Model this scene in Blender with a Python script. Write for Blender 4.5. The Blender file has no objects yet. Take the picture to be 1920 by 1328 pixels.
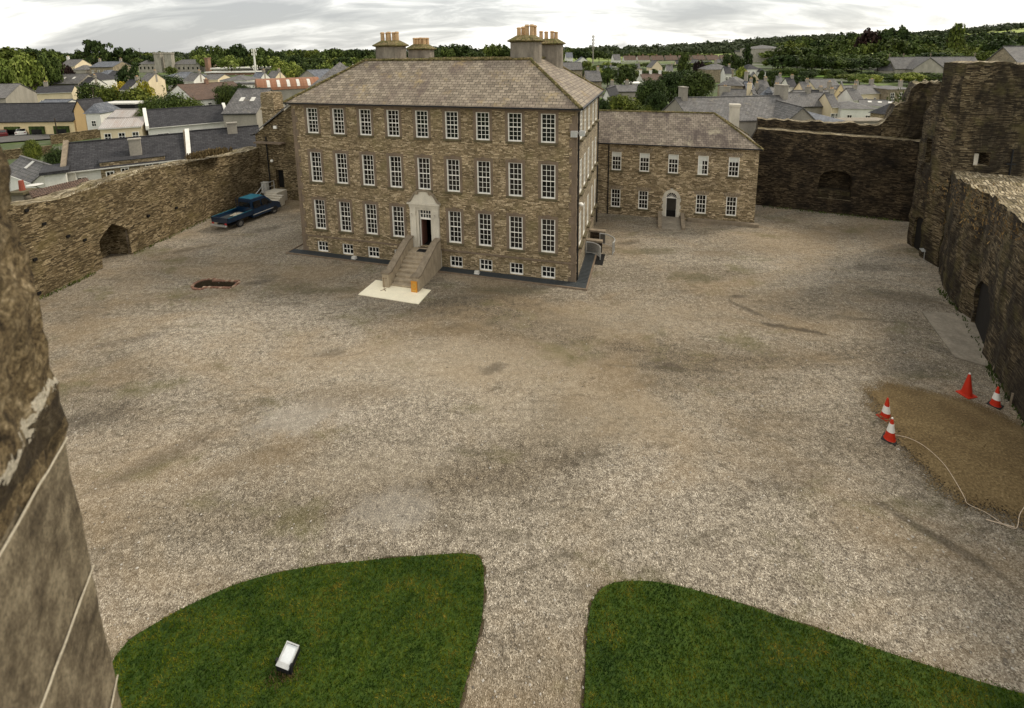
import bpy, bmesh, math, random
import numpy as np
from mathutils import Vector, Matrix
from mathutils.geometry import tessellate_polygon
random.seed(7); np.random.seed(7)
S = bpy.context.scene; COL = S.collection
V = Vector
# ---------------------------------------------------------------- camera calibration (fitted to the photograph)
H = 16.0; G0 = -0.42
FPX, PITCH, ROLL, CX, CY = 915.81, 0.16822, -0.0120, 960.5, 248.2
FW = V((0, math.cos(PITCH), -math.sin(PITCH))); UPV = V((0, math.sin(PITCH), math.cos(PITCH))); RT = V((1, 0, 0))
_c, _s = math.cos(ROLL), math.sin(ROLL)
CR = RT*_c+UPV*_s; CU = -RT*_s+UPV*_c
EYE = V((0, 0, H))
def ray(x, y): return FW+CR*((x-CX)/FPX)-CU*((y-CY)/FPX)
def gp(x, y, z=G0):
    d = ray(x, y); t = (z-H)/d.z; return V((d.x*t, d.y*t, z))
def pj(P):
    d = V(P)-EYE; z = d.dot(FW); return CX+FPX*d.dot(CR)/z, CY-FPX*d.dot(CU)/z
def zat(P, y):
    lo, hi = -60, 200
    for _ in range(50):
        m = (lo+hi)/2
        if pj((P[0], P[1], m))[1] > y: lo = m
        else: hi = m
    return lo
def sm(a, b, x):
    t = min(1, max(0, (x-a)/(b-a))); return t*t*(3-2*t)
SKY = [(-4000, 4), (0, 6), (900, 6), (1100, 8), (1250, 10), (1330, 14), (1400, 19), (1480, 25), (1600, 28), (1700, 31), (1800, 38), (1900, 46), (2100, 52), (6000, 40)]
def T(x, y):
    """terrain height outside the castle"""
    r = math.hypot(x, y)
    if y > 1:
        px = 960+916*x/y
    else: px = 6000 if x > 0 else -4000
    px = max(-4000, min(6000, px))
    for (a, za), (b, zb) in zip(SKY, SKY[1:]):
        if a <= px <= b: hz = za+(zb-za)*(px-a)/(b-a); break
    D = max(y, r*.5)
    w = 1 if y > 0 else sm(-200, 0, y)
    z = -1.6*(1-sm(58, 80, r))
    z += 5*sm(110, 420, D)*(1 if px > -3000 else .6)
    z += max(0, hz-5)*w*sm(380, 1000, D) - 12*sm(1050, 2600, D)
    return z
def hit(px, py, dz=0):
    """point on the terrain (+dz) seen at a pixel"""
    d = ray(px, py); t = 20.0
    while t < 3000:
        p = EYE+d*t
        if p.z <= T(p.x, p.y)+dz: break
        t *= 1.004
    return V((p.x, p.y, T(p.x, p.y)+dz))
# ---------------------------------------------------------------- mesh helpers
class MB:
    def __init__(s): s.v = []; s.f = []; s.m = []
    def add(s, vs, fs, mi=0):
        n = len(s.v); s.v += [V(p) for p in vs]; s.f += [tuple(i+n for i in f) for f in fs]; s.m += [mi]*len(fs); return s
    def quad(s, a, b, c, d, mi=0): return s.add([a, b, c, d], [(0, 1, 2, 3)], mi)
    def frame(s, O, ax, ay, az, mi=0):
        """box from corner O with edge vectors"""
        O, ax, ay, az = V(O), V(ax), V(ay), V(az)
        p = [O, O+ax, O+ax+ay, O+ay]; p += [q+az for q in p]
        f = [(0, 3, 2, 1), (4, 5, 6, 7), (0, 1, 5, 4), (1, 2, 6, 5), (2, 3, 7, 6), (3, 0, 4, 7)]
        if ax.cross(ay).dot(az) < 0: f = [t[::-1] for t in f]
        return s.add(p, f, mi)
    def box(s, x0, x1, y0, y1, z0, z1, mi=0): return s.frame((x0, y0, z0), (x1-x0, 0, 0), (0, y1-y0, 0), (0, 0, z1-z0), mi)
    def tube(s, a, b, r0, r1=None, n=8, mi=0, caps=True):
        a, b = V(a), V(b); r1 = r0 if r1 is None else r1; d = (b-a).normalized()
        u = d.orthogonal().normalized(); w = d.cross(u)
        vs = [a+(u*math.cos(t)+w*math.sin(t))*r0 for t in [2*math.pi*i/n for i in range(n)]]
        vs += [b+(u*math.cos(t)+w*math.sin(t))*r1 for t in [2*math.pi*i/n for i in range(n)]]
        fs = [(i, (i+1) % n, (i+1) % n+n, i+n) for i in range(n)]
        if caps: fs += [tuple(range(n))[::-1], tuple(range(n, 2*n))]
        return s.add(vs, fs, mi)
    def path(s, pts, r, n=6, mi=0):
        for a, b in zip(pts, pts[1:]): s.tube(a, b, r, r, n, mi)
        return s
    def prism(s, poly, ext, mi=0):
        poly = [V(p) for p in poly]; e = V(ext); n = len(poly)
        nr = sum((a.cross(b) for a, b in zip(poly, poly[1:]+poly[:1])), V((0, 0, 0)))
        if nr.dot(e) < 0: poly = poly[::-1]
        return s.add(poly+[p+e for p in poly], [tuple(range(n))[::-1], tuple(range(n, 2*n))]+[(i, (i+1) % n, (i+1) % n+n, i+n) for i in range(n)], mi)
    def lathe(s, prof, c, n=12, mi=0, sq=None):
        vs = []; c = V(c)
        for r, z in prof: vs += [c+V((r*math.cos(2*math.pi*(i+.5)/n), r*math.sin(2*math.pi*(i+.5)/n), z)) for i in range(n)]
        fs = []
        for k in range(len(prof)-1): fs += [(k*n+i, k*n+(i+1) % n, (k+1)*n+(i+1) % n, (k+1)*n+i) for i in range(n)]
        fs += [tuple(range(n))[::-1], tuple(range((len(prof)-1)*n, len(prof)*n))]
        return s.add(vs, fs, mi)
    def mesh(s, name, mats, udir=None, smooth=False):
        me = bpy.data.meshes.new(name); me.from_pydata([tuple(p) for p in s.v], [], s.f)
        for m in (mats if isinstance(mats, (list, tuple)) else [mats]): me.materials.append(m)
        me.polygons.foreach_set('material_index', s.m)
        if smooth: me.polygons.foreach_set('use_smooth', [True]*len(s.f))
        me.update(); autouv(me, udir); return me
    def build(s, name, mats, parent=None, udir=None, smooth=False):
        return link(name, s.mesh(name, mats, udir, smooth), parent)
def autouv(me, udir=None):
    n = len(me.polygons)
    if not n: return
    uv = me.uv_layers.new(name='UVMap') if not me.uv_layers else me.uv_layers[0]
    nl = len(me.loops)
    nor = np.empty(n*3); me.polygons.foreach_get('normal', nor); nor = nor.reshape(-1, 3)
    lt = np.empty(n, int); me.polygons.foreach_get('loop_total', lt)
    ls = np.empty(n, int); me.polygons.foreach_get('loop_start', ls)
    vi = np.empty(nl, int); me.loops.foreach_get('vertex_index', vi)
    co = np.empty(len(me.vertices)*3); me.vertices.foreach_get('co', co); co = co.reshape(-1, 3)
    if udir is not None:
        ud = np.array([udir[0], udir[1], 0.]); ud /= np.linalg.norm(ud); pe = np.array([-ud[1], ud[0], 0.])
        t = np.tile(ud, (n, 1)); b = np.tile(np.array([0, 0, 1.]), (n, 1))
        k = np.abs(nor@ud) > np.abs(nor@pe); t[k] = pe
        k = np.abs(nor[:, 2]) > .75; t[k] = ud; b[k] = pe
    else:
        t = np.stack([-nor[:, 1], nor[:, 0], 0*nor[:, 0]], 1); l = np.linalg.norm(t, axis=1)
        k = l < .02; t[k] = (1, 0, 0); l[k] = 1; t /= l[:, None]
        b = np.cross(nor, t); b[k] = (0, 1, 0)
    order = np.argsort(ls); rep = np.repeat(order, lt[order])
    P = co[vi]; out = np.stack([(P*t[rep]).sum(1), (P*b[rep]).sum(1)], 1)
    uv.data.foreach_set('uv', out.ravel())
def link(name, data, parent=None):
    o = bpy.data.objects.new(name, data); COL.objects.link(o)
    if parent is not None: o.parent = parent
    return o
def tag(o, label, cat, group=None, kind=None):
    o['label'] = label
    if cat: o['category'] = cat
    if group: o['group'] = group
    if kind: o['kind'] = kind
    return o
def struct(o, label=None, kind='structure'):
    o['kind'] = kind
    if label: o['label'] = label; o['category'] = o.name.split('.')[0].replace('_', ' ')
    return o
def thing(name, label, cat, loc=(0, 0, 0), rz=0, group=None):
    o = link(name, None); o.location = loc; o.rotation_euler = (0, 0, rz); o.empty_display_size = .3
    return tag(o, label, cat, group)
def copy_tree(o, parent=None):
    c = o.copy(); COL.objects.link(c); c.parent = parent
    for ch in list(o.children): copy_tree(ch, c)
    return c
# ---------------------------------------------------------------- materials
def nmat(name):
    m = bpy.data.materials.new(name); m.use_nodes = True; nt = m.node_tree
    b = nt.nodes['Principled BSDF']; b.inputs['Specular IOR Level'].default_value = .25
    return m, nt, b
def N(nt, t, **k):
    n = nt.nodes.new(t)
    for a, v in k.items():
        if a[0] == '_': n.inputs[a[1:].replace('_', ' ')].default_value = v
        else: setattr(n, a, v)
    return n
def L(nt, a, b): nt.links.new(a, b)
def ramp(nt, fac, stops):
    r = N(nt, 'ShaderNodeValToRGB'); e = r.color_ramp.elements
    while len(e) < len(stops): e.new(.5)
    for i, (p, c) in enumerate(stops): e[i].position = p; e[i].color = (*c, 1) if len(c) == 3 else c
    L(nt, fac, r.inputs[0]); return r.outputs[0]
def mix(nt, fac, a, b, mode='MIX'):
    m = N(nt, 'ShaderNodeMix', data_type='RGBA', blend_type=mode)
    for i, s in ((0, fac), (6, a), (7, b)):
        if hasattr(s, 'node'): L(nt, s, m.inputs[i])
        else: m.inputs[i].default_value = (*s, 1) if isinstance(s, tuple) and len(s) == 3 else s
    return m.outputs[2]
def noise(nt, vec, scale, detail=4, rough=.55, dist=0, dim='3D'):
    n = N(nt, 'ShaderNodeTexNoise', noise_dimensions=dim); n.inputs['Scale'].default_value = scale; n.inputs['Detail'].default_value = detail
    n.inputs['Roughness'].default_value = rough; n.inputs['Distortion'].default_value = dist; L(nt, vec, n.inputs['Vector']); return n
def mapped(nt, vec, sc, loc=(0, 0, 0), rot=(0, 0, 0)):
    m = N(nt, 'ShaderNodeMapping'); L(nt, vec, m.inputs[0]); m.inputs['Scale'].default_value = sc; m.inputs['Location'].default_value = loc; m.inputs['Rotation'].default_value = rot
    return m.outputs[0]
def uvn(nt): return N(nt, 'ShaderNodeUVMap', uv_map='UVMap').outputs[0]
def bump(nt, b, h, s=.5, d=.03):
    n = N(nt, 'ShaderNodeBump'); n.inputs['Strength'].default_value = s; n.inputs['Distance'].default_value = d
    L(nt, h, n.inputs['Height']); L(nt, n.outputs[0], b.inputs['Normal'])
def math_(nt, op, a, b=None):
    m = N(nt, 'ShaderNodeMath', operation=op)
    for i, s in ((0, a), (1, b)):
        if s is None: continue
        if hasattr(s, 'node'): L(nt, s, m.inputs[i])
        else: m.inputs[i].default_value = s
    return m.outputs[0]
def stone(name, cols, mortar, sx=.42, sy=.12, stain=(.03, .025, .018), stain_amt=.6, moss=None, bs=.6, streak=False, spots=None):
    kk = 1.42 if name in ('house_stone', 'wing_stone') else .74 if name == 'ruin_stone' else .92
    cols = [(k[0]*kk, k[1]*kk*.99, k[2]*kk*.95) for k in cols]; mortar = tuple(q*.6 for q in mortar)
    m, nt, b = nmat(name); uv = uvn(nt)
    nd = noise(nt, uv, 2.1, 4); ns = N(nt, 'ShaderNodeSeparateColor'); L(nt, nd.outputs['Color'], ns.inputs[0])
    sx_, sy_ = sx, sy; su = N(nt, 'ShaderNodeSeparateXYZ'); L(nt, uv, su.inputs[0])
    nl = noise(nt, mapped(nt, uv, (.6, 1.1, 1)), 1.0, 2)
    vv = math_(nt, 'ADD', math_(nt, 'DIVIDE', su.outputs[1], sy), math_(nt, 'ADD', math_(nt, 'MULTIPLY', ns.outputs[0], 1.5), math_(nt, 'MULTIPLY', nl.outputs[0], 2.6)))
    row = math_(nt, 'FLOOR', vv); fv = math_(nt, 'FRACT', vv)
    w1 = N(nt, 'ShaderNodeTexWhiteNoise', noise_dimensions='1D'); L(nt, row, w1.inputs['W'])
    uu = math_(nt, 'ADD', math_(nt, 'MULTIPLY', math_(nt, 'DIVIDE', su.outputs[0], sx), math_(nt, 'ADD', math_(nt, 'MULTIPLY', w1.outputs['Value'], .9), .6)), math_(nt, 'ADD', math_(nt, 'MULTIPLY', w1.outputs['Value'], 17.0), math_(nt, 'MULTIPLY', ns.outputs[1], 2.2)))
    col_ = math_(nt, 'FLOOR', uu); fu = math_(nt, 'FRACT', uu)
    cb = N(nt, 'ShaderNodeCombineXYZ'); L(nt, col_, cb.inputs[0]); L(nt, row, cb.inputs[1])
    v1 = N(nt, 'ShaderNodeTexWhiteNoise', noise_dimensions='2D'); L(nt, cb.outputs[0], v1.inputs['Vector'])
    eu = math_(nt, 'MULTIPLY', math_(nt, 'MINIMUM', fu, math_(nt, 'SUBTRACT', 1.0, fu)), sx/sy); ev = math_(nt, 'MINIMUM', fv, math_(nt, 'SUBTRACT', 1.0, fv))
    edge = math_(nt, 'MINIMUM', eu, ev)
    sep = N(nt, 'ShaderNodeSeparateColor'); L(nt, v1.outputs['Color'], sep.inputs[0])
    n = len(cols); c = ramp(nt, sep.outputs[0], [(i/(n-1), q) for i, q in enumerate(cols)])
    fine = noise(nt, uv, 14, 5, .7); c = mix(nt, .75, c, ramp(nt, fine.outputs[0], [(.25, (.35, .34, .33)), (.75, (1.5, 1.5, 1.5))]), 'MULTIPLY')
    mask = ramp(nt, edge, [(.05, (.9, .9, .9)), (.2, (0, 0, 0))])
    c = mix(nt, mask, c, mortar)
    big = noise(nt, mapped(nt, uv, (.35, .12 if streak else .3, 1)), 1.6, 5, .62, .6)
    c = mix(nt, math_(nt, 'MULTIPLY', ramp(nt, big.outputs[0], [(.38 if streak else .45, (0, 0, 0)), (.56 if streak else .66, (1, 1, 1))]), stain_amt), c, stain)
    big2 = noise(nt, uv, .8, 4, .6)
    c = mix(nt, 1, c, ramp(nt, big2.outputs[0], [(.3, (.78, .77, .75)), (.7, (1.2, 1.18, 1.15))]), 'MULTIPLY')
    if moss:
        n3 = noise(nt, uv, .45, 6, .7); c = mix(nt, ramp(nt, n3.outputs[0], [(.52, (0, 0, 0)), (.68, (.7, .7, .7))]), c, moss)
    if spots:
        n4 = noise(nt, mapped(nt, uv, (2.2, 1, 1)), 1.2, 6, .75); c = mix(nt, ramp(nt, n4.outputs[0], [(.66, (0, 0, 0)), (.72, (.8, .8, .8))]), c, spots)
    L(nt, c, b.inputs['Base Color']); b.inputs['Roughness'].default_value = .9
    h = mix(nt, .5, ramp(nt, edge, [(0, (0, 0, 0)), (.25, (1, 1, 1))]), fine.outputs['Color'], 'ADD')
    h = mix(nt, .6, h, v1.outputs['Color'], 'ADD')
    bump(nt, b, h, bs, .05); return m
def slate(name, c1, c2, gap=(.015, .013, .012), w=.4, h=.28, lichen=None, bs=.4, dark=(.06, .05, .045), damt=.45, var=1.0):
    c1 = tuple(q*.84 for q in c1); c2 = tuple(q*.84 for q in c2); gap = tuple(q*.6 for q in gap)
    m, nt, b = nmat(name); uv = uvn(nt)
    br = N(nt, 'ShaderNodeTexBrick', offset=.5); L(nt, mapped(nt, uv, (1, 1, 1)), br.inputs['Vector'])
    for k, v in (('Color1', (*c1, 1)), ('Color2', (*c2, 1)), ('Mortar', (*gap, 1)), ('Scale', 1), ('Mortar Size', .018), ('Mortar Smooth', .3), ('Brick Width', w), ('Row Height', h), ('Bias', 0)): br.inputs[k].default_value = v
    c = br.outputs['Color']
    f = noise(nt, uv, 7, 5, .7); c = mix(nt, .7*var, c, ramp(nt, f.outputs[0], [(.3, (.45, .45, .45)), (.7, (1.5, 1.5, 1.5))]), 'MULTIPLY')
    g = noise(nt, mapped(nt, uv, (.5, .22, 1)), 1.3, 5, .65)
    c = mix(nt, math_(nt, 'MULTIPLY', ramp(nt, g.outputs[0], [(.48, (0, 0, 0)), (.66, (1, 1, 1))]), damt), c, dark)
    if lichen:
        l = noise(nt, uv, .55, 7, .75); c = mix(nt, ramp(nt, l.outputs[0], [(.56, (0, 0, 0)), (.7, (.75, .75, .75))]), c, lichen)
    L(nt, c, b.inputs['Base Color']); b.inputs['Roughness'].default_value = .75
    bump(nt, b, br.outputs['Fac'], -bs, .03); return m
def plain(name, c, rough=.7, var=.25, sc=2.5, bs=.15, metal=0, streak=True, spec=None, sat=0):
    m, nt, b = nmat(name); tc = N(nt, 'ShaderNodeTexCoord').outputs['Object']
    n1 = noise(nt, mapped(nt, tc, (1, 1, .35 if streak else 1)), sc, 5, .65)
    n2 = noise(nt, tc, sc*9, 4, .6)
    c_ = mix(nt, 1, c, ramp(nt, n1.outputs[0], [(.3, (1-var,)*3), (.7, (1+var*.5,)*3)]), 'MULTIPLY')
    c_ = mix(nt, .6, c_, ramp(nt, n2.outputs[0], [(.3, (1-var,)*3), (.7, (1+var*.6,)*3)]), 'MULTIPLY')
    L(nt, c_, b.inputs['Base Color']); b.inputs['Roughness'].default_value = rough; b.inputs['Metallic'].default_value = metal
    if spec is not None: b.inputs['Specular IOR Level'].default_value = spec
    if bs: bump(nt, b, n2.outputs[0], bs, .02)
    return m
M = {}
M['house'] = stone('house_stone', [(.13, .099, .058), (.21, .163, .1), (.27, .211, .132), (.33, .262, .17), (.5, .41, .285)], (.055, .041, .023), .27, .085, stain_amt=.3, stain=(.09, .07, .036), moss=(.2, .165, .075))
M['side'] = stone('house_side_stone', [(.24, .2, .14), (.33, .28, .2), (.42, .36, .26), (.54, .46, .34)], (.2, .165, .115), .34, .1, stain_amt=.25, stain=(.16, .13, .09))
M['wing'] = stone('wing_stone', [(.13, .099, .06), (.22, .17, .105), (.29, .23, .145), (.36, .29, .19), (.54, .44, .31)], (.05, .038, .022), .33, .105, stain_amt=.3, stain=(.08, .06, .035))
M['curtain'] = stone('curtain_stone', [(.05, .037, .019), (.13, .095, .05), (.22, .167, .094), (.31, .245, .148), (.48, .39, .25)], (.03, .022, .011), .27, .075, stain_amt=.65, stain=(.06, .044, .02), moss=(.15, .115, .047), spots=(.46, .39, .27))
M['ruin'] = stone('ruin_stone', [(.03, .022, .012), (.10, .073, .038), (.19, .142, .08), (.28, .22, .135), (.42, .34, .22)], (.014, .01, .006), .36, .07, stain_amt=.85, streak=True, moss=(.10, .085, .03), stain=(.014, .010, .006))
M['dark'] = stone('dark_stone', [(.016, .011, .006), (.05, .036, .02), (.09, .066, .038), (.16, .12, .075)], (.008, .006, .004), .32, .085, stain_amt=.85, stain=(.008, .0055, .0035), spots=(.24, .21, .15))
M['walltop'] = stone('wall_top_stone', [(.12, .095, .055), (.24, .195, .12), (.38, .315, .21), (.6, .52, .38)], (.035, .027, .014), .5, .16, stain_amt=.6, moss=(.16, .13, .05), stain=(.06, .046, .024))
M['near'] = None
M['cut'] = plain('cut_stone', (.25, .2, .14), .85, .35, 3)
M['cutdark'] = plain('brown_dressed_stone', (.19, .142, .098), .85, .35, 3)
M['sill'] = plain('mossy_sill_stone', (.12, .1, .055), .9, .4, 4)
M['limestone'] = plain('pale_limestone', (.6, .55, .45), .8, .22, 2.5)
M['steps'] = plain('step_stone', (.43, .35, .245), .85, .3, 3)
M['white'] = plain('white_painted_wood', (.85, .82, .74), .5, .1, 5, 0)
M['whiteold'] = plain('worn_white_paint', (.62, .6, .54), .6, .22, 5, .1)
M['iron'] = plain('black_iron', (.015, .015, .016), .5, .3, 6, .1)
M['galv'] = plain('galvanised_steel', (.5, .5, .48), .4, .2, 6, 0, metal=.4)
M['grille'] = plain('dark_grille', (.045, .05, .052), .6, .3, 6, .1)
M['slate'] = slate('old_brown_slate', (.20, .162, .118), (.37, .305, .225), gap=(.03, .024, .02), w=.46, h=.30, lichen=(.38, .28, .12), dark=(.10, .07, .06), damt=.6)
M['slate2'] = slate('wing_slate', (.165, .132, .098), (.31, .255, .195), w=.42, h=.28, gap=(.06, .05, .042), lichen=(.36, .32, .22), dark=(.05, .035, .032), damt=.8)
M['slatedark'] = slate('charcoal_slate', (.035, .034, .037), (.065, .063, .066), w=.5, h=.3, damt=.3, dark=(.02, .02, .02))
M['slategrey'] = slate('grey_slate', (.12, .115, .11), (.2, .19, .18), w=.5, h=.35, damt=.4, lichen=(.2, .18, .13))
M['slateblue'] = slate('blue_grey_slate', (.11, .12, .14), (.19, .2, .22), w=.6, h=.4, damt=.2)
M['tilebrown'] = slate('brown_tile', (.12, .075, .052), (.17, .11, .078), w=.35, h=.3, damt=.3)
M['rust'] = slate('rusty_corrugated_iron', (.26, .125, .07), (.34, .175, .10), gap=(.25, .08, .03), w=.3, h=6, damt=.5, dark=(.28, .11, .05))
M['tin'] = slate('pale_corrugated_iron', (.5, .47, .44), (.42, .37, .33), gap=(.25, .2, .18), w=.25, h=6, damt=.4, dark=(.35, .24, .19))
M['terracotta'] = slate('terracotta_tile', (.26, .09, .045), (.18, .065, .035), gap=(.08, .03, .02), w=.22, h=.35, damt=.4)
M['cream'] = plain('cream_render', (.74, .62, .42), .8, .14, .5)
M['yellow'] = plain('yellow_render', (.72, .58, .33), .8, .12, .5)
M['orange'] = plain('ochre_render', (.68, .46, .22), .8, .12, .5)
M['whitewall'] = plain('white_render', (.72, .7, .63), .8, .15, .5)
M['greywall'] = plain('grey_render', (.32, .29, .24), .85, .25, .5)
M['pink'] = plain('crimson_paint', (.62, .06, .12), .7, .12, .5)
M['red'] = plain('dark_red_paint', (.2, .015, .02), .6, .1, 2)
M['brick'] = slate('red_brick', (.32, .12, .07), (.42, .2, .12), gap=(.3, .27, .2), w=.22, h=.075, damt=.3)
M['asphalt'] = plain('asphalt', (.115, .108, .1), .9, .3, .6, .2, streak=False)
M['concrete'] = plain('concrete', (.25, .215, .165), .9, .35, 1.5, .3, streak=False)
M['pad'] = plain('pale_paving_slab', (.93, .85, .64), .8, .1, 1.2, .1, streak=False)
M['clay'] = plain('clay_pot', (.55, .36, .19), .8, .3, 4)
M['render'] = plain('weathered_chimney_render', (.25, .215, .17), .9, .45, 2.2, .4)
M['archshade'] = plain('black_arch_shade', (.012, .010, .008), .8, .3, 4, .2)  # near-black colour standing in for the shade inside arched openings
M['fargrey'] = plain('pale_grey_masonry', (.36, .33, .27), .9, .3, .8, .3)
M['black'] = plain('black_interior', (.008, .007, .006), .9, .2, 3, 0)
M['inner'] = plain('dim_interior_plaster', (.16, .14, .11), .9, .2, 3, 0)
def glassmat(name, c, r):
    m, nt, b = nmat(name); oi = N(nt, 'ShaderNodeTexCoord').outputs['Object']
    n = noise(nt, oi, 1.3, 2); c_ = mix(nt, ramp(nt, n.outputs[0], [(.4, (0, 0, 0)), (.65, (1, 1, 1))]), c, tuple(q*2.2 for q in c))
    L(nt, c_, b.inputs['Base Color']); b.inputs['Roughness'].default_value = r; b.inputs['Specular IOR Level'].default_value = .5; return m
M['glass'] = glassmat('window_glass', (.006, .006, .006), .06)
M['rimsteel'] = plain('wheel_rim', (.18, .17, .16), .5, .2, 6, 0, metal=.5)
M['blind'] = plain('pale_window_blind', (.62, .62, .56), .7, .1, 3, 0)
# ---- gravel
DK = (.05, .04, .028); BR = (.17, .12, .062); GN = (.095, .082, .034); LT = (.42, .385, .33)
TN = (.44, .365, .26)
SCUFFS = [(860, 680, 0, 11, 3.2, .3, TN), (1080, 780, 0, 7, 2.4, .25, TN), (700, 880, .1, 4, 1.6, .22, TN), (1150, 600, 0, 8, 2.6, .25, TN), (1490, 617, -.35, 2.6, .35, .75, DK), (1400, 580, -1.0, 1.8, .3, .55, DK), (1385, 556, .1, .9, .25, .6, DK), (620, 662, .2, 1.1, .5, .4, DK), (925, 690, .5, .8, .45, .5, DK), (1250, 688, -.3, 1.2, .5, .5, DK), (1210, 715, .4, 1.5, .6, .3, BR),
 (160, 790, .6, 2.2, 1.2, .5, DK), (300, 860, .8, 3.0, .7, .35, DK), (480, 860, .5, 2.6, .7, .35, BR), (560, 780, .2, 3.0, 1.5, .4, LT), (740, 950, .1, 2.2, 1.2, .35, LT), (1760, 1010, -.9, 2.4, .3, .55, DK), (1300, 520, 0, 2.2, 1.2, .6, GN), (1220, 470, 0, 3.0, 1.0, .5, GN), (1180, 455, .3, 1.5, .6, .5, DK), (1340, 475, 0, 2.5, .8, .4, BR), (1700, 560, -.3, 3.5, 1.4, .4, DK), (1640, 500, .2, 2.5, 1.0, .4, DK), (1720, 470, 0, 1.6, .8, .6, GN), (480, 530, .3, 1.6, .5, .5, DK), (230, 640, .4, 3.0, .5, .35, DK), (340, 470, .5, 3.5, .6, .35, DK), (500, 430, .5, 2.0, 1.0, .4, DK), (620, 545, .05, 3.4, .7, .45, GN), (950, 545, -.05, 4.5, .7, .4, GN), (830, 620, .1, 3.0, .9, .4, BR), (640, 740, 0, 3.5, 1.2, .35, BR), (1700, 690, .1, 3.0, 1.0, .35, DK), (1450, 900, .3, 3.0, 1.0, .2, DK), (1780, 660, -.6, 1.5, .5, .5, DK), (1080, 860, .2, 1.6, .5, .3, DK), (380, 330, 0, 1, 1, .0, DK)]
def gravel():
    m, nt, b = nmat('gravel'); uv = uvn(nt)
    vs = []
    for sc in (34, 15):
        v = N(nt, 'ShaderNodeTexVoronoi', voronoi_dimensions='2D'); v.inputs['Scale'].default_value = sc; L(nt, uv, v.inputs['Vector'])
        sp = N(nt, 'ShaderNodeSeparateColor'); L(nt, v.outputs['Color'], sp.inputs[0]); vs.append((v, sp.outputs[0], sp.outputs[1]))
    base = ramp(nt, vs[0][1], [(0, (.045, .038, .029)), (.35, (.23, .198, .158)), (.7, (.37, .33, .275)), (.93, (.58, .53, .46)), (1, (.85, .79, .7))])
    b2 = ramp(nt, vs[1][1], [(0, (.13, .113, .09)), (.5, (.28, .246, .2)), (1, (.44, .395, .335))])
    c = mix(nt, .35, base, b2)
    n0 = noise(nt, uv, 3.2, 6, .75); c = mix(nt, .8, c, ramp(nt, n0.outputs[0], [(.36, (.52, .5, .48)), (.64, (1.38, 1.37, 1.35))]), 'MULTIPLY')
    # broad tone changes: pale worn lanes, brown earthy and mossy areas
    n1 = noise(nt, mapped(nt, uv, (.055, .1, 1), (3, 1, 0), (0, 0, .35)), 1, 5, .6, .9)
    c = mix(nt, 1, c, ramp(nt, n1.outputs[0], [(.34, (.62, .58, .52)), (.5, (.97, .96, .95)), (.64, (1.22, 1.22, 1.24))]), 'MULTIPLY')
    n2 = noise(nt, mapped(nt, uv, (.11, .16, 1), (9, 4, 0)), 1, 6, .65, .5)
    c = mix(nt, ramp(nt, n2.outputs[0], [(.46, (0, 0, 0)), (.62, (.75, .75, .75))]), c, mix(nt, .5, c, (.34, .245, .14), 'MIX'))
    # dark wheel scuffs, curved
    wv = noise(nt, mapped(nt, uv, (.22, .75, 1), (5, 2, 0), (0, 0, -.5)), 1, 6, .66, 1.6)
    c = mix(nt, ramp(nt, wv.outputs[0], [(.55, (0, 0, 0)), (.70, (.55, .55, .55))]), c, (.10, .085, .06))
    wz = noise(nt, mapped(nt, uv, (.5, .9, 1), (1, 7, 0), (0, 0, .2)), 1, 6, .7, 2.2)
    c = mix(nt, ramp(nt, wz.outputs[0], [(.585, (0, 0, 0)), (.68, (.6, .6, .6))]), c, (.08, .065, .045))
    g = noise(nt, mapped(nt, uv, (.2, .3, 1), (11, 3, 0)), 1, 6, .7, .3)
    c = mix(nt, ramp(nt, g.outputs[0], [(.56, (0, 0, 0)), (.68, (.55, .55, .55))]), c, (.13, .12, .045))
    c = mix(nt, 1, c, (.98, .96, .89), 'MULTIPLY')
    # individual scuffs and damp patches at their own places in the yard
    wn_ = noise(nt, uv, .9, 6, .7); fn_ = noise(nt, uv, 6, 4, .7)
    for (px, py, a_, sl, sw, st, colr) in SCUFFS:
        p_ = gp(px, py); mp = mapped(nt, uv, (1, 1, 1), (-p_.x, -p_.y, 0)); rt_ = mapped(nt, mp, (1/sl, 1/sw, 1), (0, 0, 0), (0, 0, -a_))
        vr = N(nt, 'ShaderNodeVectorRotate', rotation_type='Z_AXIS'); L(nt, mp, vr.inputs['Vector']); vr.inputs['Angle'].default_value = -a_
        ln = N(nt, 'ShaderNodeVectorMath', operation='LENGTH'); L(nt, mapped(nt, vr.outputs[0], (1/sl, 1/sw, 0)), ln.inputs[0])
        f_ = math_(nt, 'SUBTRACT', math_(nt, 'ADD', math_(nt, 'MULTIPLY', wn_.outputs[0], 2.0), math_(nt, 'MULTIPLY', fn_.outputs[0], .8)), ln.outputs['Value'])
        c = mix(nt, ramp(nt, f_, [(.45, (0, 0, 0)), (1.0, (st, st, st))]), c, colr)
    L(nt, c, b.inputs['Base Color']); b.inputs['Roughness'].default_value = .95
    h = mix(nt, .5, vs[0][0].outputs['Distance'], n0.outputs[0], 'ADD')
    bump(nt, b, h, .8, .05); return m
M['gravel'] = gravel()
def soil(name, a, bb, c3):
    m, nt, b = nmat(name); uv = uvn(nt)
    n1 = noise(nt, uv, 11, 6, .8); n2 = noise(nt, uv, .5, 5, .6, .6)
    c = ramp(nt, n1.outputs[0], [(.3, a), (.55, bb), (.72, c3)]); c = mix(nt, 1, c, ramp(nt, n2.outputs[0], [(.35, (.7, .66, .6)), (.65, (1.15, 1.15, 1.15))]), 'MULTIPLY')
    L(nt, c, b.inputs['Base Color']); b.inputs['Roughness'].default_value = .95; bump(nt, b, n1.outputs[0], .7, .05); return m
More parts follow.
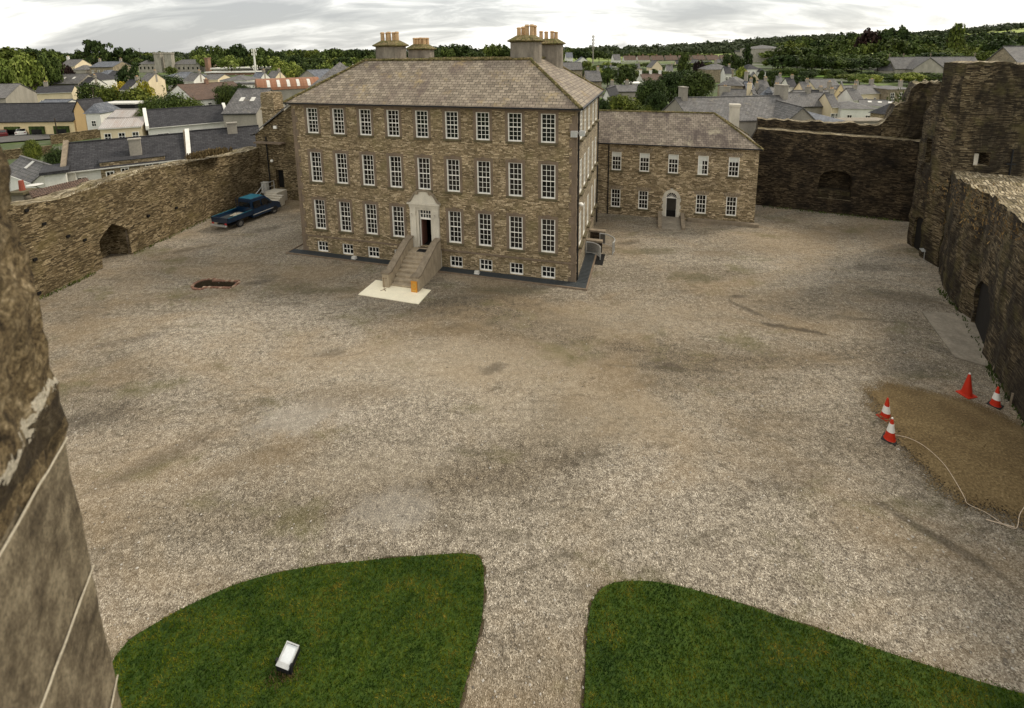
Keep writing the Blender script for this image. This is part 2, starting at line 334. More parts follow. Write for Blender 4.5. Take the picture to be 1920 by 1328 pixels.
M['sand'] = soil('sandy_grit', (.055, .036, .015), (.185, .13, .06), (.38, .285, .155))
def sandrim():
    m = M['sand']; nt = m.node_tree; b = nt.nodes['Principled BSDF']; out = [n for n in nt.nodes if n.type == 'OUTPUT_MATERIAL'][0]
    at = N(nt, 'ShaderNodeAttribute', attribute_name='rim'); uv = uvn(nt); n1 = noise(nt, uv, 1.1, 5, .7); n2 = noise(nt, uv, 16, 3, .6)
    f = math_(nt, 'ADD', at.outputs['Fac'], math_(nt, 'ADD', math_(nt, 'MULTIPLY', n1.outputs[0], .35), math_(nt, 'MULTIPLY', n2.outputs[0], .8)))
    k = ramp(nt, math_(nt, 'SUBTRACT', f, .0), [(.0, (1, 1, 1)), (.999, (1, 1, 1))])
    cmp = math_(nt, 'GREATER_THAN', f, 1.42); tr = N(nt, 'ShaderNodeBsdfTransparent'); mx = N(nt, 'ShaderNodeMixShader'); L(nt, cmp, mx.inputs[0]); L(nt, b.outputs[0], mx.inputs[1]); L(nt, tr.outputs[0], mx.inputs[2]); L(nt, mx.outputs[0], out.inputs[0])
sandrim()
M['earth'] = soil('dark_earth', (.035, .026, .014), (.075, .057, .033), (.14, .11, .07))
def greens(name, a, b_, c_, sc=3.0):
    m, nt, b = nmat(name); uv = uvn(nt)
    n1 = noise(nt, uv, sc, 8, .75); n2 = noise(nt, uv, .35, 5, .6)
    c = ramp(nt, n1.outputs[0], [(.3, a), (.52, b_), (.75, c_)]); c = mix(nt, 1, c, ramp(nt, n2.outputs[0], [(.35, (.7, .75, .7)), (.65, (1.3, 1.2, 1.1))]), 'MULTIPLY')
    L(nt, c, b.inputs['Base Color']); b.inputs['Roughness'].default_value = .9; bump(nt, b, n1.outputs[0], .6, .05); return m
M['lawn'] = greens('lawn_turf', (.012, .028, .003), (.032, .062, .006), (.08, .1, .012), 6)
def terrain_mat():
    m, nt, b = nmat('countryside'); uv = uvn(nt)
    v = N(nt, 'ShaderNodeTexVoronoi', voronoi_dimensions='2D'); v.inputs['Scale'].default_value = .011; L(nt, uv, v.inputs['Vector'])
    sp = N(nt, 'ShaderNodeSeparateColor'); L(nt, v.outputs['Color'], sp.inputs[0])
    far = ramp(nt, sp.outputs[0], [(0, (.17, .22, .05)), (.4, (.24, .29, .07)), (.7, (.33, .35, .11)), (1, (.12, .17, .04))])
    n1 = noise(nt, uv, .05, 6, .7); town = ramp(nt, n1.outputs[0], [(.38, (.13, .125, .1)), (.5, (.06, .08, .03)), (.62, (.11, .15, .035)), (.75, (.2, .18, .13))])
    ln = N(nt, 'ShaderNodeVectorMath', operation='LENGTH'); L(nt, uv, ln.inputs[0])
    c = mix(nt, ramp(nt, math_(nt, 'DIVIDE', ln.outputs['Value'], 1000.0), [(.38, (0, 0, 0)), (.5, (1, 1, 1))]), town, far)
    L(nt, c, b.inputs['Base Color']); b.inputs['Roughness'].default_value = .95; return m
M['land'] = terrain_mat()
def leafmat(name, a, b_, c_):
    a, b_, c_ = [tuple(q*k for q in t) for t, k in ((a, .7), (b_, .8), (c_, .9))]
    m, nt, b = nmat(name); tc = N(nt, 'ShaderNodeTexCoord').outputs['Object']; oi = N(nt, 'ShaderNodeObjectInfo').outputs['Random']
    n1 = noise(nt, tc, .55, 5, .7); n2 = noise(nt, tc, 5, 3, .6)
    f = mix(nt, .45, n1.outputs[0], n2.outputs[0])
    c = ramp(nt, f, [(.36, a), (.5, b_), (.64, c_)])
    c = mix(nt, 1, c, ramp(nt, oi, [(0, (.72, .78, .8)), (.5, (1, 1, 1)), (1, (1.4, 1.22, .95))]), 'MULTIPLY')
    L(nt, c, b.inputs['Base Color']); b.inputs['Roughness'].default_value = .75; b.inputs['Specular IOR Level'].default_value = .15; return m
M['leaf_mid'] = leafmat('foliage_green', (.03, .048, .009), (.082, .115, .022), (.19, .23, .05))
M['leaf_dark'] = leafmat('foliage_dark', (.017, .028, .007), (.042, .066, .015), (.10, .135, .032))
M['leaf_light'] = leafmat('foliage_light', (.06, .09, .015), (.18, .23, .04), (.38, .42, .12))
M['leaf_gold'] = leafmat('foliage_gold', (.12, .12, .012), (.3, .27, .02), (.48, .4, .04))
M['leaf_copper'] = leafmat('foliage_copper', (.010, .006, .006), (.025, .014, .013), (.055, .03, .026))
M['field'] = greens('green_field', (.05, .10, .01), (.10, .18, .02), (.17, .26, .03), 1.5)
M['bark'] = plain('bark', (.06, .045, .03), .9, .4, 4, .4)
M['brackenm'] = leafmat('dry_weeds', (.08, .05, .02), (.16, .11, .05), (.25, .18, .08))

# ---------------------------------------------------------------- sky and light
S.world = bpy.data.worlds.new('World'); S.world.use_nodes = True
wn = S.world.node_tree; bg = wn.nodes['Background']
SUN_AZ, SUN_EL = math.radians(68), math.radians(44)    # azimuth from +Y towards +X
sky = wn.nodes.new('ShaderNodeTexSky'); sky.sky_type = 'NISHITA'; sky.sun_disc = False; sky.sun_elevation = SUN_EL; sky.sun_rotation = SUN_AZ
tc = wn.nodes.new('ShaderNodeTexCoord').outputs['Generated']
sep = wn.nodes.new('ShaderNodeSeparateXYZ'); L(wn, tc, sep.inputs[0])
zc = math_(wn, 'ADD', math_(wn, 'MAXIMUM', sep.outputs[2], 0.0), .27)
cmb = wn.nodes.new('ShaderNodeCombineXYZ'); L(wn, math_(wn, 'DIVIDE', sep.outputs[0], zc), cmb.inputs[0]); L(wn, math_(wn, 'DIVIDE', sep.outputs[1], zc), cmb.inputs[1])
n1 = noise(wn, mapped(wn, cmb.outputs[0], (.55, .95, 1), (3.4, .9, 0)), 1.0, 5, .5, .5)
n2 = noise(wn, mapped(wn, cmb.outputs[0], (1.8, 3.8, 1), (7.2, 3.6, 0)), 1.0, 6, .6, .8)
cf = mix(wn, .38, n1.outputs[0], n2.outputs[0])
cloud = ramp(wn, cf, [(.38, (3.9, 3.92, 3.85)), (.45, (5.3, 5.28, 5.05)), (.505, (7.6, 7.5, 7.1)), (.57, (11.5, 11.25, 10.5))])
L(wn, mix(wn, .90, sky.outputs[0], cloud), bg.inputs['Color']); bg.inputs['Strength'].default_value = .10
sd = bpy.data.lights.new('Sun', 'SUN'); sd.energy = 1.7; sd.angle = math.radians(12); sd.color = (1, .9, .75)
so = link('sun', sd); dirv = V((math.sin(SUN_AZ)*math.cos(SUN_EL), math.cos(SUN_AZ)*math.cos(SUN_EL), math.sin(SUN_EL)))
so.rotation_euler = dirv.to_track_quat('Z', 'Y').to_euler()

# ---------------------------------------------------------------- terrain + courtyard
def build_terrain():
    rad = [0, 20, 40, 55, 62, 70, 80, 90, 105, 120, 140, 160, 185, 210, 240, 270, 300, 340, 380, 430, 480, 540, 600, 680, 760, 850, 950, 1050, 1200, 1400, 1700, 2200, 3200, 5000]
    n = 288; mb = MB(); vs = [V((0, 0, T(0, 0)))]
    for r in rad[1:]:
        for k in range(n):
            a = 2*math.pi*k/n; x, y = r*math.sin(a), r*math.cos(a); vs.append(V((x, y, T(x, y))))
    fs = [(0, 1+(k+1) % n, 1+k) for k in range(n)]
    for i in range(len(rad)-2):
        o = 1+i*n
        for k in range(n): fs.append((o+k, o+(k+1) % n, o+n+(k+1) % n, o+n+k))
    mb.add(vs, fs); o = mb.build('ground', M['land'], udir=(1, 0), smooth=True); struct(o)
build_terrain()
WL = [V((-33.6, 8, 0)), V((-33.2, 20, 0)), gp(65, 562), gp(190, 505), gp(245, 478), gp(400, 405), gp(500, 368)]
PIT = None
def pitpoly():
    # keyhole outline: rounded west end, square east end
    c = gp(385, 533); e = gp(441, 534); ax = (e-c).normalized(); ay = V((-ax.y, ax.x, 0)); Ln = (e-c).length
    out = []
    for k in range(9):
        a = math.pi*(.32+1.36*k/8); out.append(c+ax*(.72*math.cos(a))+ay*(.72*math.sin(a)))
    out += [c+ax*.35-ay*.42, c+ax*Ln-ay*.42, c+ax*Ln+ay*.42, c+ax*.35+ay*.42]
    return out, c, ax, ay
pp, pc, pax, pay = pitpoly()
TR = [None]+[tuple(gp(*q)[:2]) for q in ((1759, 503), (1768, 542), (1799, 584), (1818, 600), (1847, 674), (1866, 707), (1925, 797))]
_d = (V(TR[-1])-V(TR[-2])).normalized(); TR += [tuple(V(TR[-1])+_d*k) for k in (4, 9, 14)]   # inner line of the right curtain
def build_court():
    outer = [V((-33, -8, G0)), V((20, -8, G0)), V((24, 5, G0)), V((32, 20, G0)), V((40, 44, G0)), V((26, 60, G0)), V((-31, 60, G0)), V((-35, 30, G0))]
    tri = tessellate_polygon([outer, [V((p.x, p.y, G0)) for p in pp]])
    pts = outer+[V((p.x, p.y, G0)) for p in pp]; mb = MB()
    fs = []
    for t in tri:
        a, b, c = [pts[i] for i in t]
        fs.append(tuple(t) if (b-a).cross(c-a).z > 0 else tuple(t[::-1]))
    mb.add(pts, fs); struct(mb.build('gravel_courtyard', M['gravel'], udir=(1, 0)))
build_court()
# pit with brick rim
t = thing('brick_pit', 'open keyhole-shaped pit with a red brick rim in the gravel', 'pit', (pc.x, pc.y, G0))
def rel(p, o=None): return V((p[0]-pc.x, p[1]-pc.y, p[2]))
mb = MB(); n = len(pp)
for i in range(n):
    a, b = rel(pp[i]), rel(pp[(i+1) % n]); a.z = b.z = 0; mb.quad(a, b, V((b.x, b.y, -1.1)), V((a.x, a.y, -1.1)))
mb.build('pit_shaft', M['earth'], t)
mb = MB(); mb.add([V((rel(p).x, rel(p).y, -1.0)) for p in pp], [tuple(range(n))]); mb.build('pit_floor', M['black'], t)
mb = MB(); perim = []
for i in range(n):
    a, b = rel(pp[i]), rel(pp[(i+1) % n]); a.z = b.z = 0; l = (b-a).length; k = max(1, round(l/.2))
    tt = (b-a).normalized(); nn = V((tt.y, -tt.x, 0))
    if nn.dot((a+b)/2-V((pax.x*.8, pax.y*.8, 0))) < 0: nn = -nn
    for j in range(k):
        q = a+(b-a)*((j+.08)/k); mb.frame(q+V((0, 0, -.05)), tt*(l/k*.84), nn*(.19+random.uniform(-.03, .03)), V((0, 0, .10+random.uniform(0, .04))), random.choice([0, 0, 1]))
mb.build('brick_rim', [plain('red_pit_brick', (.25, .135, .09), .9, .4, 5), plain('pale_pit_brick', (.38, .27, .18), .9, .3, 5)], t)

# ---------------------------------------------------------------- grass lawns
def lawn(pix, label, seed):
    pts = [gp(x, y) for x, y in pix]; poly = []
    for i, p in enumerate(pts):       # smooth
        q = pts[(i+1) % len(pts)]; poly += [p*.75+q*.25, p*.25+q*.75]
    for _ in (0, 1): poly = [w_ for p, q in zip(poly, poly[1:]+poly[:1]) for w_ in (p*.75+q*.25, p*.25+q*.75)]
    mb = MB(); n = len(poly); cen = sum(poly, V((0, 0, 0)))/n
    top = [V((p.x, p.y, G0+.05)) for p in poly]; bot = [V((p.x, p.y, G0-.02)) for p in poly]
    tri = tessellate_polygon([top]); fs = []
    for t_ in tri:
        a, b, c = [top[i] for i in t_]; fs.append(tuple(t_) if (b-a).cross(c-a).z > 0 else tuple(t_[::-1]))
    mb.add(top+bot, fs+[(i, i+n, (i+1) % n+n, (i+1) % n) for i in range(n)])
    lo = mb.build('lawn', M['lawn'], udir=(1, 0)); struct(lo)
    ring = MB(); n_ = len(poly)
    for i in range(n_):
        a, b = poly[i], poly[(i+1) % n_]; ca = (a-cen).normalized(); cb_ = (b-cen).normalized(); wa, wb = .06+.05*math.sin(i*.9)+.03*math.sin(i*2.7), .06+.05*math.sin((i+1) % n_*.9)+.03*math.sin((i+1) % n_*2.7)
        ring.quad(V((a.x, a.y, G0+.006)), V((b.x, b.y, G0+.006)), V((b.x+cb_.x*wb, b.y+cb_.y*wb, G0+.006)), V((a.x+ca.x*wa, a.y+ca.y*wa, G0+.006)))
    ro_ = ring.build('soil_edge', M['earth'], udir=(1, 0)); struct(ro_)
    # blades
    rng = np.random.RandomState(seed); P = np.array([(p.x, p.y) for p in poly])
    lo_, hi_ = P.min(0), P.max(0); N_ = int(1150*(hi_-lo_).prod()); N_ = min(N_, 150000)
    q = rng.rand(N_, 2)*(hi_-lo_)+lo_
    ins = np.zeros(N_, bool); j = n-1
    for i in range(n):
        xi, yi = P[i]; xj, yj = P[j]
        if yi != yj: ins ^= ((yi > q[:, 1]) != (yj > q[:, 1])) & (q[:, 0] < (xj-xi)*(q[:, 1]-yi)/(yj-yi)+xi)
        j = i
    q = q[ins] + rng.randn(ins.sum(), 2)*.05; m_ = len(q); a = rng.rand(m_)*6.28; h = rng.uniform(.03, .085, m_); w = rng.uniform(.008, .018, m_)
    lean = rng.randn(m_, 2)*.03; z = np.full(m_, G0+.045)
    v = np.empty((m_, 3, 3)); v[:, 0] = np.stack([q[:, 0]-np.cos(a)*w, q[:, 1]-np.sin(a)*w, z], 1); v[:, 1] = np.stack([q[:, 0]+np.cos(a)*w, q[:, 1]+np.sin(a)*w, z], 1)
    v[:, 2] = np.stack([q[:, 0]+lean[:, 0], q[:, 1]+lean[:, 1], z+h], 1)
    me = bpy.data.meshes.new('grass'); me.vertices.add(m_*3); me.vertices.foreach_set('co', v.ravel()); me.loops.add(m_*3); me.loops.foreach_set('vertex_index', np.arange(m_*3))
    me.polygons.add(m_); me.polygons.foreach_set('loop_start', np.arange(0, m_*3, 3)); me.polygons.foreach_set('loop_total', np.full(m_, 3)); me.update()
    me.materials.append(M['blade']); g = link('grass', me); tag(g, label, 'grass', kind='stuff')
def blademat():
    m, nt, b = nmat('grass_blades'); g = N(nt, 'ShaderNodeNewGeometry'); n1 = noise(nt, g.outputs['Position'], .9, 6, .75); n2 = noise(nt, g.outputs['Position'], 9, 3, .6)
    f = mix(nt, .3, n1.outputs[0], n2.outputs[0])
    c = ramp(nt, f, [(.40, (.010, .027, .0015)), (.47, (.03, .06, .002)), (.54, (.085, .105, .005)), (.63, (.2, .155, .022))])
    L(nt, c, b.inputs['Base Color']); b.inputs['Roughness'].default_value = .85; b.inputs['Specular IOR Level'].default_value = .1; return m
M['blade'] = blademat()
lawn([(130, 1420), (215, 1222), (290, 1170), (420, 1105), (510, 1077), (600, 1062), (760, 1046), (885, 1038), (905, 1050), (908, 1090), (905, 1160), (888, 1230), (868, 1300), (835, 1420)], 'mown grass of the lawn left of the gravel path', 3)
lawn([(1092, 1420), (1098, 1250), (1103, 1150), (1120, 1110), (1150, 1093), (1225, 1090), (1320, 1112), (1440, 1150), (1600, 1205), (1750, 1254), (1900, 1300), (2050, 1335), (2250, 1400), (2250, 1430)], 'mown grass of the lawn right of the gravel path', 4)
# sand mound
def sandpile():
    pts = [gp(x, y) for x, y in [(1590, 718), (1635, 704), (1705, 715), (1800, 737), (1872, 764), (1930, 798), (2020, 900), (2030, 1020), (1925, 1008), (1895, 998), (1790, 962), (1732, 920), (1690, 870), (1660, 825), (1632, 782), (1600, 755)]]
    cen = gp(1850, 850); mb = MB(); n = len(pts); vs = [cen+V((0, 0, .55))]; R = 9
    for r in range(1, R+1):
        f = r/R
        for i in range(n*3):
            k, fr = divmod(i, 3); p = pts[k]*(1-fr/3)+pts[(k+1) % n]*(fr/3); q = cen+(p-cen)*f
            z = .5*(1-f*f)**1.5+(.0 if r == R else random.uniform(-.02, .035)); vs.append(V((q.x, q.y, G0+z+.008)))
    m_ = n*3; fs = [(0, 1+i, 1+(i+1) % m_) for i in range(m_)]
    for r in range(R-1):
        o = 1+r*m_; fs += [(o+i, o+m_+i, o+m_+(i+1) % m_, o+(i+1) % m_) for i in range(m_)]
    mb.add(vs, fs)
    o = mb.build('sand', M['sand'], udir=(1, 0), smooth=True)
    if o.data.polygons[0].normal.z < 0: o.data.flip_normals()
    at = o.data.attributes.new('rim', 'FLOAT', 'POINT'); at.data.foreach_set('value', [0]+[r/R for r in range(1, R+1) for _ in range(m_)])
    tag(o, 'low spread of brown sandy grit beside the right curtain wall', 'sand', kind='stuff')
sandpile()
# ---------------------------------------------------------------- windows
WIN = {}
def win_meshes(w, h, nc, nr, split, frame, surround, sillm, bar, mat='white', recess=.16):
    key = (round(w, 2), round(h, 2), nc, nr, split, frame, surround, sillm, mat)
    if key in WIN: return WIN[key]
    fr = MB(); y0, y1 = recess-.05, recess+.03
    fw_ = frame
    yr = .03 if recess > .1 and surround or mat == 'white' and w < .95 and h > 1.8 else y0
    fr.box(-w/2, -w/2+fw_, yr, y1, 0, h).box(w/2-fw_, w/2, yr, y1, 0, h)
    fr.box(-w/2+fw_, w/2-fw_, min(y0-.02, yr+.01), y1, 0, fw_*1.2).box(-w/2+fw_, w/2-fw_, y0, y1, h-fw_, h)
    if split: fr.box(-w/2+fw_, w/2-fw_, y0+.012, y1, h/2-.03, h/2+.03)
    iw, ih = w-2*fw_, h-2*fw_; b = bar/2
    for i in range(1, nc): x = -w/2+fw_+iw*i/nc; fr.box(x-b, x+b, y0+.02, y1-.002, fw_*1.2, h-fw_)
    for j in range(1, nr):
        if split and j*2 == nr: continue
        z = fw_+ih*j/nr; fr.box(-w/2+fw_, w/2-fw_, y0+.026, y1-.004, z-b, z+b)
    pn = MB().box(-w/2+.01, w/2-.01, y1-.03, y1+.0, .01, h-.01)
    su = None
    if surround:
        s_ = surround; su = MB()
        su.box(-w/2-s_, -w/2, -.025, .1, -.02, h).box(w/2, w/2+s_, -.025, .1, -.02, h).box(-w/2-s_, w/2+s_, -.028, .1, h, h+s_*1.1)
        su.box(-.16, .16, -.05, .08, h+.01, h+s_*1.5)
    sl = MB().box(-w/2-.16, w/2+.16, -.12, recess-.055, -.15, -.005) if sillm else None
    WIN[key] = (fr.mesh('window', M[mat]), pn.mesh('pane', M['glass']), su.mesh('surround', M['cutdark']) if su else None, sl.mesh('sill', M[sillm]) if sl else None)
    return WIN[key]
def place_window(parent, pos, rz, w, h, nc=2, nr=4, split=True, frame=.07, surround=0, sill='sill', bar=.03, mat='white', blind=None):
    f, p, su, sl = win_meshes(w, h, nc, nr, split, frame, surround, sill, bar, mat)
    o = link('window', f, parent); o.location = pos; o.rotation_euler = (0, 0, rz)
    link('pane', p, o)
    if su: link('surround', su, o)
    if sl: link('sill', sl, o)
    if blind:
        x0, x1, z0, z1 = blind; MB().box(x0, x1, .128, .147, z0, z1).build('window_blind', M['blind'], o)
    return o
def holed(mb, length, z0, z1, holes, depth=.3, top=None):
    """wall face in local x (0..length), z, outer face at y=0 (facing -y); holes (x0,x1,z0,z1)"""
    xs = sorted({0, length, *[h[0] for h in holes], *[h[1] for h in holes]}); zs = sorted({z0, z1, *[h[2] for h in holes], *[h[3] for h in holes]})
    for a, b in zip(xs, xs[1:]):
        for c, d in zip(zs, zs[1:]):
            mx, mz = (a+b)/2, (c+d)/2
            if any(h[0] < mx < h[1] and h[2] < mz < h[3] for h in holes): continue
            mb.quad((a, 0, c), (b, 0, c), (b, 0, d), (a, 0, d))
    for x0, x1, c, d in holes:
        mb.quad((x0, 0, c), (x0, 0, d), (x0, depth, d), (x0, depth, c)); mb.quad((x1, 0, d), (x1, 0, c), (x1, depth, c), (x1, depth, d))
        mb.quad((x0, 0, d), (x1, 0, d), (x1, depth, d), (x0, depth, d)); mb.quad((x1, 0, c), (x0, 0, c), (x0, depth, c), (x1, depth, c))
    return mb
# ---------------------------------------------------------------- Main Georgian house. local: x along the front from LEFT corner, y depth, z up
YAW = -0.28079; Lh = 22.85; Dh = 14.0; EAVE = 12.05
Uh = V((math.cos(YAW), math.sin(YAW), 0)); Wh = V((-Uh.y, Uh.x, 0))
Oh = V((4.348, 32.468, 0))-Uh*Lh
house = thing('georgian_house', 'large three-storey nine-bay stone house with hipped slate roof', 'house', (Oh.x, Oh.y, 0), YAW)
colx = [Lh-(2.473+(8-i)*2.3755)+.51 for i in range(9)]      # window centres
rows = [(1.62, 4.12, 6), (5.63, 8.09, 6), (9.62, 11.64, 6)]
holes = []
W_ = 1.02
for r, (a, b, nr) in enumerate(rows):
    for i, x in enumerate(colx):
        if r == 0 and i == 4: continue
        holes.append((x-W_/2, x+W_/2, a, b))
bas = [i for i in (0, 1, 2, 3, 5, 6, 7, 8)]
for i in bas: holes.append((colx[i]-.52, colx[i]+.52, -.36, .56))
dx = Lh-11.52
holes.append((dx-.52, dx+.52, 1.08, 4.06))
mb = MB(); holed(mb, Lh, -1.2, EAVE, holes); mb.build('front_wall', M['house'], house)
mb = MB()
SH = [(2.2, 1.0), (4.3, 1.0), (6.6, 1.0), (9.4, 1.0), (11.6, 1.0)]; sh = []
for y, w in SH:
    for a, b, nr in rows: sh.append((y-.5, y+.5, a, b))
tmp = MB(); holed(tmp, Dh, -1.2, EAVE, sh)
mb.add([(Lh-p.y, p.x, p.z) for p in tmp.v], tmp.f)
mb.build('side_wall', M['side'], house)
mb = MB().quad((0, Dh, -1.2), (0, 0, -1.2), (0, 0, EAVE), (0, Dh, EAVE)).quad((Lh, Dh, -1.2), (0, Dh, -1.2), (0, Dh, EAVE), (Lh, Dh, EAVE))
mb.build('rear_wall', M['house'], house)
for r, (a, b, nr) in enumerate(rows):
    for i, x in enumerate(colx):
        if r == 0 and i == 4: continue
        place_window(house, (x, 0, a), 0, W_, b-a, 3, nr, True, .072, .2, 'sill', .027)
    for y, w in SH: place_window(house, (Lh+.1, y, a), math.pi/2, 1.0, b-a, 3, nr, True, .1, .0, 'sill', .042)
for i in bas: place_window(house, (colx[i], 0, -.36), 0, 1.04, .92, 3, 2, False, .09, 0, None, .045)
mb = MB(); mb.box(-.06, Lh+.06, -.07, 0, .93, 1.05).box(Lh, Lh+.07, 0, Dh, .93, 1.05); mb.build('string_course', M['cutdark'], house)
for sd_ in (0, 1):
    mb = MB()
    for k in range(23):
        z = -1.1+k*.55; w = .5 if k % 2 else .32
        mb.box(*((Lh-w, Lh+.018) if sd_ else (-.018, w)), -.018, w*.8, z, z+.535)
    mb.build('quoins', M['cutdark'], house)
mb = MB()     # cornice + gutter
mb.box(-.12, Lh+.12, -.14, .05, 11.82, 12.0).box(Lh-.05, Lh+.14, .05, Dh+.1, 11.82, 12.0).build('cornice', M['cutdark'], house)
mb = MB(); e = .36
mb.box(-e-.02, Lh+e+.02, -e-.1, -e+.01, 11.97, 12.07).box(Lh+e-.01, Lh+e+.1, -e, Dh+e, 11.97, 12.07).build('gutter', M['iron'], house)
# roof: truncated hip with a hollow middle
RZ = 15.22; r_ = 4.62
def hiproof(mb, x0, x1, y0, y1, ze, zr, run, flat=True):
    a = [(x0, y0, ze), (x1, y0, ze), (x1, y1, ze), (x0, y1, ze)]; b = [(x0+run, y0+run, zr), (x1-run, y0+run, zr), (x1-run, y1-run, zr), (x0+run, y1-run, zr)]
    fs = [(0, 1, 5, 4), (1, 2, 6, 5), (2, 3, 7, 6), (3, 0, 4, 7), (0, 3, 2, 1)]
    mb.add(a+b, fs); return b
mb = MB(); ridge = hiproof(mb, -e, Lh+e, -e, Dh+e, 12.06, RZ, r_); mb.add([V(p)+V((0, 0, 0)) for p in ridge], [(0, 1, 2, 3)]); roof = mb.build('roof', M['slate'], house)
mb = MB(); cs = [(-e, -e, 12.06), (Lh+e, -e, 12.06), (Lh+e, Dh+e, 12.06), (-e, Dh+e, 12.06)]
rd = [V(p) for p in ridge]; SEG = []
for i in range(4):
    for p, q in ((V(cs[i]), rd[i]), (rd[i], rd[(i+1) % 4])):
        k = int((q-p).length/.45)
        for j in range(k):
            A = p+(q-p)*(j/k); B = p+(q-p)*((j+.93)/k); z = random.uniform(0, .03); mb.tube(A+V((0, 0, z)), B+V((0, 0, z+.02)), .13, .12, 7)
M['ridgem'] = stone('mossy_ridge', [(.2, .15, .07), (.3, .24, .12), (.16, .15, .05), (.1, .09, .03)], (.1, .08, .03), .3, .2, moss=(.12, .12, .03), stain_amt=.3)
mb.build('ridge_tiles', M['ridgem'], roof)
# chimneys: octagonal stacks with flared slate caps and clay pots
def stack(u, w, wid, dep, pots, zt=16.85):
    cx_, cy_ = Lh-u, w; c = MB(); hw, hd = wid/2, dep/2
    def octo(hw, hd, z): ch = .28; return [(cx_-hw, cy_-hd*.45, z), (cx_-hw*.72, cy_-hd, z), (cx_+hw*.72, cy_-hd, z), (cx_+hw, cy_-hd*.45, z), (cx_+hw, cy_+hd*.45, z), (cx_+hw*.72, cy_+hd, z), (cx_-hw*.72, cy_+hd, z), (cx_-hw, cy_+hd*.45, z)]
    def loft(mb, rings):
        vs = [p for r in rings for p in r]; n = 8; fs = [tuple(range(n))[::-1], tuple(range((len(rings)-1)*n, len(rings)*n))]
        for k in range(len(rings)-1): fs += [(k*n+i, k*n+(i+1) % n, (k+1)*n+(i+1) % n, (k+1)*n+i) for i in range(n)]
        mb.add(vs, fs)
    loft(c, [octo(hw, hd, 12.9), octo(hw, hd, zt-.5)]); st = c.build('chimney', M['render'], roof)
    # corner ribs
    c = MB(); loft(c, [octo(hw*1.03, hd*1.05, zt-.52), octo(hw*1.2, hd*1.25, zt-.44), octo(hw*1.2, hd*1.25, zt-.37), octo(hw*.66, hd*.6, zt), octo(hw*.62, hd*.55, zt+.02)])
    link('chimney_cap', c.mesh('chimney_cap', M['ridgem']), roof)
    for (dx_, dy_, h) in pots:
        p = MB(); x, y = cx_+dx_*wid, cy_+dy_; p.lathe([(.17, 0), (.16, h*.75), (.15, h*.8), (.20, h*.82), (.20, h*.9), (.15, h*.95), (.14, h)], (x, y, zt), 10)
        p.build('chimney_pot', M['clay'], roof, smooth=False)
pots5 = [(-.28, -.1, .72), (-.13, .12, .72), (-.02, -.1, .75), (.12, .1, .72), (.28, -.08, .75)]
stack(16.95, 5.7, 2.45, 1.9, pots5)
stack(16.35, 10.2, 2.3, 1.8, [(-.22, -.2, .62), (-.08, -.2, .62), (.05, -.2, .64), (.2, -.2, .62), (.28, .1, .62)], 16.55)
stack(4.95, 5.7, 2.35, 1.9, [(-.22, -.2, .65), (-.12, .25, .72), (.05, -.1, .85), (.22, -.15, .85), (.28, .2, .8)], 17.05)
stack(4.0, 10.2, 2.3, 1.8, [(-.3, -.2, .7), (-.1, -.2, .65), (.12, -.15, .68), (.25, .1, .62)], 16.85)
# downpipes, floodlight, lamp
def pipe(name, x, y, z0, z1, parent, r=.06):
    m_ = MB().tube((x, y, z0), (x, y, z1), r, r, 8)
    for z in np.arange(z0+.5, z1, 1.8): m_.tube((x, y, z), (x, y, z+.08), r*1.35, r*1.35, 8)
    return m_.build(name, M['iron'], parent)
pipe('drainpipe', Lh+.09, .35, G0+.02, 12, house); pipe('drainpipe', Lh+.09, Dh-1.2, G0+.02, 12, house)
mb = MB().box(Lh+.0, Lh+.12, .0, .14, 10.28, 10.42); mb.box(Lh-.35, Lh+.1, -.42, -.1, 10.15, 10.55).box(Lh+.2, Lh+.55, -.2, .15, 10.2, 10.55).tube((Lh, -.1, 10.4), (Lh+.3, 0, 10.4), .035, .035, 6)
fl = mb.build('floodlight', M['galv']); fl.location = (Oh.x, Oh.y, 0); fl.rotation_euler = (0, 0, YAW); tag(fl, 'grey twin floodlight fixed high on the near corner of the big stone house', 'floodlight')
mb = MB().lathe([(.05, 0), (.16, .03), (.2, .12), (.16, .22), (.05, .27)], (0, 0, 0), 12); lo = mb.build('wall_lamp', M['white']); lo.location = Oh+Uh*(Lh+.16)+Wh*1.3+V((0, 0, 4.85)); tag(lo, 'round white globe lamp on the side wall of the big stone house', 'lamp')
# door case
def hx(u): return Lh-u
dc = MB(); cl, cr_ = hx(12.72), hx(10.32)
dc.box(cl, cl+.5, -.16, .0, 1.05, 4.25).box(cr_-.5, cr_, -.16, .0, 1.05, 4.25)
dc.box(cl-.05, cl+.55, -.24, -.0, G0, 1.0).box(cr_-.55, cr_+.05, -.24, -.0, G0, 1.0).box(cl-.03, cl+.53, -.2, 0, 1.0, 1.12).box(cr_-.53, cr_+.03, -.2, 0, 1.0, 1.12)
dc.box(cl+.5, dx-.5, -.08, 0, 1.05, 4.25).box(dx+.5, cr_-.5, -.08, 0, 1.05, 4.25).box(dx-.5, dx+.5, -.08, 0, 4.02, 4.25)
dc.box(cl-.04, cr_+.04, -.2, 0, 4.25, 4.5)
dc.box(cl-.14, cr_+.14, -.32, 0, 4.5, 4.62)
for c0 in (cl+.25, cr_-.25):
    dc.box(c0-.22, c0+.22, -.2, -.0, 3.75, 3.95)
    for s in (-.15, .15): dc.tube((c0+s, -.235, 3.66), (c0+s, -.02, 3.66), .1, .1, 10)
dc.build('door_case', M['limestone'], house)
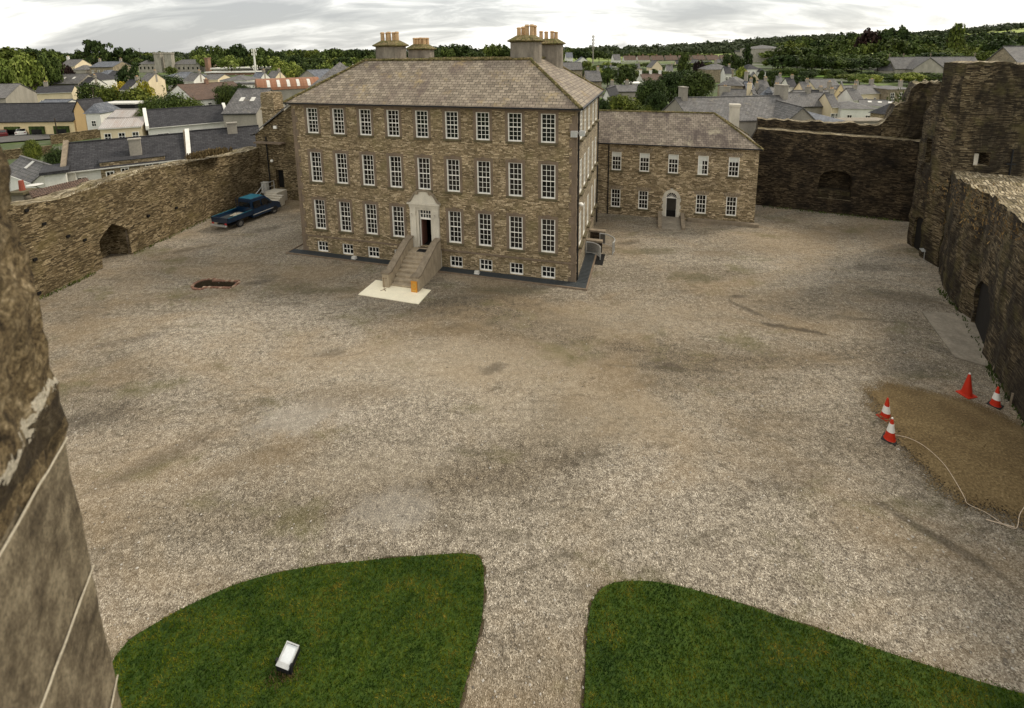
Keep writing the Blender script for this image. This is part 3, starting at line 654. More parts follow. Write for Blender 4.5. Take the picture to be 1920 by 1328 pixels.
def arcpts(c, r, a0, a1, n): return [(c[0]+r*math.cos(math.radians(a0+(a1-a0)*i/n)), c[1]+r*math.sin(math.radians(a0+(a1-a0)*i/n))) for i in range(n+1)]
mid = (cl+cr_)/2; hw = (cr_-cl)/2+.12
prof = [(mid-hw, 4.62)]
for i in range(11):
    s = i/10; prof.append((mid-hw+.08+s*.62, 4.7+.85*(3*s*s-2*s**3)**1.0*.85))
prof += [(mid-hw*.42+.02, 5.46)]+[(mid-hw*.42+hw*.84*i/6, 5.5+.1*math.sin(math.pi*i/6)) for i in range(7)]
half = [(x, z) for x, z in prof]; full = half+[(2*mid-x, z) for x, z in half[:12][::-1]]
pd = MB().prism([(x, 0, z) for x, z in full], (0, -.14, 0))
pd.build('pediment', M['limestone'], house)
pm = MB()
for a, b in zip(full, full[1:]): pm.tube((a[0], -.17, a[1]), (b[0], -.17, b[1]), .075, .075, 8)
for s in (-1, 1): pm.tube((mid+s*hw*.42, -.26, 5.42), (mid+s*hw*.42, -.05, 5.42), .15, .15, 12)
pm.build('pediment_moulding', M['cut'], house)
dr = MB(); dr.box(dx-.5, dx-.44, .08, .2, 1.09, 4.05).box(dx+.44, dx+.5, .08, .2, 1.09, 4.05).box(dx-.44, dx+.44, .07, .2, 3.25, 3.38).box(dx-.44, dx+.44, .08, .2, 3.98, 4.05)
for i in range(1, 4): x = dx-.44+.88*i/4; dr.box(x-.018, x+.018, .1, .19, 3.38, 3.98)
dr.box(dx-.44, dx+.44, .1, .185, 3.66, 3.70)
dof = dr.build('door_frame', M['white'], house)
MB().box(dx-.44, dx+.44, .19, .21, 3.3, 4.05).build('transom_glass', M['glass'], dof)
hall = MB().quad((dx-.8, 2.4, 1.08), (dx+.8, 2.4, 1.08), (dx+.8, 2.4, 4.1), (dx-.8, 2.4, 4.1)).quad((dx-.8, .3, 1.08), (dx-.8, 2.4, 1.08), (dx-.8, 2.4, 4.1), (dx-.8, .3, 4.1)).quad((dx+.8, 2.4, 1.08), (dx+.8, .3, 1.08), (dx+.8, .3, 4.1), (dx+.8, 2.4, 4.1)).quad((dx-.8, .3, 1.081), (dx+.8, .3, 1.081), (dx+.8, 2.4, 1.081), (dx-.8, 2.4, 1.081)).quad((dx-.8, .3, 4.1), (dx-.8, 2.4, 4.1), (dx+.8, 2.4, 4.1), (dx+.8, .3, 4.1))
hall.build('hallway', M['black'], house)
MB().box(dx-.43, dx-.38, .2, 1.0, 1.09, 3.24).build('door_leaf', plain('dark_red_brown_door', (.16, .07, .05), .6, .2, 3), house)
# front steps
st = thing('front_steps', 'stone steps with sloping parapet walls up to the front door', 'steps', (Oh.x, Oh.y, 0), YAW)
SL, SR = dx-1.38, dx+1.32; SF = -4.15; nst = 7; zt = 1.06
mb = MB(); mb.box(SL+.42, SR-.42, -1.3, -.25, G0, zt)
for k in range(nst):
    z1 = zt-(k+1)*(zt-G0)/(nst+1); y1 = -1.3-k*.36; mb.box(SL+.42, SR-.42, y1-.36, y1, G0, z1-.05); mb.box(SL+.42, SR-.42, y1-.40, y1-.001, z1-.05, z1)
mb.build('steps', M['steps'], st)
for x0, x1 in ((SL, SL+.4), (SR-.4, SR)):
    f0 = SF+.45
    poly = [(x0, 0, G0), (x0, f0, G0), (x0, f0, .55), (x0, -.95, 1.75), (x0, -.27, 1.8), (x0, -.27, G0)]
    poly = [(x0, -.26, G0), (x0, f0, G0), (x0, f0, .55), (x0, -1.0, 1.78), (x0, -.26, 1.86)]
    MB().prism(poly, (x1-x0, 0, 0)).build('parapet', M['steps'], st)
    c = MB().prism([(x0-.06, -.26, 1.862), (x0-.06, -1.0, 1.782), (x0-.06, f0, .552), (x0-.06, f0, .69), (x0-.06, -1.02, 1.90), (x0-.06, -.26, 1.98)], (x1-x0+.12, 0, 0)); c.build('coping', M['cut'], st)
    p = MB().box(x0-.05, x1+.05, SF, f0-.002, G0, .62); p.build('pier', M['steps'], st)
    MB().box(x0-.12, x1+.12, SF-.07, f0+.06, .62, .74).build('pier_cap', M['cut'], st)
def onhouse(name, mbx, mat, label, cat, **k):
    o = mbx.build(name, mat); o.location = (Oh.x, Oh.y, 0); o.rotation_euler = (0, 0, YAW); tag(o, label, cat, **k); return o
onhouse('doormat', MB().box(dx-.35, dx+.35, -1.0, -.5, zt+.002, zt+.03), M['iron'], 'black doormat on the top step before the open door', 'doormat')
# paving pad
pa = [gp(672, 553), gp(785, 571), gp(808, 545), gp(705, 526)]
mb = MB().prism([V((p.x, p.y, G0)) for p in pa], (0, 0, .05)); o = mb.build('paving_slab', M['pad'], udir=Uh); tag(o, 'pale cream paving slab at the foot of the front steps', 'slab')
# poster board + boot scraper
pb = thing('poster_board', 'small orange poster board leaning on the right step pier', 'poster', (Oh.x, Oh.y, 0), YAW)
MB().box(SR-.46, SR+.0, SF-.14, SF-.1, G0+.05, G0+.85).build('board', plain('orange_poster', (.6, .26, .035), .6, .1, 3, 0), pb)
ring = MB(); cxx = SR-.23
for i in range(16):
    a, b_ = 2*math.pi*i/16, 2*math.pi*(i+1)/16; ring.tube((cxx+.13*math.cos(a), SF-.145, G0+.52+.15*math.sin(a)), (cxx+.13*math.cos(b_), SF-.145, G0+.52+.15*math.sin(b_)), .018, .018, 5)
ring.tube((cxx, SF-.145, G0+.38), (cxx, SF-.145, G0+.66), .018, .018, 5).box(cxx-.14, cxx+.14, SF-.147, SF-.141, G0+.14, G0+.19)
ring.build('poster_emblem', plain('yellow_emblem', (.62, .42, .1), .6, .1, 3, 0), pb)
mb = MB(); x = SL+.28; mb.tube((x, SF-.35, G0+.05), (x, SF-.35, G0+.95), .025, .025, 8).tube((x-.3, SF-.35, G0+.9), (x+.25, SF-.35, G0+.93), .02, .02, 6).tube((x, SF-.35, G0+.08), (x-.2, SF-.55, G0+.05), .02, .02, 6).tube((x, SF-.35, G0+.08), (x+.22, SF-.5, G0+.05), .02, .02, 6).tube((x, SF-.35, G0+.08), (x, SF-.1, G0+.05), .02, .02, 6)
onhouse('rope_stand', mb, plain('brown_metal', (.22, .15, .08), .6, .2, 4), 'thin brown metal stand before the left step pier', 'stand')
# grille strip round the house
gr = thing('area_grille', 'dark metal grille strip along the foot of the big house', 'grille', (Oh.x, Oh.y, 0), YAW)
def strip(x0, x1, y0, y1):
    m_ = MB(); m_.box(x0, x1, y0, y1, G0+.004, G0+.06)
    L_ = max(x1-x0, y1-y0); n = int(L_/.22)
    for i in range(n):
        if x1-x0 > y1-y0: q = x0+.1+i*(x1-x0-.2)/n; m_.box(q, q+.05, y0+.05, y1-.05, G0+.06, G0+.085)
        else: q = y0+.1+i*(y1-y0-.2)/n; m_.box(x0+.05, x1-.05, q, q+.05, G0+.06, G0+.085)
    return m_
strip(-.9, SL-.02, -.85, -.06).build('grille_panel', M['grille'], gr); strip(SR+.02, Lh+.85, -.85, -.06).build('grille_panel', M['grille'], gr); strip(Lh+.1, Lh+.85, -.055, 5.2).build('grille_panel', M['grille'], gr)
mb = MB().box(-1.0, SL-.05, -.98, -.86, G0, G0+.1).box(SR+.05, Lh+.98, -.98, -.86, G0, G0+.1).box(Lh+.86, Lh+.98, -.86, 5.2, G0, G0+.1).box(-1.0, -.9, -.86, 1.2, G0, G0+.1)
mb.build('kerb', M['cutdark'], gr)
for k, (u, lb) in enumerate(((17.6, 'small white ground floodlight left of the front steps'), (7.2, 'small white ground floodlight right of the front steps'))):
    x = hx(u); m_ = MB().box(x-.2, x+.2, -.75, -.45, G0+.1, G0+.13).box(x-.17, x+.17, -.72, -.5, G0+.13, G0+.3); onhouse('ground_floodlight', m_, M['whiteold'], lb, 'floodlight')
# side area: stone parapet blocks and curved railings
def railing(cpx, r, a0, a1, label, hgt=1.0, straight=None):
    c = gp(*cpx); t_ = thing('curved_railing', label, 'railing', (c.x, c.y, G0)); m_ = MB(); pts = []
    for i in range(13):
        a = math.radians(a0+(a1-a0)*i/12); pts.append(V((r*math.cos(a), r*math.sin(a), 0)))
    up_ = V((0, 0, hgt)); m_.path([p+up_ for p in pts], .045, 8); m_.path([p+V((0, 0, .12)) for p in pts], .025, 6)
    m_.tube(pts[0], pts[0]+up_, .045, .045, 8).tube(pts[-1], pts[-1]+up_, .045, .045, 8); m_.build('rail', M['galv'], t_)
    b = MB()
    for a, q in zip(pts, pts[1:]):
        for k in range(3): p = a.lerp(q, (k+.5)/3); b.tube(p+V((0, 0, .12)), p+V((0, 0, hgt-.02)), .009, .009, 5)
    b.build('balusters', M['galv'], t_)
railing((1100, 486), 1.05, -10, 85, 'curved steel railing beside the dark side stairwell, nearer the house')
railing((1122, 470), 1.3, -40, 75, 'curved steel railing on the outer side of the dark side stairwell')
sa = thing('side_stair_wall', 'low stone parapet blocks at the side entrance of the big house', 'wall', (Oh.x, Oh.y, 0), YAW)
MB().box(Lh+.1, Lh+1.35, 7.6, 8.0, G0, .55).build('parapet', M['dark'], sa); MB().box(Lh+.05, Lh+1.4, 7.55, 8.05, .55, .7).build('coping', M['cut'], sa)
MB().box(Lh+.1, Lh+1.3, 5.6, 5.95, G0, .45).build('parapet', M['dark'], sa); MB().box(Lh+.05, Lh+1.35, 5.55, 6.0, .45, .6).build('coping', M['cut'], sa)
MB().box(Lh+.3, Lh+1.6, 3.3, 5.4, G0+.002, G0+.02).build('stairwell', M['black'], sa)  # flat black sheet, its colour stands in for the shade of a sunken well

# ---------------------------------------------------------------- Wing (two-storey)
YW = -0.28632; Uw = V((math.cos(YW), math.sin(YW), 0)); Ww = V((-Uw.y, Uw.x, 0)); Lw = 19.0; Dw = 7.2
Ow = V((22.373, 43.292, 0))-Uw*Lw; WE = 6.82
wing = thing('stone_wing', 'lower two-storey stone building with five bays and hipped slate roof', 'house', (Ow.x, Ow.y, 0), YW)
wc = [Lw-(2.497+(4-i)*2.656)+.455 for i in range(5)]; wh = []
for i, x in enumerate(wc):
    wh.append((x-.455, x+.455, 4.12, 5.97))
    if i != 2: wh.append((x-.455, x+.455, .33, 2.18))
ad = Lw-7.38
wh.append((ad-.52, ad+.52, -.4, 2.3))
mb = MB(); holed(mb, Lw, -1, WE, wh, .3); mb.build('front_wall', M['wing'], wing)
mb = MB().quad((Lw, 0, -1), (Lw, Dw, -1), (Lw, Dw, WE), (Lw, 0, WE)).quad((0, Dw, -1), (0, 0, -1), (0, 0, WE), (0, Dw, WE)).quad((Lw, Dw, -1), (0, Dw, -1), (0, Dw, WE), (Lw, Dw, WE)); mb.build('rear_wall', M['side'], wing)
bl = [(-.37, .37, 1.38, 1.78)]*5
for i, x in enumerate(wc):
    blind = (-.37, .37, 1.35, 1.77)
    if i == 3: blind = (-.37, -.05, .09, 1.77)
    place_window(wing, (x, 0, 4.12), 0, .91, 1.85, 3, 4, True, .075, 0, 'sill', .03, blind=blind)
    if i == 3: MB().box(-.05, .37, .128, .147, 1.35, 1.77).build('window_blind', M['blind'], wing.children[-1])
    if i != 2: place_window(wing, (x, 0, .33), 0, .91, 1.85, 3, 4, True, .075, 0, 'sill', .03)
# arched heads over windows
for i, x in enumerate(wc):
    for z in ((6.0,) if i == 2 else (6.0, 2.21)):
        vm = MB()
        for k in range(9):
            s = (k-4)/4; a = s*.35; p = V((x+s*.55, -.012, z)); d = V((math.sin(a), 0, math.cos(a))); q = V((d.z, 0, -d.x)); vm.frame(p-q*.05, q*.1, (0, .05, 0), d*.36)
        vm.build('relieving_arch', M['cut'], wing)
dc = MB(); zc_ = 1.72
ins = [(ad+.5*math.cos(t), zc_+.5*math.sin(t)) for t in [math.pi*i/14 for i in range(15)]]; outs = [(ad+.78*math.cos(t), zc_+.78*math.sin(t)) for t in [math.pi*i/14 for i in range(15)]]
for i in range(14): dc.prism([(*[ins[i][0]], 0.04, ins[i][1]), (outs[i][0], .04, outs[i][1]), (outs[i+1][0], .04, outs[i+1][1]), (ins[i+1][0], .04, ins[i+1][1])], (0, -.13, 0))
z = -.4; k = 0
while z < 1.68:
    h = .35; w = .36 if k % 2 else .27
    for s in (-1, 1): x0, x1 = (ad+s*.5, ad+s*(.5+w)); dc.box(min(x0, x1), max(x0, x1), -.1 if k % 2 else -.08, .04, z, z+h-.015)
    z += h; k += 1
dc.box(ad-.12, ad+.12, -.14, .0, zc_+.52, zc_+.9)
dcase = dc.build('door_surround', M['limestone'], wing)
# spandrel fill outside fanlight, fan bars, interior
ff = MB()
for i in range(7): ang = math.radians(15+150*i/6); ff.tube((ad, .12, zc_-.05), (ad+.46*math.cos(ang), .12, zc_+.46*math.sin(ang)), .02, .02, 5)
ff.box(ad-.5, ad+.5, .08, .16, zc_-.1, zc_-.02).box(ad-.5, ad-.44, .08, .16, -.4, zc_-.1).box(ad+.44, ad+.5, .08, .16, -.4, zc_-.1)
for a, b_ in zip(ins, ins[1:]): ff.tube((a[0], .12, a[1]), (b_[0], .12, b_[1]), .045, .045, 6)
fo = ff.build('fanlight', M['white'], wing)
MB().prism([(ad+.5*math.cos(t_), .16, zc_+.5*math.sin(t_)) for t_ in [math.pi*i/12 for i in range(13)]], (0, .02, 0)).build('fanlight_glass', M['glass'], fo)
it = MB().quad((ad-.7, 1.6, -.4), (ad+.7, 1.6, -.4), (ad+.7, 1.6, 2.4), (ad-.7, 1.6, 2.4)).quad((ad-.7, .3, -.4), (ad-.7, 1.6, -.4), (ad-.7, 1.6, 2.4), (ad-.7, .3, 2.4)).quad((ad+.7, 1.6, -.4), (ad+.7, .3, -.4), (ad+.7, .3, 2.4), (ad+.7, 1.6, 2.4)).quad((ad-.7, .3, 2.4), (ad-.7, 1.6, 2.4), (ad+.7, 1.6, 2.4), (ad+.7, .3, 2.4)).quad((ad-.7, .3, -.4), (ad+.7, .3, -.4), (ad+.7, 1.6, -.4), (ad-.7, 1.6, -.4))
it.build('porch', M['inner'], wing); MB().box(ad-.44, ad+.44, .2, .25, -.4, .35).build('half_door', M['black'], wing)
mb = MB().box(0, Lw+.2, -.36, -.26, WE-.05, WE+.05); mb.build('gutter', M['iron'], wing)
pipe('drainpipe', Lw-13.43, -.08, G0, WE, wing, .055)
# roof
e2 = .26
P_ = Ow+Uw*(Lw-5)+Ww*(Dw/2); ZR = 9.55
mb = MB(); x1 = Lw+e2; rx = Lw-3.6
A = [(0, -e2, WE), (x1, -e2, WE), (x1, Dw+e2, WE), (0, Dw+e2, WE), (0, Dw/2, ZR), (rx, Dw/2, ZR)]
mb.add(A, [(0, 1, 5, 4), (1, 2, 5), (2, 3, 4, 5), (0, 4, 3), (0, 3, 2, 1)]); wroof = mb.build('roof', M['slate2'], wing)
mb = MB()
for p, q in ((V(A[1]), V(A[5])), (V(A[2]), V(A[5])), (V(A[4]), V(A[5]))):
    k = int((q-p).length/.45)
    for j in range(k): mb.tube(p.lerp(q, j/k), p.lerp(q, (j+.94)/k)+V((0, 0, .02)), .11, .1, 7)
mb.build('ridge_tiles', M['ridgem'], wroof)
c = MB().box(Lw-1.75, Lw-.85, Dw-.7, Dw, 6.5, 9.9).box(Lw-1.83, Lw-.77, Dw-.78, Dw+.08, 9.9, 10.15); c.build('chimney', M['limestone'], wroof)
# ramp before the wing door, side plinth
rp = thing('door_ramp', 'paved ramp with two sloping kerb walls at the arched door of the wing', 'ramp', (Ow.x, Ow.y, 0), YW)
MB().prism([(ad-.85, -.12, G0), (ad-.85, -2.9, G0), (ad-.85, -.12, G0+.25)], (1.7, 0, 0)).build('ramp_surface', M['concrete'], rp)
for s in (-1, 1):
    x0 = ad+s*.86; MB().prism([(x0, -.12, G0), (x0, -2.9, G0), (x0, -2.9, G0+.22), (x0, -.12, G0+.72)], (s*.34, 0, 0)).build('kerb_wall', M['cut'], rp)
o = MB().box(ad+1.5, Lw+.3, -.55, -.05, G0, G0+.28).build('stone_plinth', M['cut']); o.location = (Ow.x, Ow.y, 0); o.rotation_euler = (0, 0, YW); tag(o, 'low stone ledge along the foot of the wing, right of its door', 'ledge')
# ---------------------------------------------------------------- rubble walls
def vnoise(p, s, seed=0):
    from mathutils import noise as mn
    return mn.noise(V((p.x*s+seed*13.1, p.y*s, p.z*s)))
def resample(pts, step):
    out = []
    for a, b in zip(pts, pts[1:]):
        k = max(1, round((b-a).length/step)); out += [a.lerp(b, i/k) for i in range(k)]
    return out+[pts[-1]]
def rubble(name, pts, side, th, z0, ztop, mat, jit=.05, step=.5, cuts=(), topjit=.12, parent=None, udir=None, zstep=.7, thf=None, nfix=None):
    """closed wall swept along pts; side=+1: body lies to the left of the direction of travel"""
    P = resample([V((p[0], p[1], 0)) for p in pts], step); n = len(P); rings = []; Ltot = sum((b-a).length for a, b in zip(P, P[1:])); s = 0
    prevz = None
    for i, p in enumerate(P):
        if i: s += (P[i]-P[i-1]).length
        d = (P[min(n-1, i+1)]-P[max(0, i-1)]).normalized(); nn = nfix or V((-d.y, d.x, 0))*side
        zt = ztop(s/Ltot, p) if callable(ztop) else ztop; t = thf(s/Ltot) if thf else th
        zt += vnoise(V((p.x, p.y, 0)), .9, 2)*topjit*1.5+random.uniform(-1, 1)*topjit*.5
        nz = max(2, int(round((9-z0)/zstep))); nt = max(3, int(t/.6)); ring = []
        def J(q, k=1): return q+V((vnoise(q, 1.1, 5), vnoise(q, 1.1, 9), 0))*jit*2.2+V((random.uniform(-1, 1), random.uniform(-1, 1), 0))*jit*.5
        for k in range(nz+1): ring.append(J(p+V((0, 0, z0+(zt-z0)*k/nz))))
        for k in range(1, nt): ring.append(p+nn*(t*k/nt)+V((0, 0, zt+random.uniform(-1, 1)*topjit*.4)))
        for k in range(nz, -1, -1): ring.append(J(p+nn*t+V((0, 0, z0+(zt-z0)*k/nz))))
        rings.append(ring)
    R = len(rings[0]); vs = [q for r in rings for q in r]; fs = []
    mult = all(len(r) == R for r in rings); assert mult
    for i in range(n-1):
        for k in range(R): a, b, c, d_ = i*R+k, i*R+(k+1) % R, (i+1)*R+(k+1) % R, (i+1)*R+k; fs.append((a, b, c, d_))
    fs += [tuple(range(R))[::-1], tuple((n-1)*R+k for k in range(R))]
    mb = MB().add(vs, fs); me = bpy.data.meshes.new(name); me.from_pydata([tuple(v) for v in mb.v], [], mb.f)
    bm = bmesh.new(); bm.from_mesh(me); bmesh.ops.triangulate(bm, faces=[f for f in bm.faces if len(f.verts) > 4]); bmesh.ops.recalc_face_normals(bm, faces=bm.faces); bm.to_mesh(me); bm.free()
    o = link(name, me, parent)
    for c in cuts:
        cm = bpy.data.meshes.new('c'); cm.from_pydata([tuple(v) for v in c.v], [], c.f); bm = bmesh.new(); bm.from_mesh(cm); bmesh.ops.recalc_face_normals(bm, faces=bm.faces); bm.to_mesh(cm); bm.free()
        co_ = bpy.data.objects.new('c', cm); COL.objects.link(co_)
        md = o.modifiers.new('b', 'BOOLEAN'); md.operation = 'DIFFERENCE'; md.object = co_; md.solver = 'EXACT'
        bpy.context.view_layer.update(); dg = bpy.context.evaluated_depsgraph_get(); nm = bpy.data.meshes.new_from_object(o.evaluated_get(dg))
        o.modifiers.clear(); bpy.data.objects.remove(co_)
        if len(nm.polygons) > 20: o.data = nm
    me = o.data; me.name = name; me.materials.clear(); [me.materials.append(m) for m in (mat if isinstance(mat, (list, tuple)) else [mat])]
    d = udir or (P[-1]-P[0]); 
    for uvl in list(me.uv_layers): me.uv_layers.remove(uvl)
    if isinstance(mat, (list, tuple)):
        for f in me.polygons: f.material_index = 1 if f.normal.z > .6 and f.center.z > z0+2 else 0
    autouv(me, d); return o
def archcut(c, tdir, w, h, spring, depth, pointed=False, z0=None, seg=8, rise=None):
    """prism through the wall face at centre c (on the face), tangent tdir"""
    t_ = V((tdir[0], tdir[1], 0)).normalized(); nn = V((-t_.y, t_.x, 0)); zb = c.z if z0 is None else z0; r = w/2; out = [(-r, 0), (r, 0)]
    rise = h-spring
    for i in range(seg+1):
        a = math.pi*i/seg; x = r*math.cos(a); z = spring+rise*(math.sin(a) if not pointed else (1-abs(x)/r)**.75)
        out.append((x, z))
    poly = [V((c.x, c.y, zb))+t_*x+V((0, 0, z))-nn*depth for x, z in out]
    return MB().prism(poly, nn*2*depth)
# --- left curtain wall
wl = thing('curtain_wall', 'long rubble-stone castle wall along the left side of the courtyard', 'wall', (0, 0, 0))
ca, cb = gp(190, 503), gp(243, 477); cc = (ca+cb)/2; wd = (cb-ca); cw = wd.length
def topline(line, z0=6.0):
    def f(s, p):
        z = z0
        for _ in range(6):
            px, _y = pj((p.x, p.y, z)); px = min(max(px, line[0][0]), line[-1][0])
            for (a, ya), (b, yb) in zip(line, line[1:]):
                if a <= px <= b: y = ya+(yb-ya)*(px-a)/(b-a); break
            z = zat(p, y)
        return z
    return f
_lt = topline([(37, 386), (105, 374), (181, 350), (262, 323), (362, 303), (432, 291), (496, 276), (520, 272)])
def ltop(s, p): return _lt(s, p) if p.y > 26 else _lt(s, V((-32.6, 27, 0)))
cut = archcut(V((cc.x, cc.y, G0-.3)), wd, cw, 3.35, 2.3, 1.6, pointed=True, z0=G0-.2)
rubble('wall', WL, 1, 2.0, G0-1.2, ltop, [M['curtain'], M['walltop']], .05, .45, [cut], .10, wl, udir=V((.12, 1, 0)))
# dressed arch ring round the niche, floor of the niche
tn = wd.normalized(); nn = V((-tn.y, tn.x, 0)); rb = MB(); r = cw/2
pr = []
for i in range(15):
    x = r*math.cos(math.pi*i/14); pr.append((x, 2.3+1.05*(1-abs(x)/r)**.75))
pr = [(r, .0), (r, .6), (r, 1.2), (r, 1.8)]+pr+[(-r, 1.8), (-r, 1.2), (-r, .6), (-r, 0)]
for (xa, za), (xb, zb) in zip(pr, pr[1:]):
    mx, mz = (xa+xb)/2, (za+zb)/2; d = V((mx, 0, mz-1.6)); d = d.normalized() if mz > 1.9 else V((math.copysign(1, mx), 0, 0))
    A = cc+tn*xa+V((0, 0, za-.2)); B = cc+tn*xb+V((0, 0, zb-.2)); dd = (tn*d.x+V((0, 0, d.z)))*(.32+random.uniform(-.06, .06))
    rb.frame(A-nn*.07, (B-A)*.94, dd, nn*.16)
rb.build('arch_ring', M['cut'], wl)
MB().box(-r, r, 0, 1.5, G0-.1, G0+.02)
# putlog holes
ph = MB()
for (x, y) in [(49, 395), (65, 487), (127, 443), (158, 450), (82, 420), (278, 405), (330, 390), (72, 550)]:
    d = ray(x, y); t_ = None
    for a, b in zip(WL, WL[1:]):
        e_ = (b-a); nrm = V((-e_.y, e_.x, 0)).normalized(); t0 = (a-EYE).dot(nrm)/d.dot(nrm); q = EYE+d*t0; s = (q-a).dot(e_)/e_.length_squared
        if 0 <= s <= 1: ph.frame(q-nrm*.1-e_.normalized()*.11-V((0, 0, .1)), e_.normalized()*.22, V((0, 0, .2)), nrm*.2)
ph.build('putlog_hole', M['black'], wl)
for o in list(wl.children):
    if o.name.startswith('putlog'): o['kind'] = 'stuff'
# dry weeds along its top
def weeds(name, pts, label, m, n=500, h=.5, wid=.5):
    mb = MB()
    for _ in range(n):
        a = random.random()*(len(pts)-1); k = int(a); p = V(pts[k]).lerp(V(pts[k+1]), a-k)+V((random.gauss(0, wid), random.gauss(0, wid), 0))
        an = random.uniform(0, 6.28); hh = h*random.uniform(.4, 1.2); w = hh*.18; d = V((math.cos(an), math.sin(an), 0)); e_ = V((random.gauss(0, .3), random.gauss(0, .3), 1))*hh
        mb.add([p-d*w, p+d*w, p+e_+d*w*.5, p+e_-d*w*.5], [(0, 1, 2, 3)])
    o = mb.build(name, m); tag(o, label, 'weeds', kind='stuff'); return o
zc1 = 6.0
weeds('dry_weeds', [gp(362, 298, 6.05), gp(395, 290, 6.0), gp(420, 286, 5.95)], 'dry brown weeds growing on top of the left curtain wall', M['brackenm'], 900, .45, .35)
# --- gable building between curtain wall and the big house
AYW = YAW; ax0 = gp(512, 372); an = thing('stone_gable_building', 'stone gabled building squeezed between the left curtain wall and the big house', 'house', (ax0.x, ax0.y, G0), AYW)
zl = 5.6; wA = 8.8
Aq = gp(490, 248, 8.0)
gb = MB(); x0 = -1.6
zE = zat((ax0+Uh*x0), 252)-G0; zR = zE+3.4
gpoly = [(x0, 0, 0), (wA, 0, 0), (wA, 0, zE), ((x0+wA)/2, 0, zR), (x0, 0, zE)]
dh = [(.7, 1.75, 1.25, 3.4)]
gb.prism([(x0, .0, zE), (wA, 0, zE), ((x0+wA)/2, 0, zR)], (0, 9, 0)); 
tmpw = MB(); holed(tmpw, wA-x0, 0, zE-.001, [(h[0]-x0, h[1]-x0, h[2], h[3]) for h in dh], .4); gb.add([(p.x+x0, p.y, p.z) for p in tmpw.v], tmpw.f)
gb.quad((x0, 9, 0), (x0, 0, 0), (x0, 0, zE), (x0, 9, zE)).quad((wA, 0, 0), (wA, 9, 0), (wA, 9, zE), (wA, 0, zE)).quad((wA, 9, 0), (x0, 9, 0), (x0, 9, zE), (wA, 9, zE))
gb.build('wall', M['curtain'], an)
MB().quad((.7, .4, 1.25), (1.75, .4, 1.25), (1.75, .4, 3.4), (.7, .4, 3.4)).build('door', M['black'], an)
mx = (x0+wA)/2; sl_ = (zR-zE)/(mx-x0); rf = MB(); ov = .35
for s in (-1, 1):
    xa = mx+s*(mx-x0+ov); za = zE-sl_*ov+.06; rf.prism([(xa, -.25, za), (mx, -.25, zR+.06), (mx, -.25, zR+.2), (xa, -.25, za+.14)], (0, 9.4, 4.2))
rfo = rf.build('roof', M['slategrey'], an)
ch = MB().box(-1.9, -.15, 1.6, 3.1, 3, zR+.9).box(-2.0, -.05, 1.5, 3.2, zR-.8, zR-.65).box(-1.85, -.2, 1.65, 3.05, zR+.9, zR+1.15)
ch.build('chimney', M['house'], rfo)
MB().box(mx-2.3, mx-1.9, -.4, -.25, zE+.8, zE+1.1).build('skylight', M['white'], rfo)
MB().tube((x0-.3, -.3, zE-.05), (x0-.3, 9, zE-.05), .07, .07, 8).tube((-.1, -.1, 0), (-.1, -.1, zE-.2), .06, .06, 8).build('drainpipe', M['iron'], an)
MB().box(-1.3, 2.4, -.7, 0.0, zE-.9, zE-.75).build('ledge', M['cutdark'], an)
lm = MB().lathe([(.05, 0), (.14, .05), (.16, .2), (.1, .3)], (0, 0, 0), 10).build('wall_lamp', M['white']); q = ax0+Uh*.45-Wh*.15; lm.location = (q.x, q.y, 3.85); tag(lm, 'small white lamp on the stone wall above the side door', 'lamp')
# its outside stair
ss = thing('side_steps', 'short pale stone stair to the dark side door left of the big house', 'steps', (ax0.x, ax0.y, G0), AYW)
sb = MB(); sb.box(.3, 2.0, -1.6, -.02, 0, 1.2)
for k in range(6): z1 = 1.2-(k+1)*1.2/7; sb.box(.75, 3.0-.001*k, -1.6-(k+1)*.33, -1.6-k*.33, 0, z1); sb.box(.72, 3.03, -1.6-(k+1)*.33-.04, -1.6-k*.33-.002, z1, z1+.05)
sb.build('steps', M['limestone'], ss)
hr = MB(); pts = [V((.5, -3.5, 1.0)), V((.5, -1.7, 2.15)), V((.5, -.2, 2.15))]; hr.path(pts, .04, 8); hr.path([p-V((0, 0, .5)) for p in pts], .03, 6)
for p in (V((.5, -3.5, 0)), V((.5, -1.7, 0)), V((.5, -.2, 0))): hr.tube(p, V((p.x, p.y, 1.0 if p.y < -3 else 2.15)), .04, .04, 8)
hr.build('handrail', M['galv'], ss)
bx = MB().box(-.95, -.25, -.55, -.15, .7, 1.9).box(-.99, -.21, -.6, -.1, 1.9, 1.96); o = bx.build('utility_box', M['whiteold']); o.location = (ax0.x, ax0.y, G0); o.rotation_euler = (0, 0, AYW); tag(o, 'white utility cabinet on the wall behind the blue truck', 'cabinet')
# --- right curtain wall, ruined tower, dark back wall
rw = thing('right_curtain_wall', 'thick ruined rubble wall with broad mossy top at the right edge', 'wall', (0, 0, 0))
def rtop(s, p): return 7.0+.75*min(1, s*2.5)
c1 = (V((*TR[4], 0))+V((*TR[5], 0)))/2; tdir = V((TR[4][0]-TR[5][0], TR[4][1]-TR[5][1], 0))
cutA = archcut(V((c1.x, c1.y, G0)), tdir, tdir.length*.8, 3.4, 2.3, 5.0, z0=G0-.15)
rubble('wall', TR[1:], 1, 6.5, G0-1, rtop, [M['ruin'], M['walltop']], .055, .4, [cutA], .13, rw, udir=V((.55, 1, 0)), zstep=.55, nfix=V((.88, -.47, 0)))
MB().frame(V((c1.x+.6, c1.y-.2, G0)), tdir.normalized()*-1.2, V((1.2, -.6, 0)), V((0, 0, 3.4))).build('doorway_shadow_void', M['black'], rw) if False else None
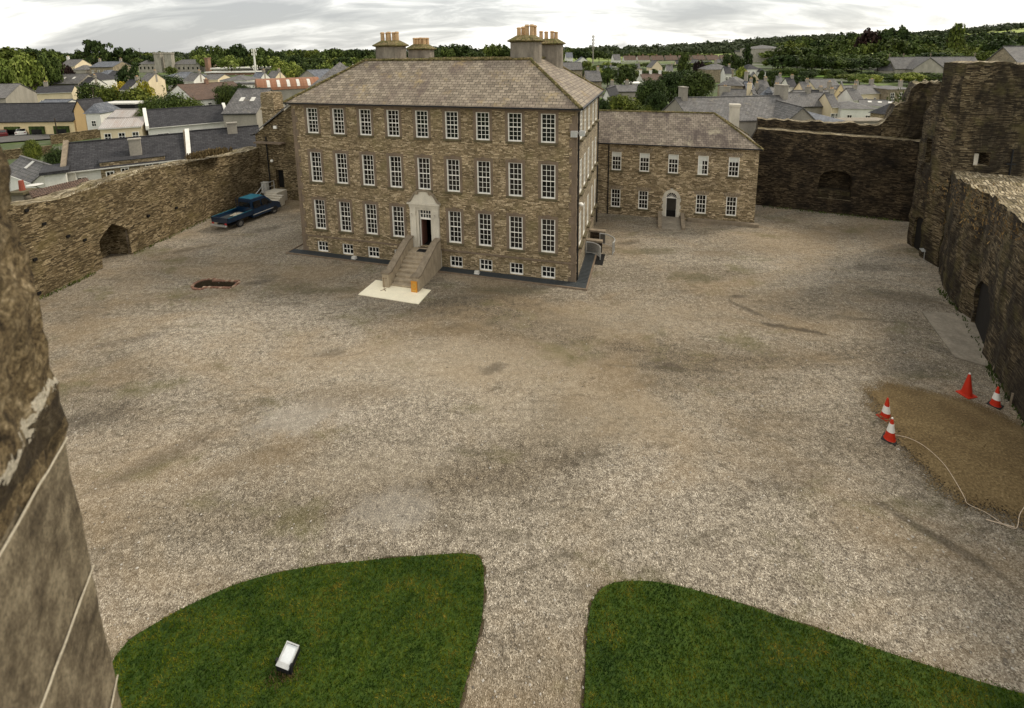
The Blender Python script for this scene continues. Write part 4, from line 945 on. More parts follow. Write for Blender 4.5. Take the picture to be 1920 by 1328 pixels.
def arch_shade(c, tdir, w, h, spring, inward, z0, parent, name='door'):  # added black panel just inside an arch, so the opening reads as shaded
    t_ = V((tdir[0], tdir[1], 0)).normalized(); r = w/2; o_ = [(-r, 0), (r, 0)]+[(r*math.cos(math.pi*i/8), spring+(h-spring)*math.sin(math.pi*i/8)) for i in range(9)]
    return MB().prism([V((c.x, c.y, z0))+t_*x+V((0, 0, z))+inward*.16 for x, z in o_], inward*.12).build(name, M['archshade'], parent)
arch_shade(c1, tdir, tdir.length*.82, 3.42, 2.3, V((.88, -.47, 0)), G0-.1, rw)  # panel added for the dark of the right doorway, no leaf hangs there
tw = thing('ruined_tower', 'tall ragged stone tower ruin on the right with a slit window', 'tower', (0, 0, 0))
TA = gp(1757, 501); TB = gp(1700, 456); TA.z = TB.z = 0; fd = V((math.cos(-.12), math.sin(-.12), 0)); zT = zat(TA, 119)
def face_top(s, p): return zT
# front face block: from TA to the right
dslit = V((0, 0, 0))
dd = (TB-TA).normalized(); k0 = gp(1722, 456); dcen = V((k0.x+.05, k0.y, 0))
# project the doorway centre on TA-TB line
sdc = (TB-TA).length*.63; dcen = TA+dd*sdc
slc = TA+dd*(sdc+.35)
cutD = archcut(dcen, dd, 1.9, 2.9, 2.4, 3.6, z0=G0-.1); cutS = archcut(slc, dd, .8, 2.0, 2.0, 3.0, z0=zat(slc, 307))
tl = topline([(1725, 232), (1735, 212), (1745, 190), (1755, 165), (1770, 146), (1790, 124), (1808, 118)], 12)
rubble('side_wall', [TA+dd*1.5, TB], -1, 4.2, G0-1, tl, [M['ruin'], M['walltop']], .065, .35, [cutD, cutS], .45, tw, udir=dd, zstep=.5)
arch_shade(dcen, dd, 1.95, 2.92, 2.4, V((dd.y, -dd.x, 0)), G0-.05, tw)  # same added panel, giving the tower doorway its shade
wq = None
d_ = ray(1841, 300); nrm = V((-fd.y, fd.x, 0)); q = EYE+d_*((TA-EYE).dot(nrm)/d_.dot(nrm)); wq = q
cutW = archcut(V((q.x, q.y+.15, q.z-.45)), fd, 1.05, 1.0, 1.0, .7, z0=q.z-.45)
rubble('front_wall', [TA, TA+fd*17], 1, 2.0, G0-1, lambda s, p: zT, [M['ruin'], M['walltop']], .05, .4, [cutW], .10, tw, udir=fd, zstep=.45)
MB().frame(q-fd*.5+nrm*.32-V((0, 0, .45)), fd*.5, V((0, 0, .85)), nrm*.3).build('blocking_stone', M['limestone'], tw)
MB().frame(q-fd*.62+nrm*.06+V((0, 0, .53)), fd*1.25, V((0, 0, .14)), nrm*.3).build('lintel', M['cutdark'], tw)
d_ = ray(1893, 305); q2 = EYE+d_*((TA-EYE).dot(nrm)/d_.dot(nrm)); ib = MB().tube(q2-nrm*.12+V((0, 0, -.95)), q2-nrm*.12+V((0, 0, .95)), .05, .05, 8).tube(q2-nrm*.12-fd*.3+V((0, 0, -.1)), q2-nrm*.12+fd*.3+V((0, 0, -.1)), .05, .05, 8)
o = ib.build('iron_tie_bar', M['iron']); tag(o, 'black iron cross-shaped tie bar on the front of the ruined tower', 'tie bar')
# broken stepped masonry behind the tower joining the back wall
bw = thing('back_curtain_wall', 'dark stepped castle wall with an arched recess at the back right of the courtyard', 'wall', (0, 0, 0))
E0, E1 = gp(1422, 385), gp(1700, 416); E0 = E0-(E1-E0)*.05; E1 = E1+(E1-E0)*.08
ed = (E1-E0).normalized(); en = V((-ed.y, ed.x, 0))
zLd0, zLd1 = zat(gp(1465, 390), 245), zat(gp(1697, 416), 266)
ac = gp(1561, 401); sA = (ac-E0).dot(ed); acp = E0+ed*sA
cutE = archcut(acp, ed, 2.75, zat(acp, 318)-zat(acp, 372), zat(acp, 335)-zat(acp, 372), 1.2, z0=zat(acp, 374))
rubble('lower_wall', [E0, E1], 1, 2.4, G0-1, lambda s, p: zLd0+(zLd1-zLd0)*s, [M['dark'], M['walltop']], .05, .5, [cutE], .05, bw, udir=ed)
def etop(s, p): return zLd0+1.15+max(0, s-.62)*0+ (0 if s < .7 else (s-.7)*9)
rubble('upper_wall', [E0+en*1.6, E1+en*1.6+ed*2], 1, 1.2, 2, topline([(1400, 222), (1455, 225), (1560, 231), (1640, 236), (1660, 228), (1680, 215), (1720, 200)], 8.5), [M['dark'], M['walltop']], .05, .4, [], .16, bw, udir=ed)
# left broken end
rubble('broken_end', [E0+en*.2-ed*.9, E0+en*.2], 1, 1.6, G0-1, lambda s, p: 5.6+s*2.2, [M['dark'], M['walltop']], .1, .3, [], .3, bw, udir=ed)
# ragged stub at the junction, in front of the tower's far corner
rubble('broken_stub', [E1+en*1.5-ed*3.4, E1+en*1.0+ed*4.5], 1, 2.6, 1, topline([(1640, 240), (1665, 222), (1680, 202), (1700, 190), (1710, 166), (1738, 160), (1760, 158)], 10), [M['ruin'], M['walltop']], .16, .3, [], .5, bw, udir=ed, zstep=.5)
rubble('recess_sill', [acp-ed*1.35+en*.2, acp+ed*1.35+en*.2], 1, .9, zat(acp, 374)-.1, zat(acp, 358), M['ruin'], .03, .4, [], .05, bw, udir=ed)
# slab, path at the right doorway
sl = [gp(1728, 586), gp(1770, 588), gp(1800, 640), gp(1853, 668), gp(1862, 680), gp(1800, 668), gp(1772, 640)]
sl = [gp(1728, 586), gp(1838, 592), gp(1853, 690), gp(1790, 672)]
mb = MB().prism([V((p.x, p.y, G0)) for p in sl], (0, 0, .09)); o = mb.build('concrete_slab', M['concrete'], udir=(1, 0)); tag(o, 'worn concrete slab at the foot of the right curtain wall by its dark doorway', 'slab')
# small sign at the tower foot, marker posts
q = gp(1732, 487); mb = MB().tube((0, 0, 0), (0, 0, .8), .03, .03, 6).frame((-.25, -.05, .65), (.5, 0, 0), (0, .3, .15), (0, 0, .03)); o = mb.build('sign_stand', M['galv']); o.location = q; tag(o, 'small grey sign on a stand at the foot of the ruined tower', 'sign')
for k, ((x, y), lb) in enumerate((((1861, 697), 'short pale post leaning on the right wall, nearer the concrete slab'), ((1893, 762), 'short pale post against the right wall, right of the cones'))):
    q = gp(x, y); o = MB().box(-.03, .03, -.03, .03, 0, .62).box(-.035, .035, -.035, .035, .62, .65).build('marker_post', M['cut']); o.location = q; o.rotation_euler = (.08, .12, k); tag(o, lb, 'post', 'pale posts at the right wall')
# ---------------------------------------------------------------- foreground tower jamb
jm = thing('gate_tower_wall', 'rough stone wall edge of the viewing tower close on the left', 'wall', (0, 0, 0))
def nearstone():
    m, nt, b = nmat('near_stone'); tc_ = N(nt, 'ShaderNodeTexCoord').outputs['Object']
    a = noise(nt, tc_, 16, 7, .8, .4); b2 = noise(nt, tc_, 85, 5, .8); c_ = noise(nt, tc_, 3.2, 5, .65, .4)
    col = ramp(nt, a.outputs[0], [(.36, (.018, .012, .005)), (.46, (.10, .07, .034)), (.55, (.2, .15, .08)), (.66, (.42, .34, .22))])
    col = mix(nt, 1, col, ramp(nt, b2.outputs[0], [(.38, (.4, .37, .32)), (.6, (1.5, 1.5, 1.5))]), 'MULTIPLY')
    col = mix(nt, ramp(nt, c_.outputs[0], [(.42, (0, 0, 0)), (.62, (.6, .6, .6))]), col, (.05, .037, .018))
    at = N(nt, 'ShaderNodeAttribute', attribute_name='joint'); j1 = noise(nt, tc_, 12, 6, .75, .6); j2 = noise(nt, tc_, 5, 4, .6)
    dj = math_(nt, 'ABSOLUTE', math_(nt, 'ADD', at.outputs['Fac'], math_(nt, 'MULTIPLY', math_(nt, 'SUBTRACT', j2.outputs[0], .5), .16)))
    th_ = math_(nt, 'MULTIPLY', math_(nt, 'SUBTRACT', j1.outputs[0], .435), .2); jm_ = math_(nt, 'LESS_THAN', dj, th_)
    dk = math_(nt, 'LESS_THAN', math_(nt, 'ABSOLUTE', math_(nt, 'ADD', at.outputs['Fac'], .055)), math_(nt, 'MULTIPLY', math_(nt, 'SUBTRACT', j2.outputs[0], .3), .25))
    col = mix(nt, math_(nt, 'MULTIPLY', dk, .75), col, (.02, .014, .008))
    col = mix(nt, jm_, col, mix(nt, 1, (.55, .49, .38), ramp(nt, b2.outputs[0], [(.35, (.55, .55, .55)), (.6, (1.2, 1.2, 1.2))]), 'MULTIPLY'))
    L(nt, col, b.inputs['Base Color']); b.inputs['Roughness'].default_value = .95
    bump(nt, b, mix(nt, .5, a.outputs[0], b2.outputs[0]), .9, .02); return m
def smoothstone():
    m, nt, b = nmat('smooth_grey_stone'); tc_ = N(nt, 'ShaderNodeTexCoord').outputs['Object']
    a = noise(nt, tc_, 10, 7, .75); b2 = noise(nt, tc_, 110, 5, .8)
    col = ramp(nt, a.outputs[0], [(.36, (.055, .041, .024)), (.5, (.13, .103, .065)), (.64, (.23, .19, .125))])
    col = mix(nt, .8, col, ramp(nt, b2.outputs[0], [(.4, (.5, .49, .47)), (.6, (1.4, 1.4, 1.4))]), 'MULTIPLY')
    L(nt, col, b.inputs['Base Color']); b.inputs['Roughness'].default_value = .9; bump(nt, b, b2.outputs[0], .5, .01); return m
M['near'] = nearstone(); M['nearsmooth'] = smoothstone()
# wall plane runs from the corner back past the camera's left
jd = V((.455, -.89, 0)).normalized(); jn = V((-jd.y, jd.x, 0))      # jn points to the right (towards the courtyard side)
def jpt(px, py, dist):
    d = ray(px, py); return EYE+d*dist
# corner line points in the plane through C0
C0 = EYE+ray(110, 740)*1.30
def onj(px, py):
    d = ray(px, py); t_ = (C0-EYE).dot(jn)/d.dot(jn); return EYE+d*t_
corner = [onj(-16, 180), onj(4, 262), onj(22, 350), onj(45, 455), onj(62, 540), onj(76, 620), onj(88, 690), onj(106, 735), onj(121, 822), onj(150, 955), onj(171, 1065), onj(197, 1190), onj(218, 1280), onj(228, 1330), onj(262, 1500), onj(300, 1720)]
jb = lambda p, ex=0: p
vs = []; fs = []; nx = 34; mesh_rows = []
cors = []
for a, b in zip(corner, corner[1:]):
    k = max(1, int((b-a).length/.03))
    for i in range(k): cors.append(a.lerp(b, i/k))
cors.append(corner[-1]); nr_ = len(cors)
# mortar joints: pixel segments measured on the wall
J_PX = [((122, 822), (-10, 1050), .010, 0), ((172, 1062), (60, 1362), .011, 0), ((217, 1268), (190, 1400), .010, 0)]
zsm = onj(121, 822).z
for i, c in enumerate(cors):
    row = []
    for k in range(nx):
        s = 1.9*(k/(nx-1))**1.6; p = c+jd*s; rough = .02 if c.z > zsm-.0 else .004
        p = p+jn*(vnoise(p, 7, 1)*rough+vnoise(p, 22, 3)*rough*.9)
        if k == 0: p = p-jd*(vnoise(p, 9, 4)*rough*.5)
        row.append(p)
    back = [row[0]-jn*w-jd*(.05*w) for w in (.05, .2, .6, 1.4)]
    mesh_rows.append(back[::-1]+row)
R = len(mesh_rows[0]); mb = MB()
for i in range(nr_-1):
    for k in range(R-1):
        top_ = i*R+k; cz = (mesh_rows[i][k].z+mesh_rows[i+1][k].z)/2
        pa_ = mesh_rows[i][k]; smooth_ = 0
        mb.f.append((top_, top_+R, top_+R+1, top_+1))
        # below the joint line (in the face plane) stone is smooth and grey
        d0 = pa_-onj(122, 822); ln = onj(-10, 1050)-onj(122, 822); lt = V((0, 0, 1)); sj = d0.dot(jd); zj = onj(122, 822).z+ (ln.z/ln.dot(jd))*sj
        mb.m.append(1 if cz < zj else 0)
mb.v = [p for r in mesh_rows for p in r]
wallo = mb.build('wall', [M['near'], M['nearsmooth']], jm, smooth=True)
if sum(f.normal.dot(jn) for f in wallo.data.polygons) < 0: wallo.data.flip_normals()
jA, jB = onj(103, 722), onj(-60, 985); jd_ = jB-jA; jsl = jd_.z/jd_.dot(jd)
at = wallo.data.attributes.new('joint', 'FLOAT', 'POINT'); at.data.foreach_set('value', [(p-jA).z-jsl*(p-jA).dot(jd) for p in mb.v])
mortar = plain('lime_mortar', (.5, .44, .33), .9, .3, 20, .4, streak=False)
for (a, b, wd_, ro) in J_PX:
    A, B = onj(*a), onj(*b); m_ = MB(); k = 40; d = (B-A)/k; upj = V((0, 0, 1)); vsx = []
    for i in range(k+1):
        p = A+d*i; w = wd_*(.55+.5*abs(vnoise(p, 14 if ro else 9, 8))*2)*(1.0 if ro else .55); off = vnoise(p, 16, 6)*(.035 if ro else .003); w = w*(max(.1, .5+1.8*vnoise(p, 24, 2)) if ro else 1)
        vsx += [p+upj*(w+off)+jn*.004, p+upj*off+jn*(.012 if ro else .007), p+upj*(off-w)+jn*.004]
    m_.add(vsx, [(3*i+j, 3*i+j+1, 3*i+j+4, 3*i+j+3) for i in range(k) for j in (0, 1)]); o = m_.build('mortar_joint', mortar, jm, smooth=True)
    if sum(f.normal.dot(jn) for f in o.data.polygons) < 0: o.data.flip_normals()
# ---------------------------------------------------------------- traffic cones
M['conered'] = plain('cone_red_plastic', (.5, .028, .008), .55, .15, 6, .05); M['conewhite'] = plain('cone_white_sleeve', (.75, .72, .66), .5, .12, 6, .05); M['rubber'] = plain('black_rubber', (.02, .02, .02), .8, .2, 6, .1)
def cone(px, py, h, bands, label, base=True, tip='conewhite', rz=0, tilt=0):
    q = gp(px, py); zz = .0
    t_ = thing('traffic_cone', label, 'traffic cone', (q.x, q.y, G0+zz), rz, 'traffic cones by the sandy patch')
    r0, r1 = .19*h, .035*h
    def rr(f): return r0+(r1-r0)*f
    b = MB().box(-.25*h, .25*h, -.25*h, .25*h, 0, .035*h); b.build('base', M['rubber' if base else 'conered'], t_)
    bd = MB(); bd.lathe([(r0*1.12, .035*h), (r0, .08*h), (r1, .985*h), (r1*.6, h)], (0, 0, 0), 20); bd.build('cone_body', M['conered'], t_, smooth=False)
    for (a, b_) in bands:
        s = MB(); s.lathe([(rr(a)+.006, h*(.08+.905*a)), (rr(b_)+.006, h*(.08+.905*b_))], (0, 0, 0), 20); s.build('sleeve', M['conewhite'], t_)
    if tip: MB().lathe([(r1+.006, h*.965), (r1*.8, h+.015)], (0, 0, 0), 12).build('tip', M[tip], t_)
    t_.rotation_euler = (tilt, 0, rz); return t_
cone(1660, 783, .98, [(.22, .58)], 'red and white cone on the grit edge, farther of the left pair', False, None, .3)
cone(1668, 824, 1.02, [(.34, .74)], 'red and white cone with a black base, nearer of the left pair', True, 'conewhite', .7)
cone(1812, 740, 1.12, [], 'plain red cone with a pale tip, no white band', False, 'conewhite', .2)
cone(1866, 760, .95, [(.28, .66)], 'red and white cone close against the right wall', True, None, .5)
# cord lying over the grit
def cordpts(pts, r, label):
    P = [gp(x, y, G0+z) for x, y, z in pts]; out = []
    for i in range(len(P)-1):
        p0, p1, p2, p3 = P[max(0, i-1)], P[i], P[i+1], P[min(len(P)-1, i+2)]
        for k in range(6):
            t_ = k/6; out.append(.5*((2*p1)+(p2-p0)*t_+(2*p0-5*p1+4*p2-p3)*t_*t_+(3*p1-p0-3*p2+p3)*t_**3))
    out.append(P[-1]); o = MB().path(out, r, 6).build('cord', plain('pale_cord', (.6, .48, .36), .7, .2, 6, 0)); tag(o, label, 'cord')
cordpts([(1676, 815, .12), (1705, 822, .2), (1735, 838, .3), (1768, 868, .38), (1790, 900, .38), (1808, 932, .32), (1815, 945, .3), (1850, 962, .22), (1885, 985, .12), (1906, 990, .08), (1912, 965, .3), (1925, 945, .4)], .010, 'thin pale cord snaking across the brown grit')
cordpts([(1849, 974, .08), (1870, 980, .06), (1903, 989, .06)], .02, 'short thicker piece of pale cord at the lower edge of the grit')
# lawn lamp: recessed floodlight standing on the left lawn
q = gp(530, 1268); fl = thing('lawn_floodlight', 'rectangular lawn floodlight with a pale reflector face on the left lawn', 'floodlight', (q.x, q.y, G0), -.28)
MB().prism([(-.24, -.05, .05), (.24, -.05, .05), (.22, .0, .22), (-.22, .0, .22)], (0, 0.001, 0))
h_ = MB(); pr = [(-.2, .02, .06), (-.2, .02, .22), (-.2, .47, .40), (-.2, .47, .24)]; h_.prism(pr, (.4, 0, 0)); h_.build('housing', M['iron'], fl)
sl2 = V((0, .45, .18)).normalized(); nz2 = V((0, -sl2.z, sl2.y))
fa = MB(); o0 = V((-.17, .05, .232))+nz2*.0; fa.frame(o0, (.34, 0, 0), sl2*.42, nz2*.02); fa.build('reflector', plain('reflector_face', (.62, .64, .64), .25, .12, 3, 0, spec=.6), fl)
bz = MB()
for a, b in ((-.2, -.17), (.17, .2)): bz.frame(V((a, .02, .22)), (b-a, 0, 0), sl2*.485, nz2*.05)
bz.frame(V((-.2, .02, .22)), (.4, 0, 0), sl2*.1, nz2*.055).frame(V((-.2, .02, .22))+sl2*.46, (.4, 0, 0), sl2*.03, nz2*.055); bz.build('frame', M['galv'], fl)
MB().box(-.25, -.2, .05, .12, 0, .35).box(.2, .25, .05, .12, 0, .35).box(-.28, .28, -.05, .25, -.02, .03).build('bracket', M['iron'], fl)
weeds('bare_soil', [q+V((-.2, -.15, .05)), q+V((.35, .1, .05))], 'dry straw and bare soil round the lawn floodlight', M['brackenm'], 260, .07, .12)
# ---------------------------------------------------------------- blue crew-cab dropside truck
rwh, fwh = gp(452.4, 425.7), gp(515.5, 400.3); hd = (fwh-rwh); yaw = math.atan2(hd.y, hd.x); wb = hd.length
latd = V((-hd.y, hd.x, 0)).normalized(); org = rwh+latd*.98
tk = thing('pickup_truck', 'blue crew-cab truck with an open dropside bed parked by the curtain wall', 'truck', (org.x, org.y, G0), yaw)
def paint(name, c, r=.3):
    m, nt, b = nmat(name); n = noise(nt, N(nt, 'ShaderNodeTexCoord').outputs['Object'], 4, 4); L(nt, mix(nt, 1, c, ramp(nt, n.outputs[0], [(.3, (.8, .8, .8)), (.7, (1.15, 1.15, 1.15))]), 'MULTIPLY'), b.inputs['Base Color'])
    b.inputs['Roughness'].default_value = r; b.inputs['Coat Weight'].default_value = .6; b.inputs['Coat Roughness'].default_value = .08; return m
bl_ = paint('blue_truck_paint', (.003, .016, .04)); blr = paint('light_blue_paint', (.01, .10, .15), .4)
def cab(profile, zb, hw0, hw1, mat, name, parent):
    n = len(profile); vs = []
    for s in (-1, 1):
        for x, z in profile: f = max(0, (z-zb)/(2.15-zb)); vs.append((x, s*(hw0+(hw1-hw0)*f), z))
    fs = [tuple(range(n)), tuple(range(n, 2*n))[::-1]]+[(i, i+n, (i+1) % n+n, (i+1) % n) for i in range(n)]
    o = MB().add(vs, fs).build(name, mat, parent); bm = bmesh.new(); bm.from_mesh(o.data); bmesh.ops.recalc_face_normals(bm, faces=bm.faces)
    bmesh.ops.bevel(bm, geom=[e for e in bm.edges], offset=.05, segments=2, affect='EDGES', profile=.6); bm.to_mesh(o.data); bm.free(); return o
x0 = 1.45; F = wb+.85
prof = [(x0, .42), (F-.1, .42), (F, .62), (F-.04, .98), (F-.32, 1.16), (F-.95, 1.36), (F-1.75, 2.08), (F-1.95, 2.15), (x0+.06, 2.15), (x0, 2.05)]
prof = [(x, z if z < 1.3 else 1.3+(z-1.3)*1.12) for x, z in prof]
body = cab(prof, 1.2, .98, .80, bl_, 'cab', tk)
MB().box(x0+.08, F-1.95, -.74, .74, 2.25, 2.285).build('roof_panel', blr, tk)
gl = M['glass']
def sidewin(a, b, s, z0=1.32, z1=1.95, cut=0):
    y = lambda z: s*(.98-.18*max(0, (z-1.2)/.95)+.012); return MB().prism([(a, y(z0), z0), (b, y(z0), z0), (b-cut, y(z1), z1), (a, y(z1), z1)], (0, s*.012, 0))
for s in (-1, 1):
    sidewin(x0+.2, x0+1.05, s).build('side_window', gl, tk); sidewin(x0+1.2, x0+2.35, s, cut=.62).build('side_window', gl, tk)
MB().prism([(x0-.012, -.72, 1.35), (x0-.012, .72, 1.35), (x0-.012, .68, 1.92), (x0-.012, -.68, 1.92)], (-.012, 0, 0)).build('rear_window', gl, tk)
ws = V((-.8, 0, .72)).normalized(); wn2 = V((ws.z, 0, -ws.x)); MB().frame(V((F-1.0, -.74, 1.42))+wn2*.012, (0, 1.48, 0), ws*.84, wn2*.012).build('windscreen', gl, tk)
dl = MB()
for s in (-1, 1):
    for a in (x0+.1, x0+1.12, x0+2.3): dl.box(a, a+.014, s*.985-.004, s*.985+.004, .55, 1.25)
dl.build('door_seam', M['iron'], tk)
for s in (-1, 1): MB().box(x0+.02, F-1.0, s*.985-.02, s*.985+.025, .66, .72).build('side_trim', M['galv'], tk)
bed = MB().box(-1.35, x0-.06, -1.0, 1.0, .82, .92).box(-1.3, F-.7, -.4, -.3, .5, .7).box(-1.3, F-.7, .3, .4, .5, .7); bed.build('bed_floor', M['grille'], tk)
for s in (-1, 1):
    b = MB().box(-1.35, x0-.08, s*1.0-.03, s*1.0+.03, .8, 1.25); b.build('side_board', bl_, tk); MB().box(-1.35, x0-.08, s*1.0-.04, s*1.0+.04, 1.25, 1.29).build('board_edge', blr, tk)
MB().box(-1.42, -1.36, -1.0, 1.0, .8, 1.25).box(-1.43, -1.35, -1.0, 1.0, 1.25, 1.29).build('tailboard', bl_, tk)
hb = MB().box(x0-.1, x0-.05, -.98, .98, .9, 1.45)
for y in (-.95, 0, .95): hb.tube((x0-.1, y, .9), (x0-.1, y, 2.3 if y else 1.5), .03, .03, 6)
hb.build('headboard', bl_, tk)
for p in ((.2, .1, .93, .9, .5), (.5, -.3, .93, .5, .35), (-.1, .3, .94, .6, .12)):
    pass
MB().box(.1, 1.1, -.35, .45, .92, .98).box(-.1, .9, .1, .25, .98, 1.03).box(.5, .75, -.5, .5, .98, 1.02).build('load', plain('timber_and_rubble', (.4, .36, .28), .9, .4, 5), tk)
MB().box(-1.6, -1.45, -.95, .95, .5, .62).build('rear_bumper', M['galv'], tk); MB().box(F-.05, F+.08, -.95, .95, .4, .66).build('front_bumper', M['grille'], tk)
for s in (-1, 1):
    MB().box(-1.47, -1.43, s*.8-.12, s*.8+.12, .66, .8).build('tail_light', plain('red_lamp', (.4, .02, .02), .3, .1, 4, 0), tk); MB().box(F-.3, F-.0, s*.76-.16, s*.76+.16, .86, 1.04).build('headlight', M['galv'], tk)
    MB().box(F-1.5, F-1.35, s*1.12-.1, s*1.12+.1, 1.3, 1.55).tube((F-1.42, s*.95, 1.4), (F-1.42, s*1.05, 1.42), .02, .02, 6).build('mirror', M['iron'], tk)
def wheel(x, y, r, w, parent, s):
    t_ = MB().tube((x, y-w/2, r), (x, y+w/2, r), r, r, 20); o = t_.build('wheel', M['rubber'], parent)
    MB().tube((x, y+s*(w/2+.002), r), (x, y+s*(w/2-.03), r), r*.58, r*.5, 14).build('rim', M['rimsteel'], o)
for x in (0, wb):
    for s in (-1, 1): wheel(x, s*.86, .35, .24, tk, s)
for s in (-1, 1):
    mg = MB()
    for x in (0, wb):
        pts = [(x+.46*math.cos(a), .35+.46*math.sin(a)) for a in [math.pi*i/8 for i in range(9)]]
        if x > 1: mg.prism([(px_, s*.975, pz_) for px_, pz_ in pts], (0, s*.016, 0))
    mg.build('wheel_arch', M['iron'], tk)
MB().box(-.95, -.0, -.9, .9, .45, .5).build('chassis', M['iron'], tk)

# ---------------------------------------------------------------- loose stones and wall-foot weeds
def loose():
    rng = random.Random(9); mb = MB(); m_ = []
    for _ in range(2600):
        x, y = rng.uniform(120, 1900), 400+930*rng.random()**1.3; p = gp(x, y)
        if p.y > 31 and -19 < p.x < 23 and p.y > 30: continue
        r = rng.uniform(.018, .045)*(1+.5*(rng.random() < .05)); a = rng.uniform(0, 6.28)
        v = [(math.cos(a+k*1.5708)*r*rng.uniform(.6, 1.3), math.sin(a+k*1.5708)*r*rng.uniform(.6, 1.3), r*.25) for k in range(4)]
        c = V((p.x, p.y, G0)); mb.add([c+V(q) for q in v]+[c+V((0, 0, r*rng.uniform(.6, 1)))]+[c+V((q[0]*.8, q[1]*.8, -.005)) for q in v], [(0, 1, 4), (1, 2, 4), (2, 3, 4), (3, 0, 4), (1, 0, 5, 6), (2, 1, 6, 7), (3, 2, 7, 8), (0, 3, 8, 5)], 0 if rng.random() < .6 else 1)
    o = mb.build('loose_stones', [plain('pale_pebble', (.45, .41, .35), .85, .3, 9, 0), plain('dark_pebble', (.16, .135, .105), .85, .3, 9, 0)]); tag(o, 'loose pale and dark stones scattered over the gravel', 'stones', kind='stuff')
loose()
M['weed'] = leafmat('wall_weeds', (.03, .05, .01), (.07, .10, .02), (.15, .17, .05))
weeds('wall_foot_weeds', [gp(75, 562), gp(180, 512)], 'low weeds along the foot of the left curtain wall, nearer part', M['weed'], 260, .16, .10)
weeds('wall_foot_weeds', [gp(250, 478), gp(400, 407), gp(500, 370)], 'low weeds along the foot of the left curtain wall, farther part', M['weed'], 420, .18, .12)
weeds('wall_foot_weeds', [gp(1430, 388), gp(1560, 402), gp(1692, 416)], 'low weeds along the foot of the dark back wall', M['weed'], 300, .2, .15)
weeds('wall_foot_weeds', [gp(1762, 545), gp(1795, 582)]+[gp(1852, 684), gp(1866, 712), gp(1922, 800)], 'weeds at the foot of the right curtain wall', M['weed'], 320, .2, .10)
weeds('wall_top_weeds', [gp(1800, 345, 7.4), gp(1850, 400, 7.7), gp(1900, 455, 7.7)], 'tufts of grass on the broad top of the right curtain wall', M['brackenm'], 420, .14, .9)
weeds('wall_top_weeds', [gp(120, 372, 6.9), gp(262, 323, 6.6), gp(350, 304, 6.3)], 'tufts of dry grass along the top of the left curtain wall', M['brackenm'], 420, .14, .35)
weeds('wall_top_weeds', [gp(1690, 192, 10.6), gp(1740, 162, 11.8)], 'dark growth on the broken masonry beside the ruined tower', M['weed'], 260, .35, .6)
